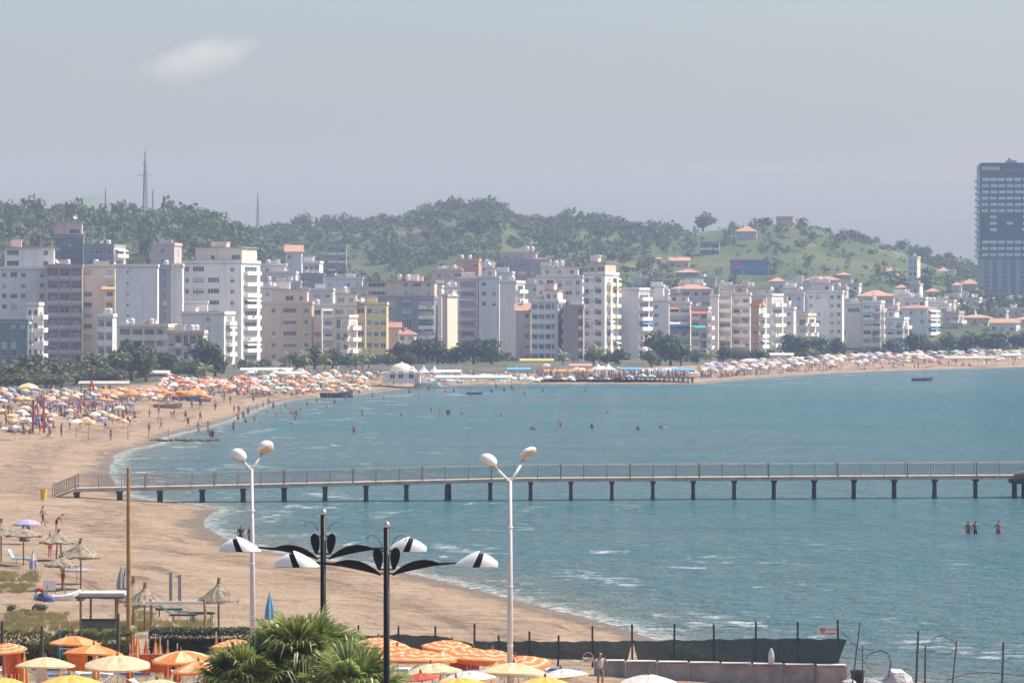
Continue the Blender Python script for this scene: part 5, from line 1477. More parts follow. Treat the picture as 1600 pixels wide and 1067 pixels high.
def fan_mesh(seed, petiole, l0, m_, segs=34, droop=.4):
    g = random.Random(seed)
    mb = MB()
    pts = [Vector((petiole * k / 4, 0, -.10 * petiole * (k / 4) ** 2)) for k in range(5)]
    mb.tube(pts, [.03, .025, .022, .02, .016], 5)
    hub = pts[-1]
    for k in range(segs):
        ph = R(-112 + 224 * k / (segs - 1)) + g.uniform(-.03, .03)
        l = l0 * (1 - .25 * (abs(ph) / 2)) * g.uniform(.86, 1.08)
        d = Vector((math.cos(ph), math.sin(ph), .12 * math.cos(ph * 2) + (.04 if k % 2 else -.04))).normalized()
        s_ = Vector((-math.sin(ph), math.cos(ph), .35 if k % 2 else -.35)).normalized()
        q0 = hub; w = l0 * .052
        P1 = hub + d * l * .5; P2 = hub + d * l * .8 - Vector((0, 0, l * .10 * droop * g.uniform(.5, 1.6))); P3 = hub + d * l * .98 - Vector((0, 0, l * .42 * droop * g.uniform(.4, 1.7)))
        mb.quad(q0 - s_ * w * .12, q0 + s_ * w * .12, P1 + s_ * w, P1 - s_ * w)
        mb.quad(P1 - s_ * w, P1 + s_ * w, P2 + s_ * w * .5, P2 - s_ * w * .5)
        mb.quad(P2 - s_ * w * .5, P2 + s_ * w * .5, P3)
    return mb.mesh('frond', m_)
def palm(loc, h, L, n, label, seed, lean=(0, 0), leaflets=34, ll=.55, variants=4, group=None, wind=0.0, w0=.035, tr=.19, dry=2, fan=False):
    g = random.Random(seed)
    t = thing('palm_tree', loc, label, 'palm tree', group)
    mb = MB()
    k = 14
    pts = [(lean[0] * (i / k) ** 1.5, lean[1] * (i / k) ** 1.5, h * i / k) for i in range(k + 1)]
    mb.tube(pts, [tr * (1.25 - .35 * i / k) * (1.06 if i % 2 else .94) for i in range(k + 1)], 9)
    mb.build('trunk', PTRUNK, t)
    top = Vector(pts[-1])
    key = (seed % 3, L, leaflets, ll)
    FR = CACHE.setdefault(('fr', key), [frond_mesh(seed * 7 + q, L, leaflets, ll, FROND, w0, .25 + .22 * q) for q in range(variants)])
    FD = CACHE.setdefault(('fd', key), frond_mesh(seed * 9, L * .7, leaflets // 2, ll * .8, FROND_DRY, w0, .9))
    if fan:
        FR = [fan_mesh(seed * 5 + q, L * (.42 + .05 * q), L * (.58 - .02 * q), FROND, 34, .35 + .3 * q) for q in range(variants)]
        FD = fan_mesh(seed * 11, L * .45, L * .5, FROND_DRY, 26, 1.6)
    for i in range(n):
        a = i * 2.39996 + g.uniform(-.2, .2)
        el = math.asin(max(-.5, 1 - 1.35 * (i + .5) / n)) if n > 1 else .5
        q = min(variants - 1, int((1 - (el + .5) / 2.1) * variants))
        o = link('frond', FR[max(0, q)], t, top + Vector((math.cos(a) * .08, math.sin(a) * .08, 0)))
        dirv = Vector((math.cos(a) * math.cos(el) + wind * .55, math.sin(a) * math.cos(el), math.sin(el) + .08)).normalized()
        o.rotation_euler = (0, -math.asin(dirv.z), math.atan2(dirv.y, dirv.x)); o.rotation_mode = 'XYZ'
        s_ = g.uniform(.85, 1.12); o.scale = (s_, s_, s_)
    for i in range(dry):
        a = g.uniform(0, 6.28)
        o = link('dry_frond', FD, t, top - Vector((0, 0, .25))); o.rotation_euler = (0, R(35), a)
    mb = MB(); mb.lathe([(.0, -.5), (tr * 1.1, -.45), (tr * 1.5, 0), (tr * .9, .35), (0, .5)], 9, tuple(top)); mb.build('crown_shaft', PTRUNK, t)
    return t
# small palms on the far promenade
for i, (px, py, hp) in enumerate([(452, 580, 30), (476, 582, 36), (508, 582, 34), (566, 582, 36), (576, 580, 42), (556, 582, 30), (880, 574, 26), (936, 574, 36), (1110, 572, 24), (320, 596, 26)]):
    p = G(px, py, 1.4); hh = hp * p.y / F
    palm((p.x, p.y, 1.2), hh * .74, 2.6, 15, f'small promenade palm behind the far beach, {ORD[i] if i < 6 else ORD[i]} listed among the far palms' if False else
         ['small palm left of the far palm clump', 'second small palm in the far palm clump', 'third small palm before the slim cream block', 'slender palm right of the slim cream block', 'taller palm beside the domed pavilion', 'short palm in front of the yellow block',
          'lone small palm before the white arcaded hotel', 'small palm before the white balconied tower', 'small palm before the balconied cream block', 'small palm beside the dark tree left of the tall white block'][i],
         3 + i, leaflets=9, ll=.75, variants=3, group='palms on the far promenade', w0=.16, tr=.16, dry=0)

# ------------------------------------------------------------------ dome pavilion, canopies and platform on the far shore
WHITE = mat('white_paint', (0.78, 0.75, 0.71), .6, .06, .5, dirt=.15)
CANV = mat('white_canvas', (0.80, 0.77, 0.73), .8, .05, .5, trans=.2)
p = G(598, 597, 1.3); kk = p.y / F
t = thing('domed_pavilion', (p.x, p.y, 1.1), 'white domed beach pavilion with dark windows', 'pavilion')
mb = MB(); w = 58 * kk; h = 14 * kk
ops = [(w * f_, w * f_ + 1.1, 1.0, 2.6, .3) for f_ in (.2, .42, .7)]
wall_grid(mb, w, h, ops, lambda u, z, d: (u, d, z)); mb.quad((w, 0, 0), (w, 9, 0), (w, 9, h), (w, 0, h)); mb.quad((0, 9, 0), (0, 0, 0), (0, 0, h), (0, 9, h)); mb.quad((w, 9, 0), (0, 9, 0), (0, 9, h), (w, 9, h))
mb.build('wall', wallm('white'), t)
for o_ in ops: link('window', win_mesh(1.1, 1.6, GLASS, FRAME), t, (o_[0], 0.1, 1.0))
mb = MB(); mb.box(-.4, w + .4, -.5, 9.3, h + .003, h + .3); mb.build('roof', WHITE, t)
mb = MB(); rd = 18 * kk; mb.lathe([(rd, 0), (rd, .5), (rd * .96, .9), (rd * .8, 1.35), (rd * .5, 1.85), (.2, 2.1), (.12, 2.4), (0, 2.45)], 20, (w * .5, 4.5, h + .303)); mb.build('dome', wallm('cream'), t, smooth=True)
for k in range(3):
    mb = MB(); mb.lathe([(1.4, 0), (.5, .8), (.05, 1.6)], 8, (w * .8 + k * 2.4, 3, h + .303)); mb.build('tent_peak', CANV, t)
def shed(px0, px1, base, top, Yo, mroof, label, name='beach_canopy', posts=4, dep=4.0, group='canopies along the far beach', sag=0.0):
    p = G(px0, base, 1.3); kk = p.y / F
    w = (px1 - px0) * kk; h = (base - top) * kk
    t = thing(name, (p.x, p.y + Yo, 1.1), label, 'canopy', group)
    mb = MB(); n = 10
    for i in range(n):
        a, b_ = w * i / n, w * (i + 1) / n
        za, zb = h - .5 - sag * math.sin(math.pi * i / n), h - .5 - sag * math.sin(math.pi * (i + 1) / n)
        mb.quad((a, 0, za), (b_, 0, zb), (b_, dep / 2, zb + .5), (a, dep / 2, za + .5))
        mb.quad((a, dep / 2, za + .5), (b_, dep / 2, zb + .5), (b_, dep, zb), (a, dep, za))
        mb.quad((a, 0, za - .35), (b_, 0, zb - .35), (b_, 0, zb), (a, 0, za))
    mb.build('canvas', mroof, t)
    for i in range(posts):
        x = .1 + (w - .2) * i / (posts - 1)
        mb = MB(); mb.tube([(x, .15, -.4), (x, .15, h - .75)], .06, 5); mb.build('post', POLE, t)
    return t
for a in [(372, 455, 590, 574, 6, CANV, 'long white sailcloth canopy under the tall white block'), (424, 480, 594, 579, 0, CANV, 'lower white canopy on posts before the palm clump'), (675, 720, 594, 577, 6, CANV, 'white peaked canopy right of the domed pavilion'),
          (680, 800, 598, 585, 0, CANV, 'long low white canopy at the waterline right of the dome'), (850, 928, 590, 576, 2, PARM['orange'], 'orange canopy row behind the bathing platform'),
          (812, 866, 582, 560, 10, PARM['yellow'], 'yellow swooping canopy before the white arcaded hotel'), (890, 926, 582, 568, 8, PARM['pink'], 'pale orange canopy left of the platform tents'), (1166, 1184, 578, 560, 5, CANV, 'white canopy before the orange striped block'),
          (1206, 1244, 572, 551, 8, CANV, 'white canopy terrace beside the stacked balconies'), (1424, 1448, 566, 552, 8, CANV, 'white canopy on the far right beach'), (1570, 1602, 564, 552, 8, CANV, 'white canopy at the right end of the beach'),
          (1000, 1064, 586, 576, 4, CANV, 'white canopy row in the middle of the platform'), (968, 1004, 586, 573, 2, PARM['blue'], 'light blue canopy over the platform'), (1052, 1086, 588, 574, 1, PARM['blue'], 'second light blue canopy at the platform end'),
          (792, 830, 590, 573, 2, PARM['blue'], 'light blue canopy before the yellow one'), (1480, 1560, 568, 556, 6, PARM['cream'], 'cream shade row before the distant dark trees'), (206, 262, 598, 578, 4, CANV, 'white terrace awning under the cream beach hotel'), (120, 200, 612, 594, 2, mat('shed_grey', (0.42, 0.40, 0.36), .8), 'grey shed roof behind the orange row')]:
    shed(*a)
for k, px in enumerate((934, 950)):
    p = G(px, 588, 1.3)
    t = thing('peaked_tent', (p.x, p.y, 1.1), ('left' if k == 0 else 'right') + ' white peaked tent of two on the platform', 'tent', 'peaked tents on the platform')
    mb = MB(); mb.lathe([(1.9, 1.6), (1.9, 1.9), (.8, 2.5), (.1, 3.3)], 8); mb.build('canvas', CANV, t)
    for s in range(4):
        a = math.pi / 4 + s * math.pi / 2; mb = MB(); mb.tube([(1.6 * math.cos(a), 1.6 * math.sin(a), -.3), (1.6 * math.cos(a), 1.6 * math.sin(a), 1.8)], .05, 5); mb.build('pole', POLE, t)
# bathing platform on stilts
a = G(838, 599, 0); b_ = G(1084, 599, 0)
t = thing('bathing_platform', (a.x, a.y, 0), 'dark bathing platform on stilts packed with people', 'platform')
w = b_.x - a.x; DKW = mat('platform_wood', (0.10, 0.085, 0.075), .9, .3, 1)
mb = MB(); mb.box(0, w, -1.5, 9, 1.25, 1.5); mb.build('deck', DKW, t)
st = MB(); st.tube([(0, 0, -1), (0, 0, 1.25)], .14, 6); st = st.mesh('stilt', DKW)
for i in range(34):
    link('stilt', st, t, (.3 + (w - .6) * i / 33, -1.2, 0))
    if i % 2: link('stilt', st, t, (.3 + (w - .6) * i / 33, 3, 0))
mb = MB(); mb.box(0, w, -1.5, -1.42, 2.3, 2.38); mb.build('rail', RAIL, t)
rp = MB(); rp.box(0, .07, -1.5, -1.43, 1.5, 2.3); rp = rp.mesh('rail_post', RAIL)
for i in range(25): link('rail_post', rp, t, ((w - .07) * i / 24, 0, 0))
r_ = random.Random(3)
scatter('platform_crowd', 'packed crowd of bathers standing on the dark platform', 'crowd', [T_STAND, T_SIT, T_STAND, T_LOUNGE], [(a.x + r_.uniform(.5, w - .5), a.y + r_.uniform(-1, 8.5), 1.5) for _ in range(230)], CROWD, 9)
KAY = mat('kayak_red', (0.55, 0.09, 0.08), .5)
for k, px in enumerate((962, 968, 979, 994)):
    p = G(px, 598, 0); p.y -= 2.2; p.x = (px - 800) / F * p.y
    mb = MB(); mb.lathe([(0, 0), (.3, .15), (.34, .6), (.3, 1.7), (.12, 2.3), (0, 2.4)], 8, sy=.4)
    o = mb.build('kayak', KAY, None, (p.x, p.y, .05), True)
    tag(o, ['leftmost', 'second', 'third', 'rightmost'][k] + ' of four red kayaks standing upright against the platform', 'kayak', 'red kayaks at the platform')
# boats
def boat(p, L, hullm, label, cabin=True, rz=0.0):
    t = thing('motor_boat', p, label, 'boat', 'boats off the far beach', rz)
    mb = MB()
    secs = [(-.5, .16, .0), (-.3, .19, .0), (0, .2, .0), (.3, .15, .03), (.5, .01, .1)]
    ring = []
    for x, w, up in secs:
        ring.append([(x * L, -w * L, .13 * L + up * L), (x * L, -w * .7 * L, -.02 * L), (x * L, w * .7 * L, -.02 * L), (x * L, w * L, .13 * L + up * L)])
    for q, r2 in zip(ring, ring[1:]):
        for i in range(3): mb.quad(q[i], r2[i], r2[i + 1], q[i + 1])
        mb.quad(q[3], r2[3], r2[0], q[0])
    mb.quad(*ring[0])
    mb.build('hull', hullm, t)
    if cabin:
        mb = MB(); mb.box(-.18 * L, .12 * L, -.11 * L, .11 * L, .13 * L, .27 * L); c_ = mb.build('cabin', WHITE, t)
        mb = MB(); mb.box(.121 * L, .13 * L, -.1 * L, .1 * L, .18 * L, .25 * L); mb.build('windscreen', GLASS, c_)
    mb = MB(); mb.tube([(-.35 * L, 0, .12 * L), (-.35 * L, 0, .42 * L)], .04, 5); mb.build('mast', RAIL, t)
HDK = mat('hull_dark', (0.10, 0.11, 0.14), .5); HWH = mat('hull_white', (0.65, 0.64, 0.62), .4)
boat(G(1441, 595), 5.2, HDK, 'dark motor boat moored off the right beach', rz=.1)
boat(G(742, 616), 3.4, HDK, 'small dark boat close to the far waterline', False, .3)
boat(G(526, 621) + Vector((0, 0, .1)), 6.5, HDK, 'long dark boat drawn up where the sand meets the sea', False, -.1)
boat(on_ground(545, 611), 5.0, HWH, 'white boat on the sand behind the dark boat', False, .15)
boat(on_ground(668, 603), 6.0, HWH, 'white boat on the sand right of the domed pavilion', True, .05)
boat(on_ground(300, 627), 7.0, mat('hull_blue', (0.10, 0.16, 0.3), .5), 'long dark-blue rowing boat in front of the orange row', False, .05)
boat(on_ground(262, 637), 5.0, mat('hull_wood', (0.3, 0.2, 0.13), .7), 'brown rowing boat on open sand before the orange row', False, .1)
# red lookout with its ladder, flag, volleyball posts, rocks of the groyne
p = on_ground(60, 676); kk = p.y / F
t = thing('lifeguard_lookout', p, 'red timber lookout frame among white parasols at the left', 'lookout'); REDW = mat('lookout_red', (0.42, 0.08, 0.06), .7, .2, 2)
hh = 50 * kk; ww = 8 * kk
for sx in (-1, 1):
    for sy in (-1, 1):
        mb = MB(); mb.tube([(sx * ww * 1.1, sy * ww, -.3), (sx * ww, sy * ww * .9, hh)], .09, 5); mb.build('leg', REDW, t)
mb = MB(); mb.box(-ww * 1.1, ww * 1.1, -ww, ww, hh * .52, hh * .56); mb.build('platform', REDW, t)
mb = MB(); mb.box(-ww * 1.2, ww * 1.2, -ww, ww, hh, hh + .14); mb.build('roof', mat('lookout_roof', (0.2, 0.13, 0.1), .8), t)
for z_ in (.15, .28, .4):
    mb = MB(); mb.box(-ww * .9, ww * .9, -ww * 1.05, -ww * .98, hh * z_, hh * z_ + .1); mb.build('rung', REDW, t)
p = on_ground(134, 630)
t = thing('timber_lookout', p, 'dark timber lookout behind the parasols under the tamarisks', 'lookout'); kk = p.y / F
for sx in (-.8, .8):
    mb = MB(); mb.tube([(sx, 0, -.2), (sx, 0, 3.4)], .1, 5); mb.build('leg', DKW, t)
for z_ in (1.2, 2.2, 3.3):
    mb = MB(); mb.box(-1.1, 1.1, -.5, .6, z_, z_ + .15); mb.build('shelf', DKW, t)
p = on_ground(152, 632)
t = thing('red_flag', p, 'folded red flag leaning on a pole beside the timber lookout', 'flag')
mb = MB(); mb.tube([(0, 0, -.2), (-1.0, 0, 4.2)], .04, 5); mb.build('pole', POLE, t)
mb = MB(); mb.tube([(-.55, 0, 2.4), (-.8, 0, 3.4), (-1.05, 0, 4.15)], [.1, .3, .16], 7); mb.build('cloth', mat('flag_red', (0.55, 0.04, 0.03), .7), t)
for i, (px, py, top) in enumerate([(119, 684, 664), (138, 687, 659), (200, 686, 664), (232, 685, 668), (263, 683, 668), (687, 651, 638), (247, 660, 640)]):
    p = on_ground(px, py) if px != 687 else G(px, py); hh = (py - top) * p.y / F
    mb = MB(); mb.tube([(0, 0, -.5), (0, 0, hh)], [.06, .05], 6); o = mb.build('marker_post', WOODP, None, p)
    tag(o, ['first thin post from left on the far sand', 'second thin post, left of the bare sand court', 'third thin post on the far sand court', 'fourth thin post on the far sand near the groyne', 'fifth thin post, just above the groyne', 'thin post standing in the water left of mid bay', 'thin post behind the sand court'][i], 'post', 'thin posts on the far sand')
ROCK = mat('rock_dark', (0.11, 0.10, 0.085), .9, .35, 2, bump=.8, bscale=4)
def rock(p, r, m_, name, label, cat, seed, group=None, flat=.6):
    bm = bmesh.new(); bmesh.ops.create_icosphere(bm, subdivisions=2, radius=1)
    for v in bm.verts:
        n_ = mnoise.noise(v.co * 1.3 + Vector((seed * 3.1, 0, 0)))
        v.co *= 1 + .35 * n_; v.co.z *= flat
    me = bpy.data.meshes.new(name); bm.to_mesh(me); bm.free(); me.materials.append(m_)
    o = link(name, me, None, p, seed * 1.7, r)
    return tag(o, label, cat, group)
for i in range(22):
    px = 238 + i * 4.8
    p = G(px, 689 - .4 * math.sin(i), 0)
    rock(p + Vector((0, rng.uniform(-1, 1), .1)), rng.uniform(.28, .5), ROCK, 'groyne_rock', 'dark rock of the low groyne running out from the far sand', 'rock', i, 'rocks of the groyne')

# ------------------------------------------------------------------ pier
CONC = mat('pier_concrete', (0.46, 0.38, 0.31), .9, .2, .6, dirt=.4)
CONCD = mat('pier_pile', (0.05, 0.048, 0.05), .8, .35, 1.5)
PRAIL = mat('pier_rail', (0.33, 0.26, 0.21), .6, .15, 2)
def pier_pt(px):
    Yp = float(np.interp(px, [80, 440, 1050, 1600, 1700], [354, 356, 360, 364, 365]))
    py = float(np.interp(px, [80, 120, 320, 680, 800, 1600, 1700], [777.5, 762, 758, 749.5, 746.5, 741.5, 741]))
    return D(px, py, Yp)
t = thing('pier', pier_pt(800) * 1.0, 'long concrete pier on dark piles with metal railings crossing the bay', 'pier')
org = pier_pt(800)
HW = 1.15                                       # half width
segs = [82, 120, 250] + list(range(316, 1600, 64)) + [1640]
for s0, s1 in zip(segs, segs[1:]):
    A = pier_pt(s0) - org; B_ = pier_pt(s1) - org
    mb = MB()
    th = .34 if s0 >= 120 else .22
    g_ = Vector((.012, 0, 0))
    for (ya, yb, za, zb) in ((-HW, HW, -th, 0),):
        P8 = [A + g_ + Vector((0, ya, za)), B_ - g_ + Vector((0, ya, za)), B_ - g_ + Vector((0, yb, za)), A + g_ + Vector((0, yb, za)), A + g_ + Vector((0, ya, zb)), B_ - g_ + Vector((0, ya, zb)), B_ - g_ + Vector((0, yb, zb)), A + g_ + Vector((0, yb, zb))]
        i0 = len(mb.v); mb.v.extend([tuple(q) for q in P8])
        for f_ in ((0, 3, 2, 1), (4, 5, 6, 7), (0, 1, 5, 4), (1, 2, 6, 5), (2, 3, 7, 6), (3, 0, 4, 7)):
            mb.f.append(tuple(i0 + k for k in f_)); mb.m.append(0)
    mb.build('deck_slab', CONC, t)
PILES = [120, 187, 250, 316, 380, 444, 508, 572, 635, 700, 766, 829, 892, 956, 1020, 1083, 1147, 1209, 1272, 1334, 1397, 1460, 1524, 1585, 1600]
for i, px in enumerate(PILES):
    q = pier_pt(px) - org
    mb = MB()
    zt = q.z - .345
    mb.tube([(0, 0, -org.z - 1.5), (0, 0, -org.z + .25), (0, 0, -org.z + .3), (0, 0, zt - .2)], [.185, .185, .165, .155], 10)
    pm_ = mb.mesh('pile', CONCD, True)
    dx = .0 + .06 * (px - 800) / 800
    for s in (-1, 1):
        link('pile', pm_, t, (q.x + (s * .13 if px in (700, 1460, 1524) else s * .02), q.y + s * .75, 0))
    mb = MB(); mb.box(q.x - .23, q.x + .23, q.y - 1.05, q.y + 1.05, zt - .22, zt - .003); mb.build('pile_cap', CONCD, t)
posts = [84, 102] + list(range(120, 1640, 36))
post_m = MB(); post_m.box(-.035, .035, -.035, .035, 0, 1.2); post_m = post_m.mesh('railing_post', PRAIL)
post_t = MB(); post_t.box(-.065, .065, -.05, .05, 0, 1.26); post_t = post_t.mesh('railing_post', PRAIL)
for s in (-1, 1):
    for i, px in enumerate(posts):
        q = pier_pt(px) - org
        o = link('railing_post', post_t if i % 3 == 2 else post_m, t, (q.x, q.y + s * (HW - .08), q.z + .003)); o.rotation_euler = (rng.uniform(-.02, .02), rng.uniform(-.025, .025), 0)
    for i, (p0, p1) in enumerate(zip(posts, posts[1:])):
        A = pier_pt(p0) - org + Vector((.05, s * (HW - .08), rng.uniform(-.02, .012))); B_ = pier_pt(p1) - org + Vector((-.05, s * (HW - .08), 0))
        mb = MB(); mb.tube([A + Vector((0, 0, 1.17)), B_ + Vector((0, 0, 1.17))], .032, 4); mb.tube([A + Vector((0, 0, .16)), B_ + Vector((0, 0, .16))], .022, 4); mb.build('rail', PRAIL, t)
        mb = MB(); n = 13
        for k in range(1, n):
            C_ = A.lerp(B_, k / n); mb.box(C_.x - .011, C_.x + .011, C_.y - .011, C_.y + .011, C_.z + .18, C_.z + 1.15)
        o = mb.build('baluster_infill', PRAIL, t); o['kind'] = 'stuff'
q = pier_pt(1606) - org
mb = MB(); mb.box(q.x - 1.6, q.x + 3, q.y - 2.0, q.y + 2.0, q.z - .8, q.z - .35); mb.build('end_platform', CONCD, t)
mb = MB(); mb.quad((q.x - 1.4, q.y - 1.9, q.z + .2), (q.x + 2, q.y - 1.9, q.z + 1.3), (q.x + 2, q.y - 1.2, q.z + 1.3), (q.x - 1.4, q.y - 1.2, q.z + .2)); mb.box(q.x - 1.5, q.x + 2, q.y - 1.95, q.y - 1.2, q.z + .02, q.z + .18); mb.build('gangway', mat('gangway_rust', (0.35, 0.24, 0.18), .8), t)
p = on_ground(68, 781)
t = thing('litter_bin', p, 'yellow bin standing on the sand at the foot of the pier', 'bin')
YEL = mat('bin_yellow', (0.72, 0.47, 0.04), .5, .1, 2)
mb = MB(); mb.lathe([(0, 0), (.26, 0), (.3, .95), (.27, .95), (.25, .1), (0, .1)], 12); mb.build('body', YEL, t)
mb = MB(); mb.lathe([(.305, .82), (.33, .82), (.33, .97), (.305, .97)], 12); mb.build('rim', YEL, t)

# ------------------------------------------------------------------ near beach: thatched shades, hut, loungers
THATCH = mat('thatch', (0.36, 0.29, 0.21), .95, .35, 5, bump=.9, bscale=22)
THATCHD = mat('thatch_tuft', (0.20, 0.15, 0.10), .95, .3, 8)
def palapa(px, feet, top, eave, wpx, label, seed, post=1):
    p = on_ground(px, feet); kk = p.y / F
    g = random.Random(seed)
    ht, he, r = (feet - top) * kk, (feet - eave) * kk, wpx * kk / 2
    t = thing('thatched_shade', p, label, 'thatched umbrella', 'thatched shades on the near beach', seed)
    mb = MB(); n = 22
    prof = [(.03, ht - .12), (r * .22, he + (ht - he) * .62), (r * .6, he + (ht - he) * .3), (r, he), (r * .98, he - .12), (r * .7, he + .02)]
    base = len(mb.v)
    for ri, z in prof:
        for j in range(n):
            a = 2 * math.pi * j / n
            q = ri * (1 + (g.uniform(-.06, .06) if ri > r * .5 else 0)); zz = z + (g.uniform(-.07, .05) if ri > r * .5 else 0)
            mb.v.append((q * math.cos(a), q * math.sin(a), zz))
    for k in range(len(prof) - 1):
        for j in range(n):
            i0 = base + k * n + j; i1 = base + k * n + (j + 1) % n
            mb.f.append((i0, i1, i1 + n, i0 + n)); mb.m.append(0)
    for j in range(90):                         # loose straw along the eave and over the cone
        a = g.uniform(0, 6.28); f0 = g.uniform(.25, 1); q = r * f0
        z0 = np.interp(f0, [0, .22, .6, 1], [ht - .12, he + (ht - he) * .62, he + (ht - he) * .3, he])
        d = Vector((math.cos(a), math.sin(a), 0)); s = Vector((-math.sin(a), math.cos(a), 0)) * .025
        P0 = d * q + Vector((0, 0, z0 + .02)); P1 = d * (q + .28) + Vector((0, 0, z0 - .12 - g.uniform(0, .12)))
        mb.quad(P0 - s, P0 + s, P1 + s * .5, P1 - s * .5)
    c_ = mb.build('thatch_cone', THATCH, t)
    mb = MB(); mb.tube([(0, 0, ht - .35), (.03, 0, ht - .05), (0, .02, ht + .12)], [.14, .09, .02], 7)
    for j in range(6):
        a = j * 1.05; mb.tube([(0, 0, ht - .1), (math.cos(a) * .12, math.sin(a) * .12, ht + .1)], [.03, .01], 4)
    mb.build('top_tuft', THATCHD, c_)
    for k in range(post):
        dx = (k - (post - 1) / 2) * .28
        mb = MB(); mb.tube([(dx * 1.5, 0, -.4), (dx, .02, he * .6), (dx * .3, 0, ht - .3)], [.055, .05, .04], 6); mb.build('post', WOODP, t)
palapa(2, 878, 812, 833, 54, 'thatched shade cut off at the left edge', 1)
palapa(37, 884, 822, 835, 62, 'thatched shade just below the lilac parasol', 2)
palapa(92, 876, 828, 846, 62, 'pale thatched shade behind the others on open sand', 3, 2)
palapa(126, 920, 843, 868, 66, 'tall dark-tufted thatched shade standing clear of the others', 4)
palapa(97, 922, 865, 882, 56, 'low thatched shade left of the tall tufted one', 5)
palapa(208, 975, 902, 936, 56, 'thatched shade half behind the brown wooden pole', 6)
palapa(226, 985, 912, 943, 64, 'thatched shade just right of the brown wooden pole', 7)
palapa(342, 990, 905, 936, 64, 'lone thatched shade on two posts near the white lamp post', 8, 2)
# the tall wooden pole
p = GX(201, 186, 1.9)
t = thing('wooden_pole', p, 'tall brown wooden pole standing before the near sand', 'pole')
hh = (1004 - 743) / F * 186 + .2
mb = MB(); mb.tube([(0, 0, -.5), (0, 0, hh * .5), (-.02, 0, hh)], [.125, .105, .08], 10); mb.build('shaft', mat('pole_timber', (0.34, 0.20, 0.07), .8, .25, 2), t)
mb = MB(); mb.lathe([(.085, 0), (.085, .06), (0, .07)], 8, (-.02, 0, hh)); mb.build('cap', RAIL, t)
# lilac parasol, open, and others on the sand
def sand_parasol(px, feet, top, wpx, c1, c2, label):
    p = on_ground(px, feet); kk = p.y / F
    o = link('parasol', small_parasol(c1, c2), None, p, .3, (wpx * kk / 2.2, wpx * kk / 2.2, (feet - top) * kk / 2.4))
    tag(o, label, 'parasol')
sand_parasol(42, 850, 809, 44, 'lilac', 'lilac', 'lilac parasol on the near sand beside the walkers')
sand_parasol(44, 632, 597, 34, 'white', 'yellow', 'lone white and yellow parasol high before the tamarisks')
sand_parasol(120, 912, 884, 46, 'grey', 'grey', 'collapsed silver-grey parasol behind the tall thatched shade')
def closed_parasol(p, h, r, m_, label, group=None, m2=None):
    t = thing('closed_parasol', p, label, 'parasol', group)
    mb = MB(); n = 12; base = 0
    prof = [(.03, h), (.3, h * .86), (.75, h * .62), (1, h * .34), (.82, h * .28)]
    for k, (q, z) in enumerate(prof):
        for j in range(n):
            a = 2 * math.pi * j / n; f_ = q * r * (1.12 if j % 2 else .78)
            mb.v.append((f_ * math.cos(a), f_ * math.sin(a), z))
    for k in range(len(prof) - 1):
        for j in range(n):
            i0 = k * n + j; i1 = k * n + (j + 1) % n
            mb.f.append((i0, i1, i1 + n, i0 + n)); mb.m.append((k % 2) if m2 else 0)
    mb.build('folded_canopy', [m_, m2 or m_], t)
    mb = MB(); mb.tube([(0, 0, -.3), (0, 0, h * 1.04)], .025, 6); mb.build('pole', POLE, t)
for px, feet, top, m1, m2, lb in ((52, 902, 858, PARM['lilac'], PARM['white'], 'closed striped parasol left of the white panel'), (189, 935, 884, PARM['grey'], None, 'folded grey parasol left of the brown wooden pole'), (196, 934, 886, PARM['grey'], None, 'second folded grey parasol touching the brown wooden pole'),
                               (421, 985, 925, PARM['blue'], None, 'closed blue parasol beside the near palm')):
    p = on_ground(px, feet)
    closed_parasol(p, (feet - top) * p.y / F, .26, m1, lb, 'closed parasols on the near sand', m2)
for px, feet, top, lb in ((267, 938, 893, 'left'), (281, 940, 897, 'right')):
    p = on_ground(px, feet); hh = (feet - top) * p.y / F
    t = thing('shower_post', p, lb + ' of two pale upright posts on the near sand', 'post', 'pale upright posts')
    mb = MB(); mb.box(-.1, .1, -.1, .1, -.3, hh); mb.build('shaft', mat('post_grey', (0.36, 0.34, 0.36), .8, .2), t)
    mb = MB(); mb.tube([(-.32, 0, hh * .93), (.05, 0, hh * .95)], .03, 5); mb.build('arm', RAIL, t)
# timber hut with counter
p = GX(126, 192, 1.7); kk = 192 / F
t = thing('timber_hut', p, 'open timber hut with flat white-edged roof and dark counter', 'hut')
w = 58 * kk
zt = HC - (934 - YH) * kk - 1.7; zc = HC - (970 - YH) * kk - 1.7
for x, y in ((0, 0), (w, 0), (.25 * w / 1.4, 1.6), (w * .86, 1.6)):
    mb = MB(); mb.tube([(x, y, -.4), (x, y, zt)], .06, 6); mb.build('post', WOODP, t)
mb = MB(); mb.box(-.25, w + .3, -.35, 2.0, zt, zt + .09); mb.build('roof', mat('hut_roof_dark', (0.10, 0.075, 0.05), .9), t)
mb = MB(); mb.box(-.05, w + .35, .1, 1.8, zt + .095, zt + .24); mb.build('roof_sheet', mat('hut_sheet', (0.66, 0.62, 0.56), .8, .15, 2), t)
mb = MB(); mb.box(.05, w - .05, -.08, .08, zc, zc + .12); mb.build('counter_rail', mat('hut_dark', (0.05, 0.045, 0.04), .8), t)
mb = MB(); mb.box(.07, w - .07, -.04, .04, -.3, zc - .003); mb.build('counter_front', mat('hut_net', (0.10, 0.11, 0.10), .9, .3, 4), t)
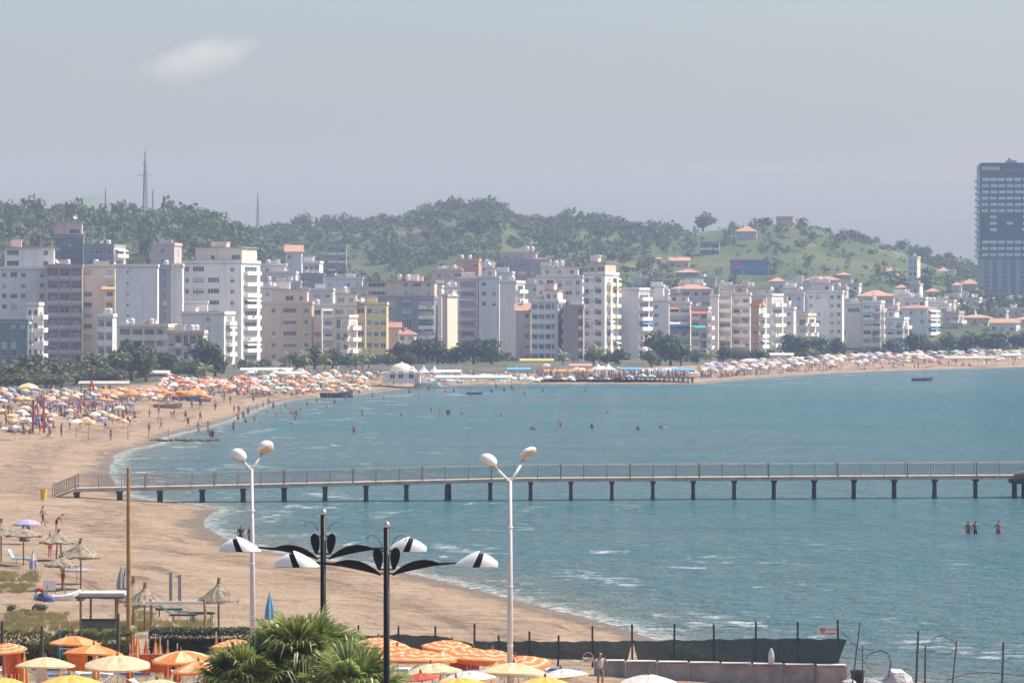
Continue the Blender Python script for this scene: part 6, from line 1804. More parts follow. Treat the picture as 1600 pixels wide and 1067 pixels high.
# white rail on posts and green loungers
p = GX(236, 196, 1.7); kk = 196 / F
t = thing('white_beam_stand', p, 'white horizontal beam carried by a rough wooden post', 'beam')
w = 84 * kk; zb = HC - (944 - YH) * kk - 1.7
mb = MB(); mb.box(-.3, w - .1, -.08, .08, zb, zb + .17); mb.build('beam', WHITE, t)
for x in (.0, w):
    mb = MB(); mb.tube([(x, .0, -.4), (x + .03, .0, zb * .5), (x - .02, .0, zb + .28)], [.085, .08, .07], 7); mb.build('post', WOODP, t)
GRN = mat('lounger_green', (0.035, 0.10, 0.07), .6, .2, 3)
def lounger(p, rz, label, m_, back=35, group=None, mattress=None):
    t = thing('sun_lounger', p, label, 'sun lounger', group, rz)
    for k in range(9):
        mb = MB(); x0 = -.05 + k * .145; mb.box(x0, x0 + .10, -.3, .3, .36, .39); mb.build('slat', m_, t)
    M = Matrix.Translation((-.08, 0, .38)) @ Matrix.Rotation(R(180 + back), 4, 'Y')
    for k in range(5):
        mb = MB(); mb.box(.02 + k * .13, .11 + k * .13, -.3, .3, -.03, 0, M); mb.build('back_slat', m_, t)
    for y in (-.31, .28):
        mb = MB(); mb.box(-.1, 1.3, y, y + .03, .30, .355); mb.box(0, .7, y, y + .03, -.03, 0, M); mb.build('side_rail', m_, t)
    for x in (.1, 1.15):
        for y in (-.3, .26):
            mb = MB(); mb.tube([(x, y, -.05), (x, y, .30)], .025, 5); mb.build('leg', m_, t)
    if mattress:
        mb = MB(); mb.box(-.02, 1.27, -.28, .28, .395, .46); mb.build('mattress', mattress, t)
    return t
lounger(GX(246, 200, 1.95), .05, 'green slatted lounger behind, under the white beam', GRN, 40, 'green loungers')
lounger(GX(268, 197, 1.9), -.03, 'green slatted lounger in front, under the white beam', GRN, 40, 'green loungers')
lounger(GX(296, 198, 1.9), -.06, 'green slatted lounger nearest the rough post', GRN, 4, 'green loungers')
LB = mat('lounger_paleblue', (0.35, 0.55, 0.62), .6)
lounger(on_ground(22, 880), -.2, 'pale blue reclining chair on the near sand at left', LB, 60)
for k, (px, py, m_, lb) in enumerate(((95, 938, WHITE, 'upturned white pedal boat beside the low thatched shade'), (112, 936, WHITE, 'second upturned white boat left of the timber hut'))):
    boat(on_ground(px, py), 2.2, HWH, lb, False, .2 + k)
p = on_ground(77, 926)
t = thing('propped_sunshade_board', p, 'white rectangular panel propped on the sand near the closed striped parasol', 'panel')
mb = MB(); mb.box(-.35, .35, -.02, .02, .15, .75); mb.build('board', WHITE, t)
for x in (-.33, .33):
    mb = MB(); mb.box(x - .03, x + .03, .021, .06, -.2, .7); mb.build('stake', WOODP, t)
BAG = [mat('bag_red', (0.45, 0.05, 0.05), .7), mat('bag_blue', (0.07, 0.10, 0.25), .7), mat('bag_grey', (0.35, 0.35, 0.37), .7), mat('bag_dark', (0.06, 0.06, 0.07), .7)]
for i, (px, py, r_, lb) in enumerate(((63, 925, .28, 'red bag on the sand left of the white panel'), (68, 938, .4, 'dark bundle in the heap left of the upturned boats'), (76, 940, .35, 'blue bundle in the heap beside the upturned boats'), (62, 936, .35, 'grey bundle at the left end of the heap'), (125, 938, .3, 'dark crate-like bundle behind the hut roof'), (38, 846, .35, 'dark bag under the lilac parasol'))):
    p = on_ground(px, py)
    rock(p + Vector((0, 0, r_ * .35)), r_, BAG[(0, 3, 1, 2, 3, 3)[i]], 'beach_bag', lb, 'bag', 40 + i, 'bags on the near sand', .8)
# dry grass and the shrub
def blades(name, label, cat, spots, hgt, m_, seed, w=.02, kind='stuff'):
    g = np.random.default_rng(seed); V = []
    for x, y, z in spots:
        for _ in range(7):
            a = g.uniform(0, 6.28); l = hgt * g.uniform(.5, 1.3); dx, dy = math.cos(a) * l * .45, math.sin(a) * l * .45
            ox, oy = g.normal(size=2) * .12
            V.append([(x + ox - w, y + oy, z - .03), (x + ox + w, y + oy, z - .03), (x + ox + dx + w * .3, y + oy + dy, z + l), (x + ox + dx - w * .3, y + oy + dy, z + l)])
    V = np.array(V)
    o = link(name, np_mesh(name, V.reshape(-1, 3), np.arange(len(V) * 4).reshape(-1, 4), m_))
    return tag(o, label, cat, kind=kind)
DRYG = leaf_mat('dry_grass', (0.30, 0.29, 0.10), (0.58, 0.50, 0.22), 1.5, .45)
r_ = random.Random(12); sp = []
for x0, x1, y0, y1, n in ((-40, 58, 896, 908, 420), (-40, 50, 915, 926, 380), (10, 110, 958, 972, 240), (-30, 125, 974, 986, 380), (190, 330, 972, 985, 330), (205, 240, 955, 985, 120)):
    for _ in range(n):
        px, py = r_.uniform(x0, x1), r_.uniform(y0, y1)
        if mnoise.noise((px * .05, py * .12, 1)) < -.12: continue
        p = on_ground(px, py); sp.append((p.x, p.y, p.z))
blades('dune_grass', 'yellowish dune grass growing on the near sand', 'grass', sp, .22, DRYG, 3)
for i, (px, py, w, h, lb) in enumerate(((65, 958, 28, 22, 'round grey-green bush on the near sand'), (18, 956, 18, 14, 'small low bush left of the round bush'), (40, 957, 16, 9, 'flat low bush beside the round bush'))):
    p = on_ground(px, py); kk = p.y / F
    t = thing('dune_bush', p, lb, 'bush', 'bushes on the near sand')
    o = link('foliage', crown_mesh('foliage', 700 + i, 500, .09, LEAF_GREY, lobes=8, rz=.8), t, (0, 0, h * kk * .4)); o.scale = (w * kk * .6, w * kk * .6, h * kk * .6)
    mb = MB(); mb.tube([(0, 0, -.1), (0, 0, h * kk * .4)], [.03, .01], 5); mb.build('stem', BARK, t)
# hedges between the sand and the parasols
def hedge(px0, px1, top, Yd, hgt, dep, m_, label, seed, n, leaf=.07, name='hedge', uneven=.25):
    a = GX(px0, Yd, 0); b_ = GX(px1, Yd, 0); zt = HC - (top - YH) / F * Yd
    w = b_.x - a.x
    t = thing(name, (a.x, Yd, zt - hgt), label, 'hedge')
    g = np.random.default_rng(seed)
    x = g.uniform(0, w, n); 
    face = g.random(n)
    edge_top = hgt * (1 - uneven * np.array([.5 + .5 * mnoise.noise((q * 1.1, seed, 0)) + .35 * mnoise.noise((q * 3.7, seed, 4)) for q in x]))
    y = np.where(face < .55, g.uniform(0, .12, n), g.uniform(0, dep, n))
    z = np.where(face < .55, g.random(n) * edge_top, edge_top * g.uniform(.9, 1.08, n))
    c = np.stack([x, y, z], 1)
    nr = g.normal(size=(n, 3)) * .6 + np.where((face < .55)[:, None], [[0, -1, .3]], [[0, -.2, 1]]); nr /= np.linalg.norm(nr, axis=1)[:, None]
    tt = np.cross(nr, g.normal(size=(n, 3))); tt /= np.linalg.norm(tt, axis=1)[:, None]; bt = np.cross(nr, tt)
    s = leaf * g.uniform(.6, 1.4, (n, 1))
    v = np.stack([c - tt * s, c - bt * s * .5, c + tt * s, c + bt * s * .5], 1)
    link('foliage', np_mesh('foliage', v.reshape(-1, 3), np.arange(n * 4).reshape(-1, 4), m_), t)
    mb = MB(); mb.box(0.05, w - .05, .16, dep - .05, -.5, hgt * (.8 - uneven)); mb.build('inner_block', mat('hedge_core', (0.025, 0.03, 0.015), .95), t)  # solid dark box filling the hedge behind its leaves
    return t
LEAF_HEDGE = leaf_mat('hedge_leaf', (0.09, 0.135, 0.032), (0.36, 0.40, 0.13), 1.3, .5)
LEAF_HEDGE_D = leaf_mat('hedge_leaf_dark', (0.012, 0.026, 0.014), (0.05, 0.075, 0.035), 1.2, .15)
hedge(-60, 210, 980, 178, 1.5, 1.0, LEAF_HEDGE, 'ragged green hedge behind the orange parasols at left', 5, 9000, .06, uneven=.35)
hedge(232, 420, 985, 176, 1.7, 1.2, LEAF_HEDGE_D, 'dark clipped hedge between the sand and the palm', 6, 9000, .05, uneven=.06)
STK = mat('stake_dark', (0.07, 0.055, 0.045), .9)
for i, (px, py, Yd) in enumerate(((3, 970, 176.5), (65, 978, 176), (184, 958, 176.5), (125, 985, 176.2))):
    a = D(px, py, Yd)
    mb = MB(); mb.tube([(0, 0, -(a.z - 1.7)), (0.02, 0, 0)], [.11, .06], 6); o = mb.build('hedge_stake', STK, None, a)
    tag(o, ['stake at the left end of the ragged hedge', 'dark stake in the middle of the ragged hedge', 'tall dark stake right of the timber hut', 'short dark stake under the hut'][i], 'stake', 'stakes in the ragged hedge')

# ------------------------------------------------------------------ near parasols
FINE = mat('parasol_finial', (0.20, 0.10, 0.05), .6)
def near_cols(kind):
    o_, c_, y_, w_, r_ = (0.80, 0.29, 0.075), (0.82, 0.66, 0.40), (0.84, 0.56, 0.14), (0.80, 0.76, 0.70), (0.65, 0.12, 0.08)
    A = {'stripe': (o_, (0.84, 0.62, 0.46)), 'orange': (o_, (0.80, 0.45, 0.2)), 'cream': (c_, (0.80, 0.70, 0.5)), 'yellow': (y_, (0.85, 0.66, 0.3)), 'white': (w_, (0.75, 0.32, 0.12)), 'mix': (c_, o_), 'red': (r_, (0.7, 0.2, 0.12))}[kind]
    return [mat(f'near_parasol_{kind}_{i}', q, .8, .13, 3.5, trans=.35, bump=.5, bscale=5, dirt=.18) for i, q in enumerate(A)]
def panel_mesh(kind, odd):
    k = ('pan', kind, odd)
    if k in CACHE: return CACHE[k]
    mb = MB(); rings = [.03, .25, .34, .52, .61, .79, .88, 1.0]
    n = 4
    def pt(f_, q):
        a = (q - .5) * math.pi / 4
        sag = .05 * math.sin(math.pi * f_) * (1 - abs(2 * q - 1)) * -1
        edge = (1 - .045 * math.cos((q - .5) * math.pi)) if f_ > .9 else 1
        z = .30 * (1 - f_ ** 1.55) + sag
        return (f_ * edge * math.cos(a), f_ * edge * math.sin(a), z)
    for ri in range(len(rings) - 1):
        if kind in ('stripe',): mb.cur = 1 if ri in (1, 3, 5) else 0
        elif kind == 'mix': mb.cur = 1 if (odd or ri == 6) else 0
        elif kind == 'orange': mb.cur = 1 if odd else 0
        else: mb.cur = 0
        for j in range(n):
            q0, q1 = j / n, (j + 1) / n
            mb.quad(pt(rings[ri], q0), pt(rings[ri + 1], q0), pt(rings[ri + 1], q1), pt(rings[ri], q1))
    mb.cur = 1 if kind in ('white', 'mix') else 0
    for j in range(n):
        q0, q1 = j / n, (j + 1) / n
        a, b_ = pt(1, q0), pt(1, q1)
        dz = lambda q: .04 + .022 * math.sin(q * math.pi * 4) ** 2
        mb.quad(a, (a[0] * 1.0, a[1] * 1.0, a[2] - dz(q0 + .12)), (b_[0], b_[1], b_[2] - dz(q1 - .12)), b_)
    me = mb.mesh('panel', near_cols(kind), True)
    CACHE[k] = me
    return me
NPAR = [(12, 1003, 70, 'stripe', 'orange parasol cut by the left edge'), (114, 993, 80, 'orange', 'orange parasol farthest back in the left cluster'), (143, 1007, 94, 'orange', 'orange and yellow parasol just before the farthest one at left'), (70, 1026, 90, 'cream', 'cream parasol before the orange ones at left'),
        (184, 1022, 102, 'cream', 'wide cream parasol right of the first cream one'), (110, 1054, 112, 'yellow', 'yellow parasol at the bottom edge between the two cream ones'), (2, 1058, 70, 'yellow', 'yellow parasol in the bottom left corner'),
        (288, 1015, 92, 'mix', 'orange and cream panelled parasol left of the palm'), (322, 1030, 84, 'mix', 'cream parasol with orange edge half behind the palm'), (370, 998, 80, 'stripe', 'striped orange parasol hidden behind the palm fronds'),
        (590, 995, 96, 'stripe', 'striped orange parasol just right of the palm, farthest back'), (622, 1008, 118, 'stripe', 'striped orange parasol crossed by the black lamp post'), (660, 1015, 112, 'stripe', 'striped orange parasol right of the black lamp post'),
        (697, 999, 94, 'stripe', 'striped orange parasol farthest back right of the black lamp'), (728, 1010, 106, 'stripe', 'striped orange parasol in the middle of the right cluster'), (766, 1014, 112, 'stripe', 'striped orange parasol just left of the white lamp post'),
        (818, 1023, 108, 'stripe', 'striped orange parasol just right of the white lamp post'), (682, 1036, 96, 'cream', 'cream parasol in front of the striped ones'), (738, 1047, 90, 'white', 'white parasol with orange rim left of the white lamp post'),
        (800, 1035, 112, 'cream', 'wide cream parasol behind the foot of the white lamp post'), (888, 1044, 84, 'white', 'white parasol with orange rim beside the person at the wall'), (722, 1058, 104, 'yellow', 'yellow parasol at the bottom edge left of the white lamp post'),
        (850, 1057, 98, 'yellow', 'yellow parasol at the bottom edge right of the white lamp post'), (1013, 1052, 86, 'white', 'lone white parasol before the concrete wall'), (668, 1050, 56, 'red', 'red parasol low beside the cream one'), (246, 1060, 90, 'cream', 'cream parasol at the bottom edge left of the palm')]
for i, (px, ap, wp, kd, lb) in enumerate(NPAR):
    g = random.Random(i + 70)
    zg = 1.9; zap = zg + 2.45
    Yd = F * (HC - zap) / (ap - YH)
    r = wp / F * Yd / 2 * 1.04
    t = thing('beach_parasol', GX(px, Yd, zg), lb, 'parasol', 'large parasols in the foreground')
    t.rotation_euler = (g.uniform(-.1, .12), g.uniform(-.14, .14), 0)
    tl = g.uniform(0, 1)
    for j in range(8):
        o = link('panel', panel_mesh(kd, j % 2), t, (0, 0, 2.45 - .30 * r * .95), tl + j * math.pi / 4, (r, r, r * .95))
    mb = MB(); mb.tube([(0, 0, -.4), (0, 0, 2.45)], .022, 7); mb.build('pole', POLE, t)
    mb = MB(); mb.lathe([(0, 2.62), (.03, 2.58), (.045, 2.5), (.05, 2.44)], 8); mb.build('finial', FINE, t)
    mb = MB()
    for j in range(8):
        a = tl + (j + .5) * math.pi / 4
        mb.tube([(0, 0, 2.38), (r * .5 * math.cos(a), r * .5 * math.sin(a), 2.38 - .16 * r * .6), (r * .93 * math.cos(a), r * .93 * math.sin(a), 2.43 - .30 * r * .95)], .008, 3)
    o = mb.build('ribs', POLE, t)
ORC = mat('parasol_closed_orange', (0.55, 0.12, 0.03), .8, .15, 4); ORC2 = mat('parasol_closed_pale', (0.72, 0.32, 0.10), .8, .15, 4)
CL = [(9, 1000), (18, 1008), (29, 1007), (38, 1014), (207, 982), (215, 988), (228, 996), (243, 993), (250, 997), (262, 1003), (277, 1008), (338, 990), (347, 996), (70, 1030), (94, 1036), (203, 1010), (690, 1034), (150, 1004), (600, 1026)]
CL.sort()
for i, (px, top) in enumerate(CL):
    g = random.Random(i + 5)
    zg = 1.9; h = 2.1
    Yd = F * (HC - zg - h) / (top - YH)
    closed_parasol(GX(px, Yd, zg), h, .17, ORC if i % 3 else ORC2, f'furled rust-orange parasol, {ORD[i]} from left among the foreground parasols', 'furled parasols in the foreground', ORC2 if i % 2 else None)
closed_parasol(GX(93, 171, 1.9), HC - (978 - YH) / F * 171 - 1.9, .15, mat('parasol_teal_dark', (0.02, 0.12, 0.13), .8), 'furled dark teal parasol behind the farthest orange parasol at left')
# loungers, towels and windbreaks glimpsed between the parasols
BLU = mat('mattress_blue', (0.04, 0.13, 0.30), .8, .15, 3); MWH = mat('mattress_white', (0.66, 0.65, 0.64), .8, .1, 3)
k = 0
LS = [(30, 165), (62, 163), (95, 166), (130, 164), (165, 166), (205, 165), (235, 164), (268, 165), (300, 166), (700, 166), (740, 165), (780, 166), (830, 164), (640, 166), (860, 166), (15, 158), (150, 159), (225, 158), (270, 158)]
LS.sort()
for i, (px, Yd) in enumerate(LS):
    lounger(GX(px, Yd, 1.95), random.Random(i).uniform(-.5, .5) + (math.pi if i % 2 else 0), f'white-framed sunbed under the parasols, {ORD[i]} from left', MWH, 35, 'sunbeds under the foreground parasols', BLU if i % 3 != 1 else MWH)
def towel(px, top, bot, wpx, Yd, m_, label):
    a = D(px, top, Yd); kk = Yd / F
    t = thing('hanging_towel', a, label, 'towel', 'towels hung between parasols')
    mb = MB(); w, h = wpx * kk, (bot - top) * kk; n = 8
    for i in range(n):
        x0, x1 = w * i / n, w * (i + 1) / n; y0, y1 = .05 * math.sin(i * 1.3), .05 * math.sin((i + 1) * 1.3)
        mb.quad((x0, y0, -h), (x1, y1, -h), (x1, y1, 0), (x0, y0, 0))
    mb.build('cloth', m_, t)
    mb = MB(); mb.tube([(-.3, 0, .02), (w + .3, 0, .02)], .012, 4); mb.build('line', POLE, t)
towel(104, 1014, 1048, 33, 156, mat('towel_orange', (0.70, 0.25, 0.05), .9, .3, 5, trans=.3), 'orange towel hanging below the orange and yellow parasol')
towel(4, 1020, 1052, 30, 158, mat('towel_red', (0.55, 0.10, 0.03), .9, .2, 5, trans=.3), 'red-orange cloth hanging at the left edge')
towel(218, 1022, 1050, 40, 158, mat('towel_red', (0.55, 0.10, 0.03), .9, .2, 5, trans=.3), 'red-orange cloth hanging right of the wide cream parasol')
towel(318, 1042, 1067, 30, 152, mat('towel_orange', (0.70, 0.25, 0.05), .9, .3, 5, trans=.3), 'orange cloth hanging left of the palm trunk')
towel(703, 1026, 1046, 46, 158, mat('towel_crimson', (0.40, 0.05, 0.06), .9, .3, 5, trans=.3), 'crimson cloth hanging below the striped parasols')
towel(56, 1044, 1067, 18, 150, mat('towel_white', (0.65, 0.6, 0.58), .9, .2, 5, trans=.3), 'white and pink cloth hanging below the cream parasol')

# ------------------------------------------------------------------ green net fence and concrete wall
NET = mat('fence_net', (0.034, 0.066, 0.056), .95, .3, 6, bump=.4, bscale=30)
NET.node_tree.nodes['Principled BSDF'].inputs['Alpha'].default_value = 0.95
IRON = mat('fence_iron', (0.025, 0.025, 0.028), .6, .2, 4)
FP = [(560, 190, 976, 992), (622, 188.5, 978, 990), (681, 187, 978, 992), (741, 185.5, 974, 1000), (779, 185, 992, 1001), (828, 184, 986, 1000), (872, 183, 992, 1001), (926, 182.5, 977, 1000), (988, 182, 975, 1000), (1053, 181.5, 974, 999), (1116, 181, 975, 998), (1181, 180.5, 971, 996), (1246, 180, 971, 996), (1310, 179.5, 968, 997)]
t = thing('net_fence', GX(560, 190, 1.2), 'dark green net fence on thin iron posts along the beach', 'fence')
o0 = t.location.copy()
def fence_bottom(px): return 1.25
for i, (px, Yd, pt_, mt) in enumerate(FP):
    zt = HC - (pt_ - YH) / F * Yd
    mb = MB(); q = GX(px, Yd, 0) - o0
    lean = .03 * math.sin(i * 2.3)
    mb.tube([(q.x, q.y, .9 - o0.z), (q.x + lean, q.y, zt - o0.z)], .05, 6); mb.build('post', IRON, t)
for i, (A, B_) in enumerate(zip(FP, FP[1:])):
    mb = MB(); n = 8
    gapL = A[0] == 988; gapR = B_[0] == 988
    for k in range(n):
        for rr in range(3):
            q = []
            for (kk, rw) in ((k, rr), (k + 1, rr), (k + 1, rr + 1), (k, rr + 1)):
                f_ = kk / n
                px = A[0] + (B_[0] - A[0]) * f_; Yd = A[1] + (B_[1] - A[1]) * f_ - .07
                ztop = HC - ((A[3] + (B_[3] - A[3]) * f_) - YH) / F * Yd - .05 * math.sin(math.pi * f_) + .02 * math.sin(i * 5 + kk * 1.7)
                if i == 2 and f_ > .35: ztop -= .25 * (f_ - .35)
                z = fence_bottom(px) + (ztop - fence_bottom(px)) * rw / 3
                if gapR and kk == n: px -= 8 * (1 - rw / 3)
                if gapL and kk == 0: px += 9 * (1 - rw / 3)
                v_ = GX(px, Yd + .03 * math.sin(kk * 1.9 + rw + i), z) - o0
                q.append(tuple(v_))
            mb.quad(*q)
    mb.build('net_panel', NET, t)
    mb = MB(); a = GX(A[0], A[1], HC - (A[2] + 3 - YH) / F * A[1]) - o0; b_ = GX(B_[0], B_[1], HC - (B_[2] + 3 - YH) / F * B_[1]) - o0
    mb.tube([a, (a + b_) / 2 - Vector((0, 0, .08)), b_], .006, 3); mb.build('wire', IRON, t)
# loose flap of net at the end
mb = MB(); a = D(1310, 997, 179.4) - o0; b_ = D(1323, 999, 179.2) - o0; c_ = D(1310, 1034, 179.4) - o0
mb.quad(c_, b_, a); mb.build('net_flap', NET, t)
# warning sign
a = D(1294, 985, 179.8)
t = thing('warning_sign', a, 'white warning sign with red lettering hung on the last fence posts', 'sign')
kk = 179.8 / F
SW = mat('sign_white', (0.72, 0.68, 0.68), .5, .05); SR = mat('sign_redink', (0.55, 0.05, 0.06), .5); SB = mat('sign_black', (0.04, 0.03, 0.04), .5)
mb = MB(); mb.box(-15 * kk, 15 * kk, 0, .02, -7 * kk, 7.5 * kk); mb.build('plate', SW, t)
mb = MB(); mb.lathe([(.085, 0), (.125, 0)], 20); o = mb.build('ban_ring', SR, t, (-9 * kk, -.006, 1.2 * kk)); o.rotation_euler = (math.pi / 2, 0, 0)
mb = MB(); mb.box(-.09, .09, -.006, -.003, -.018, .018, Matrix.Rotation(R(45), 4, 'Y')); mb.build('ban_bar', SR, t, (-9 * kk, -.003, 1.2 * kk))
mb = MB(); mb.lathe([(0, .055), (.03, .04), (.03, -.02), (.055, -.05), (0, -.055)], 10, sy=.05); mb.build('ban_figure', SB, t, (-9 * kk, -.010, 1.2 * kk))
text_mesh('NDALOHET', .115, SR, t, (4.5 * kk, -.004, 2.0 * kk), ext=.002)
mb = MB(); mb.box(-12 * kk, 12 * kk, -.006, -.002, -5.2 * kk, -3.8 * kk); mb.build('red_line', SR, t)
# wall
WALLC = mat('sea_wall', (0.40, 0.34, 0.31), .95, .25, 1.2, bump=.6, bscale=6, dirt=.45)
t = thing('sea_wall', GX(928, 181.5, 0), 'long rough concrete wall under the net fence', 'wall')
o0 = t.location.copy()
for k in range(8):
    pa, pb = 928 + k * 49.4, 928 + (k + 1) * 49.4
    Ya = 181.6 - 2.6 * k / 8; Yb = 181.6 - 2.6 * (k + 1) / 8
    A = GX(pa, Ya, 0) - o0; B_ = GX(pb, Yb, 0) - o0
    mb = MB(); g_ = .012; n = 6
    for j in range(n):
        a = A.lerp(B_, j / n) + Vector((g_ if j == 0 else 0, 0, 0)); b_ = A.lerp(B_, (j + 1) / n) - Vector((g_ if j == n - 1 else 0, 0, 0))
        za = 1.28 + .03 * mnoise.noise((pa * .1 + j, 0, 0)); zb = 1.28 + .03 * mnoise.noise((pa * .1 + j + 1 if j < n - 1 else pb * .1, 0, 0))
        mb.quad((a.x, a.y - .15, -1), (b_.x, b_.y - .15, -1), (b_.x, b_.y - .15, zb), (a.x, a.y - .15, za))
        mb.quad((a.x, a.y - .15, za), (b_.x, b_.y - .15, zb), (b_.x, b_.y + .2, zb), (a.x, a.y + .2, za))
        mb.quad((b_.x, b_.y + .2, -1), (a.x, a.y + .2, -1), (a.x, a.y + .2, za), (b_.x, b_.y + .2, zb))
    e = B_ - Vector((g_, 0, 0)); mb.quad((e.x, e.y - .15, -1), (e.x, e.y + .2, -1), (e.x, e.y + .2, 1.28), (e.x, e.y - .15, 1.28))
    mb.build('wall_section', WALLC, t)
    mb = MB(); mb.box(A.x + .05, B_.x - .05, min(A.y, B_.y) - .19, max(A.y, B_.y) + .1, 1.318, 1.36); mb.build('coping_mortar', mat('mortar_pale', (0.6, 0.56, 0.52), .95, .2, 3), t)
a = D(1205, 1033, 179.5)
mb = MB(); mb.lathe([(0, 0), (.13, 0), (.14, .35), (.11, .55), (.03, .72), (0, .74)], 10, sy=.4); o = mb.build('net_tear_filler', MWH, None, (a.x, a.y, 1.36), True); tag(o, 'white bottle-shaped piece added where the net is torn', 'net tear')  # bottle shape added to stand in for a tear in the net
# the man at the wall, his phone, the wicker basket
p = GX(938, 176, 0); p.z = HC - (1019 - YH) / F * 176 - 1.70
CLOTH['shirt'] = mat('shirt_grey', (0.52, 0.52, 0.55), .85, .25, 5); CLOTH['patterned'] = mat('shorts_patterned', (0.06, 0.05, 0.06), .85, .9, 14, color2=(0.45, 0.42, 0.42))
person(p, 'camera', 'patterned', 'person in pale shirt and patterned shorts raising a phone beside the wall', .35, 'shirt', SKIN, hair=HAIRG)
q = Matrix.Rotation(.35, 3, 'Z') @ Vector((0, -.365, 1.54))
mb = MB(); mb.box(-.075, .075, -.006, .006, -.04, .04); o = mb.build('phone', SB, None, p + q); o.rotation_euler = (0, 0, .35); tag(o, 'dark phone held up in front of the face of the person at the wall', 'phone')
p = GX(919, 180.4, 1.36)
t = thing('wicker_basket', p, 'pale wicker basket with hoop handle on the wall beside the person in pale shirt', 'basket')
WK = mat('wicker', (0.5, 0.42, 0.34), .9, .3, 12)
mb = MB(); mb.lathe([(0, 0), (.2, 0), (.27, .18), (.25, .18), (.18, .03), (0, .03)], 12); mb.build('bowl', WK, t)
mb = MB(); mb.tube([(.25 * math.cos(a_), 0, .16 + .28 * math.sin(a_)) for a_ in np.linspace(0, math.pi, 9)], .016, 5); mb.build('handle', WK, t)
# bin, block, posts and wire at the right
t = thing('refuse_bin', GX(1340, 173, .3), 'dark open refuse bin at the end of the wall', 'bin')
h = HC - (1047 - YH) / F * 173 - .3
mb = MB(); mb.lathe([(0, 0), (.24, 0), (.30, h - .08), (.27, h - .08), (.22, .06), (0, .06)], 14); mb.build('body', mat('bin_black', (0.02, 0.02, 0.024), .5), t)
mb = MB(); mb.lathe([(.285, h - .1), (.345, h - .1), (.345, h), (.285, h)], 14); mb.build('rim', mat('bin_rim', (0.05, 0.055, 0.05), .5), t)
STONE = mat('pale_stone', (0.56, 0.53, 0.52), .95, .25, 3, bump=1.0, bscale=9)
rock(GX(1405, 172, .75), 1.15 * .72, STONE, 'boulder', 'pale rough boulder at the bottom edge right of the bin', 'boulder', 3, None, 1.35)
for i, (px, py, r) in enumerate(((1328, 1062, .35), (1362, 1062, .32), (1382, 1066, .3), (1438, 1066, .3), (1456, 1070, .4), (1480, 1072, .45), (1510, 1074, .4))):
    a = D(px, py, 172.5); rock(a - Vector((0, 0, r * .5)), r, STONE, 'rubble_stone', ['low flat stone left of the dark bin', 'pale stone right of the dark bin', 'small stone between bin and boulder', 'small stone right of the boulder', 'rubble stone near the leaning post', 'rubble stone under the wire', 'last rubble stone towards the right'][i], 'stone', 20 + i, 'rubble at the end of the wall')
mb = MB(); mb.box(GX(1318, 171, 0).x, GX(1640, 171, 0).x, 150, 173.6, -1.5, .32); tag(mb.build('quay_slab', WALLC), kind='structure')
RUST = mat('rusty_iron', (0.10, 0.075, 0.065), .8, .3, 4)
PO = [((1328, 1066), (1344, 972), .035, 'leaning thin rusty rod beyond the fence end'), ((1348, 1046), (1348, 1008), .03, 'short upright rod behind the bin'), ((1430, 1047), (1435, 985), .06, 'dark post with crossbar right of the boulder'), ((1445, 1035), (1446, 1008), .05, 'short stub post beside the crossbar post'), ((1485, 1062), (1495, 1000), .04, 'leaning rod under the loose wire'), ((1565, 1070), (1568, 1003), .06, 'dark post standing alone at the far right')]
for (b0, b1, r, lb) in PO:
    A = D(*b0, 172); B_ = D(*b1, 172)
    mb = MB(); mb.tube([(0, 0, min(0, -(A.z - .2))), tuple(B_ - A)], [r, r * .8], 6); o = mb.build('iron_post', RUST, None, A); tag(o, lb, 'post', 'posts at the end of the wall')
def wire(pts, r, label, Yd=172):
    P = [D(x, y, Yd + .3 * math.sin(i)) for i, (x, y) in enumerate(pts)]
    mb = MB(); mb.tube([q - P[0] for q in P], r, 5)
    for i, q in enumerate(P[:-1]):
        for s in (.3, .8):
            c_ = q.lerp(P[i + 1], s) - P[0]; mb.tube([c_ - Vector((.05, 0, .06)), c_ + Vector((.05, 0, .06))], .006, 3)
    o = mb.build('loose_wire', RUST, None, P[0]); tag(o, label, 'wire', 'loose wire at the end of the wall')
wire([(1314, 986), (1322, 993), (1334, 1006), (1346, 1016)], .016, 'barbed wire slanting down from the sign post')
wire([(1352, 1028), (1360, 1020), (1376, 1016), (1388, 1021), (1392, 1034), (1390, 1050), (1386, 1062)], .03, 'hoop of bent pipe left of the boulder')
wire([(1312, 1026), (1330, 1028), (1350, 1031), (1356, 1042), (1366, 1052), (1380, 1054)], .014, 'sagging wire between bin and boulder')
wire([(1450, 1010), (1458, 996), (1472, 992), (1490, 1000), (1496, 1014), (1484, 1022), (1466, 1022), (1454, 1014)], .016, 'loop of loose wire between the leaning rods')
wire([(1430, 1018), (1446, 1016), (1460, 1018)], .02, 'crossbar wire on the dark post right of the boulder')
wire([(1480, 1062), (1510, 1052), (1540, 1050), (1566, 1052), (1600, 1056)], .02, 'low dark cable running to the far right post')

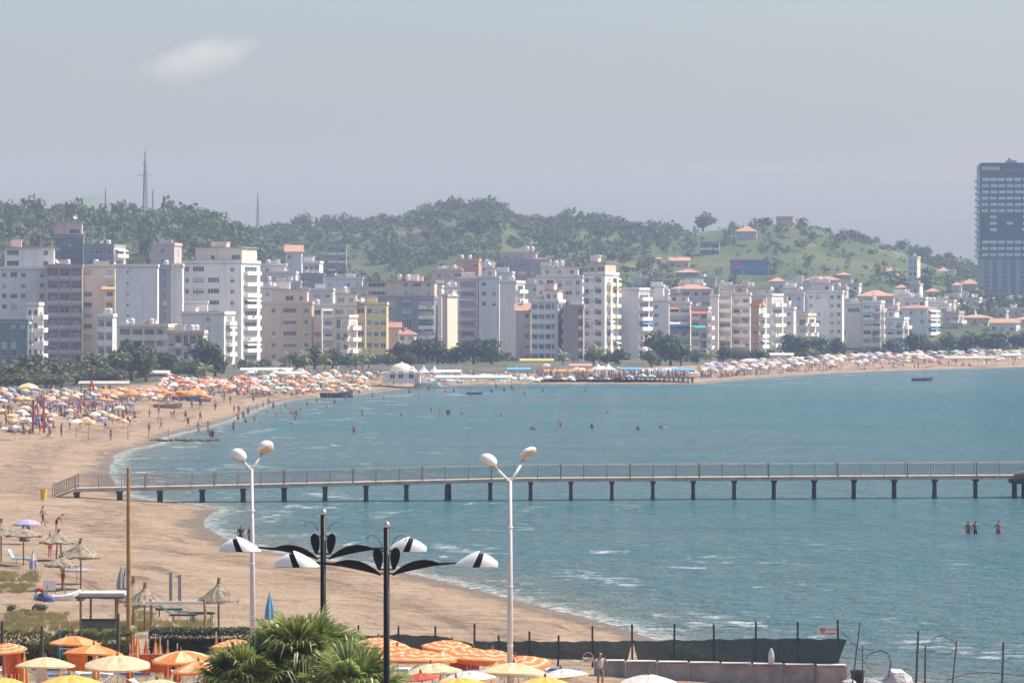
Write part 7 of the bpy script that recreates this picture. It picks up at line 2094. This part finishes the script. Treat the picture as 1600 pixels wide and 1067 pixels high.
# ------------------------------------------------------------------ street lamps
BLACK = mat('lamp_black', (0.006, 0.0055, 0.006), .45, .1, 3, spec=.25)
LWH = mat('lamp_white', (0.80, 0.79, 0.77), .35, .04, 1); LUND = mat('lamp_diffuser', (0.55, 0.42, 0.26), .4, .1, 1); CHROME = mat('lamp_chrome', (0.6, 0.58, 0.55), .25, .05, metallic=.9)
def double_lamp(px, top_py, Yd, label):
    ztop = HC - (top_py - YH) / F * Yd; zg = 2.0
    t = thing('butterfly_lamp_post', GX(px, Yd, zg), label, 'lamp post', 'black butterfly lamp posts')
    Ht = ztop - zg
    mb = MB(); mb.tube([(0, 0, -.3), (0, 0, Ht - .12)], [.095, .08], 12); mb.lathe([(.2, 0), (.2, .25), (.12, .5), (.095, .55)], 12); mb.build('post', BLACK, t, smooth=True)
    mb = MB(); mb.lathe([(.095, -.13), (.1, -.1), (.1, -.06), (.085, -.02), (.05, .02), (0, .035)], 12, (0, 0, Ht - .03)); mb.build('finial', CHROME, t, smooth=True)
    za = Ht - 1.42                               # lower joint of the wings
    for s in (-1, 1):
        # upright petal
        mb = MB(); n = 16
        ring = []
        for k in range(n):
            a = 2 * math.pi * k / n
            x = .225 + .125 * math.cos(a) * (1 + .4 * math.sin(a)); z = za + .40 + .31 * math.sin(a)
            ring.append((s * x + s * .03 * math.sin(a), z))
        for y in (-.035, .035): mb.quad(*[(x, y, z) for x, z in (ring if (y < 0) == (s > 0) else ring[::-1])])
        for k in range(n):
            (x0, z0), (x1, z1) = ring[k], ring[(k + 1) % n]
            mb.quad((x0, -.035, z0), (x1, -.035, z1), (x1, .035, z1), (x0, .035, z0))
        mb.build('petal', BLACK, t)
        for dz in (0.0, .12, .62):
            mb = MB(); mb.tube([(s * .06, 0, za + dz), (s * .2, 0, za + dz)], .022, 6); mb.build('bracket', BLACK, t)
        # wing: a long leaf sweeping out and up
        mb = MB(); m_ = 18; up, lo = [], []
        for k in range(m_ + 1):
            f_ = k / m_
            x = .16 + 1.28 * f_
            low = za - .06 + .30 * f_ ** .8
            th = .27 * math.sin(math.pi * min(1, f_ * .92 + .04)) ** .8
            lo.append((s * x, low)); up.append((s * x, low + th * (.9 if f_ < .7 else .9)))
        for y, fl in ((-.03, s < 0), (.03, s > 0)):
            for k in range(m_):
                q = [(lo[k][0], y, lo[k][1]), (lo[k + 1][0], y, lo[k + 1][1]), (up[k + 1][0], y, up[k + 1][1]), (up[k][0], y, up[k][1])]
                mb.quad(*(q[::-1] if fl else q))
        for k in range(m_):
            for e in (lo, up): mb.quad((e[k][0], -.03, e[k][1]), (e[k][0], .03, e[k][1]), (e[k + 1][0], .03, e[k + 1][1]), (e[k + 1][0], -.03, e[k + 1][1]))
        mb.build('wing', BLACK, t)
        mb = MB(); mb.tube([(s * 1.0, 0, za + .21), (s * 1.45, 0, za + .26), (s * 1.9, 0, za + .30)], [.035, .04, .03], 7); mb.build('arm', BLACK, t, smooth=True)
        # antenna curl
        mb = MB(); mb.tube([(s * .12, 0, za + .72), (s * .2, 0, za + .92), (s * .34, 0, za + 1.03), (s * .48, 0, za + 1.03), (s * .56, 0, za + .96), (s * .53, 0, za + .90), (s * .48, 0, za + .92)], .009, 5); mb.build('feeler', BLACK, t)
        # head: a white shell split by a black slanting band
        hx, hz, Lh = s * 1.78, za + .19, 1.24
        def shell(f0, f1, sk, r_=1.0, nn=12):
            mb = MB(); ma = 12; base = len(mb.v)
            for i in range(nn + 1):
                f_ = f0 + (f1 - f0) * i / nn
                rh = (.50 * max(0.0, math.sin(math.pi * (f_ * .93 + .0)) ** .62 * (1.0 - .28 * f_))) * r_ + .004
                for j in range(ma + 1):
                    a = math.pi * j / ma
                    z = rh * math.sin(a)
                    mb.v.append((hx + s * (Lh * f_ + sk * z * (1.0 - f_) * 1.7), .30 / .40 * rh * math.cos(a), hz + z))
            for i in range(nn):
                for j in range(ma):
                    i0 = base + i * (ma + 1) + j
                    mb.f.append((i0, i0 + 1, i0 + ma + 2, i0 + ma + 1)); mb.m.append(0)
            return mb
        shell(0.015, .44, .5).build('inner_shell', LWH, t, smooth=True)
        shell(.42, .62, .5, .84).build('band', BLACK, t, smooth=True)
        shell(.60, .998, .5, .86).build('outer_shell', LWH, t, smooth=True)
        mb = MB(); n = 20
        rim = []
        for k in range(n + 1):
            f_ = k / n; rh = (.50 * max(0, math.sin(math.pi * (f_ * .93)) ** .62 * (1 - .28 * f_))); rim.append((hx + s * Lh * f_, .74 * rh))
        pts = [(x, -y, hz - .01) for x, y in rim] + [(x, y, hz - .01) for x, y in rim[::-1]]
        mb.quad(*(pts if s < 0 else pts[::-1])); mb.build('diffuser', LUND, t)
double_lamp(505, 795, 112, 'black butterfly lamp post half hidden by the palm')
double_lamp(604, 814, 104, 'black butterfly lamp post standing in front, nearest the middle')
def white_lamp(px, jy, Yd, heads, top_r, label, lean=0):
    zg = 2.0; kk = Yd / F; zj = HC - (jy - YH) * kk
    t = thing('white_lamp_post', GX(px, Yd, zg), label, 'lamp post', 'white two-headed lamp posts')
    h = zj - zg
    mb = MB(); mb.tube([(lean, 0, -.3), (lean * .5, 0, h * .5), (0, 0, h)], [.125, .105, .07], 12)
    mb.build('post', mat('lamp_galvanised', (0.60, 0.57, 0.56), .45, .1, 1.5), t, smooth=True)
    for k in range(3):
        mb = MB(); mb.lathe([(.095, 0), (.125, .01), (.125, .05), (.095, .06)], 12, (lean * .3, 0, h * (.3 + .25 * k))); mb.build('collar', LWH, t)
    for (hx, hy, wp, hp, depth, under) in heads:
        E = D(hx, hy, Yd) - t.location; E.y = depth
        A = Vector((0, 0, h - .05)); dr = (E - A)
        arm_end = A + dr * .62
        mb = MB(); mb.tube([A, A.lerp(arm_end, .6), arm_end], [.055, .05, .05], 9); mb.build('arm', LWH, t, smooth=True)
        rx, rz_ = wp * kk / 2, hp * kk / 2
        hd = []
        mb = MB(); mb.lathe([(0, 1), (.42, .9), (.75, .66), (.95, .3), (1, 0), (.97, -.08)], 18)
        o = mb.build('head_shell', LWH, t, E, True); o.scale = (rx * 1.02, rx * .8, rz_ * .95)
        mb = MB(); mb.lathe([(.95, 0), (.92, -.3), (.75, -.65), (.42, -.88), (0, -.95)], 18)
        d = mb.build('head_glass', LUND, t, E, True); d.scale = (rx * 1.02, rx * .8, rz_ * (.95 if under else .55))
        sg = 1 if E.x > 0 else -1
        for q in (o, d): q.rotation_euler = (R(-18) if under else R(20), R(-24) * sg, R(12) * sg)
        mb = MB(); mb.tube([arm_end - dr.normalized() * .06, arm_end + dr.normalized() * .2], .062, 9); mb.build('socket', mat('lamp_socket', (0.32, 0.30, 0.27), .5), t)
white_lamp(393, 733, 165, [(374, 711, 27, 24, -.6, False), (414, 700, 26, 24, .6, True)], .07, 'white two-headed lamp post rising behind the left butterfly lamp', .08)
white_lamp(797, 751, 150, [(763, 719, 29, 23, -.5, False), (826, 708, 27, 16, .8, True)], .07, 'white two-headed lamp post in the middle of the view', 0)

# ------------------------------------------------------------------ the near palms
palm(D(468, 1190, 110), 2.75, 1.9, 46, 'large windblown fan palm crown before the parasols', 2, (.1, 0), 66, .60, 5, 'near palms', .3, .022, .22, 4, True)
palm(D(548, 1222, 107), 2.5, 1.55, 32, 'second fan palm crown at the foot of the front black lamp', 5, (.1, 0), 60, .55, 5, 'near palms', .35, .022, .2, 3, True)
palm(D(392, 1205, 109), 2.5, 1.6, 34, 'darker fan palm crown at the left of the large palm', 4, (-.1, 0), 56, .52, 5, 'near palms', -.1, .022, .2, 3, True)

# ------------------------------------------------------------------ the one cloud
def cloud():
    Yd = 9000.0; kk = Yd / F
    cx = D(305, 95, Yd)
    t = MB()
    w, h = 118 * kk, 60 * kk
    t.box(-w, w, -w * .5, w * .5, -h, h)
    m_ = bpy.data.materials.new('cloud'); m_.use_nodes = True; nt = m_.node_tree; nt.nodes.remove(nt.nodes['Principled BSDF'])
    tc = _n(nt, 'ShaderNodeTexCoord'); v = tc.outputs['Object']
    sx = _n(nt, 'ShaderNodeSeparateXYZ'); nt.links.new(v, sx.inputs[0])
    rt = _n(nt, 'ShaderNodeMapping'); rt.inputs['Rotation'].default_value = (0, R(15), 0); nt.links.new(v, rt.inputs['Vector'])
    mp = _n(nt, 'ShaderNodeMapping'); mp.inputs['Scale'].default_value = (.98 / w, 2 / w, 1 / (h * .72))
    nt.links.new(rt.outputs[0], mp.inputs['Vector'])
    ln = _n(nt, 'ShaderNodeVectorMath', operation='LENGTH'); nt.links.new(mp.outputs[0], ln.inputs[0])
    fall = maprange(nt, ln.outputs['Value'], 1.0, .15)
    nz = noise_node(nt, v, 1 / (42 * kk), 5, .62)
    dn = math_(nt, 'MULTIPLY', maprange(nt, math_(nt, 'ADD', math_(nt, 'MULTIPLY', nz, .9), math_(nt, 'MULTIPLY', fall, .75)), .57, 1.1), .006)
    pv = _n(nt, 'ShaderNodeVolumePrincipled'); pv.inputs['Color'].default_value = (1, .96, .93, 1); nt.links.new(dn, pv.inputs['Density'])
    nt.links.new(pv.outputs[0], nt.nodes['Material Output'].inputs['Volume'])
    o = t.build('cloud', m_, None, cx); tag(o, 'single faint cloud in the hazy sky at upper left', 'cloud', kind='stuff')
cloud()
# ------------------------------------------------------------------ haze
mb = MB(); mb.box(-2200, 2200, -250, 5200, -4.5, 205)
m = bpy.data.materials.new('haze'); m.use_nodes = True; nt = m.node_tree
nt.nodes.remove(nt.nodes['Principled BSDF'])
pv = _n(nt, 'ShaderNodeVolumePrincipled')
pv.inputs['Color'].default_value = (0.57, 0.67, 1.0, 1)
pv.inputs['Density'].default_value = 0.000165
pv.inputs['Absorption Color'].default_value = (1, 1, 1, 1)
nt.links.new(pv.outputs[0], nt.nodes['Material Output'].inputs['Volume'])
tag(mb.build('haze', m), 'pale blue summer haze lying over the bay', 'haze', kind='stuff')
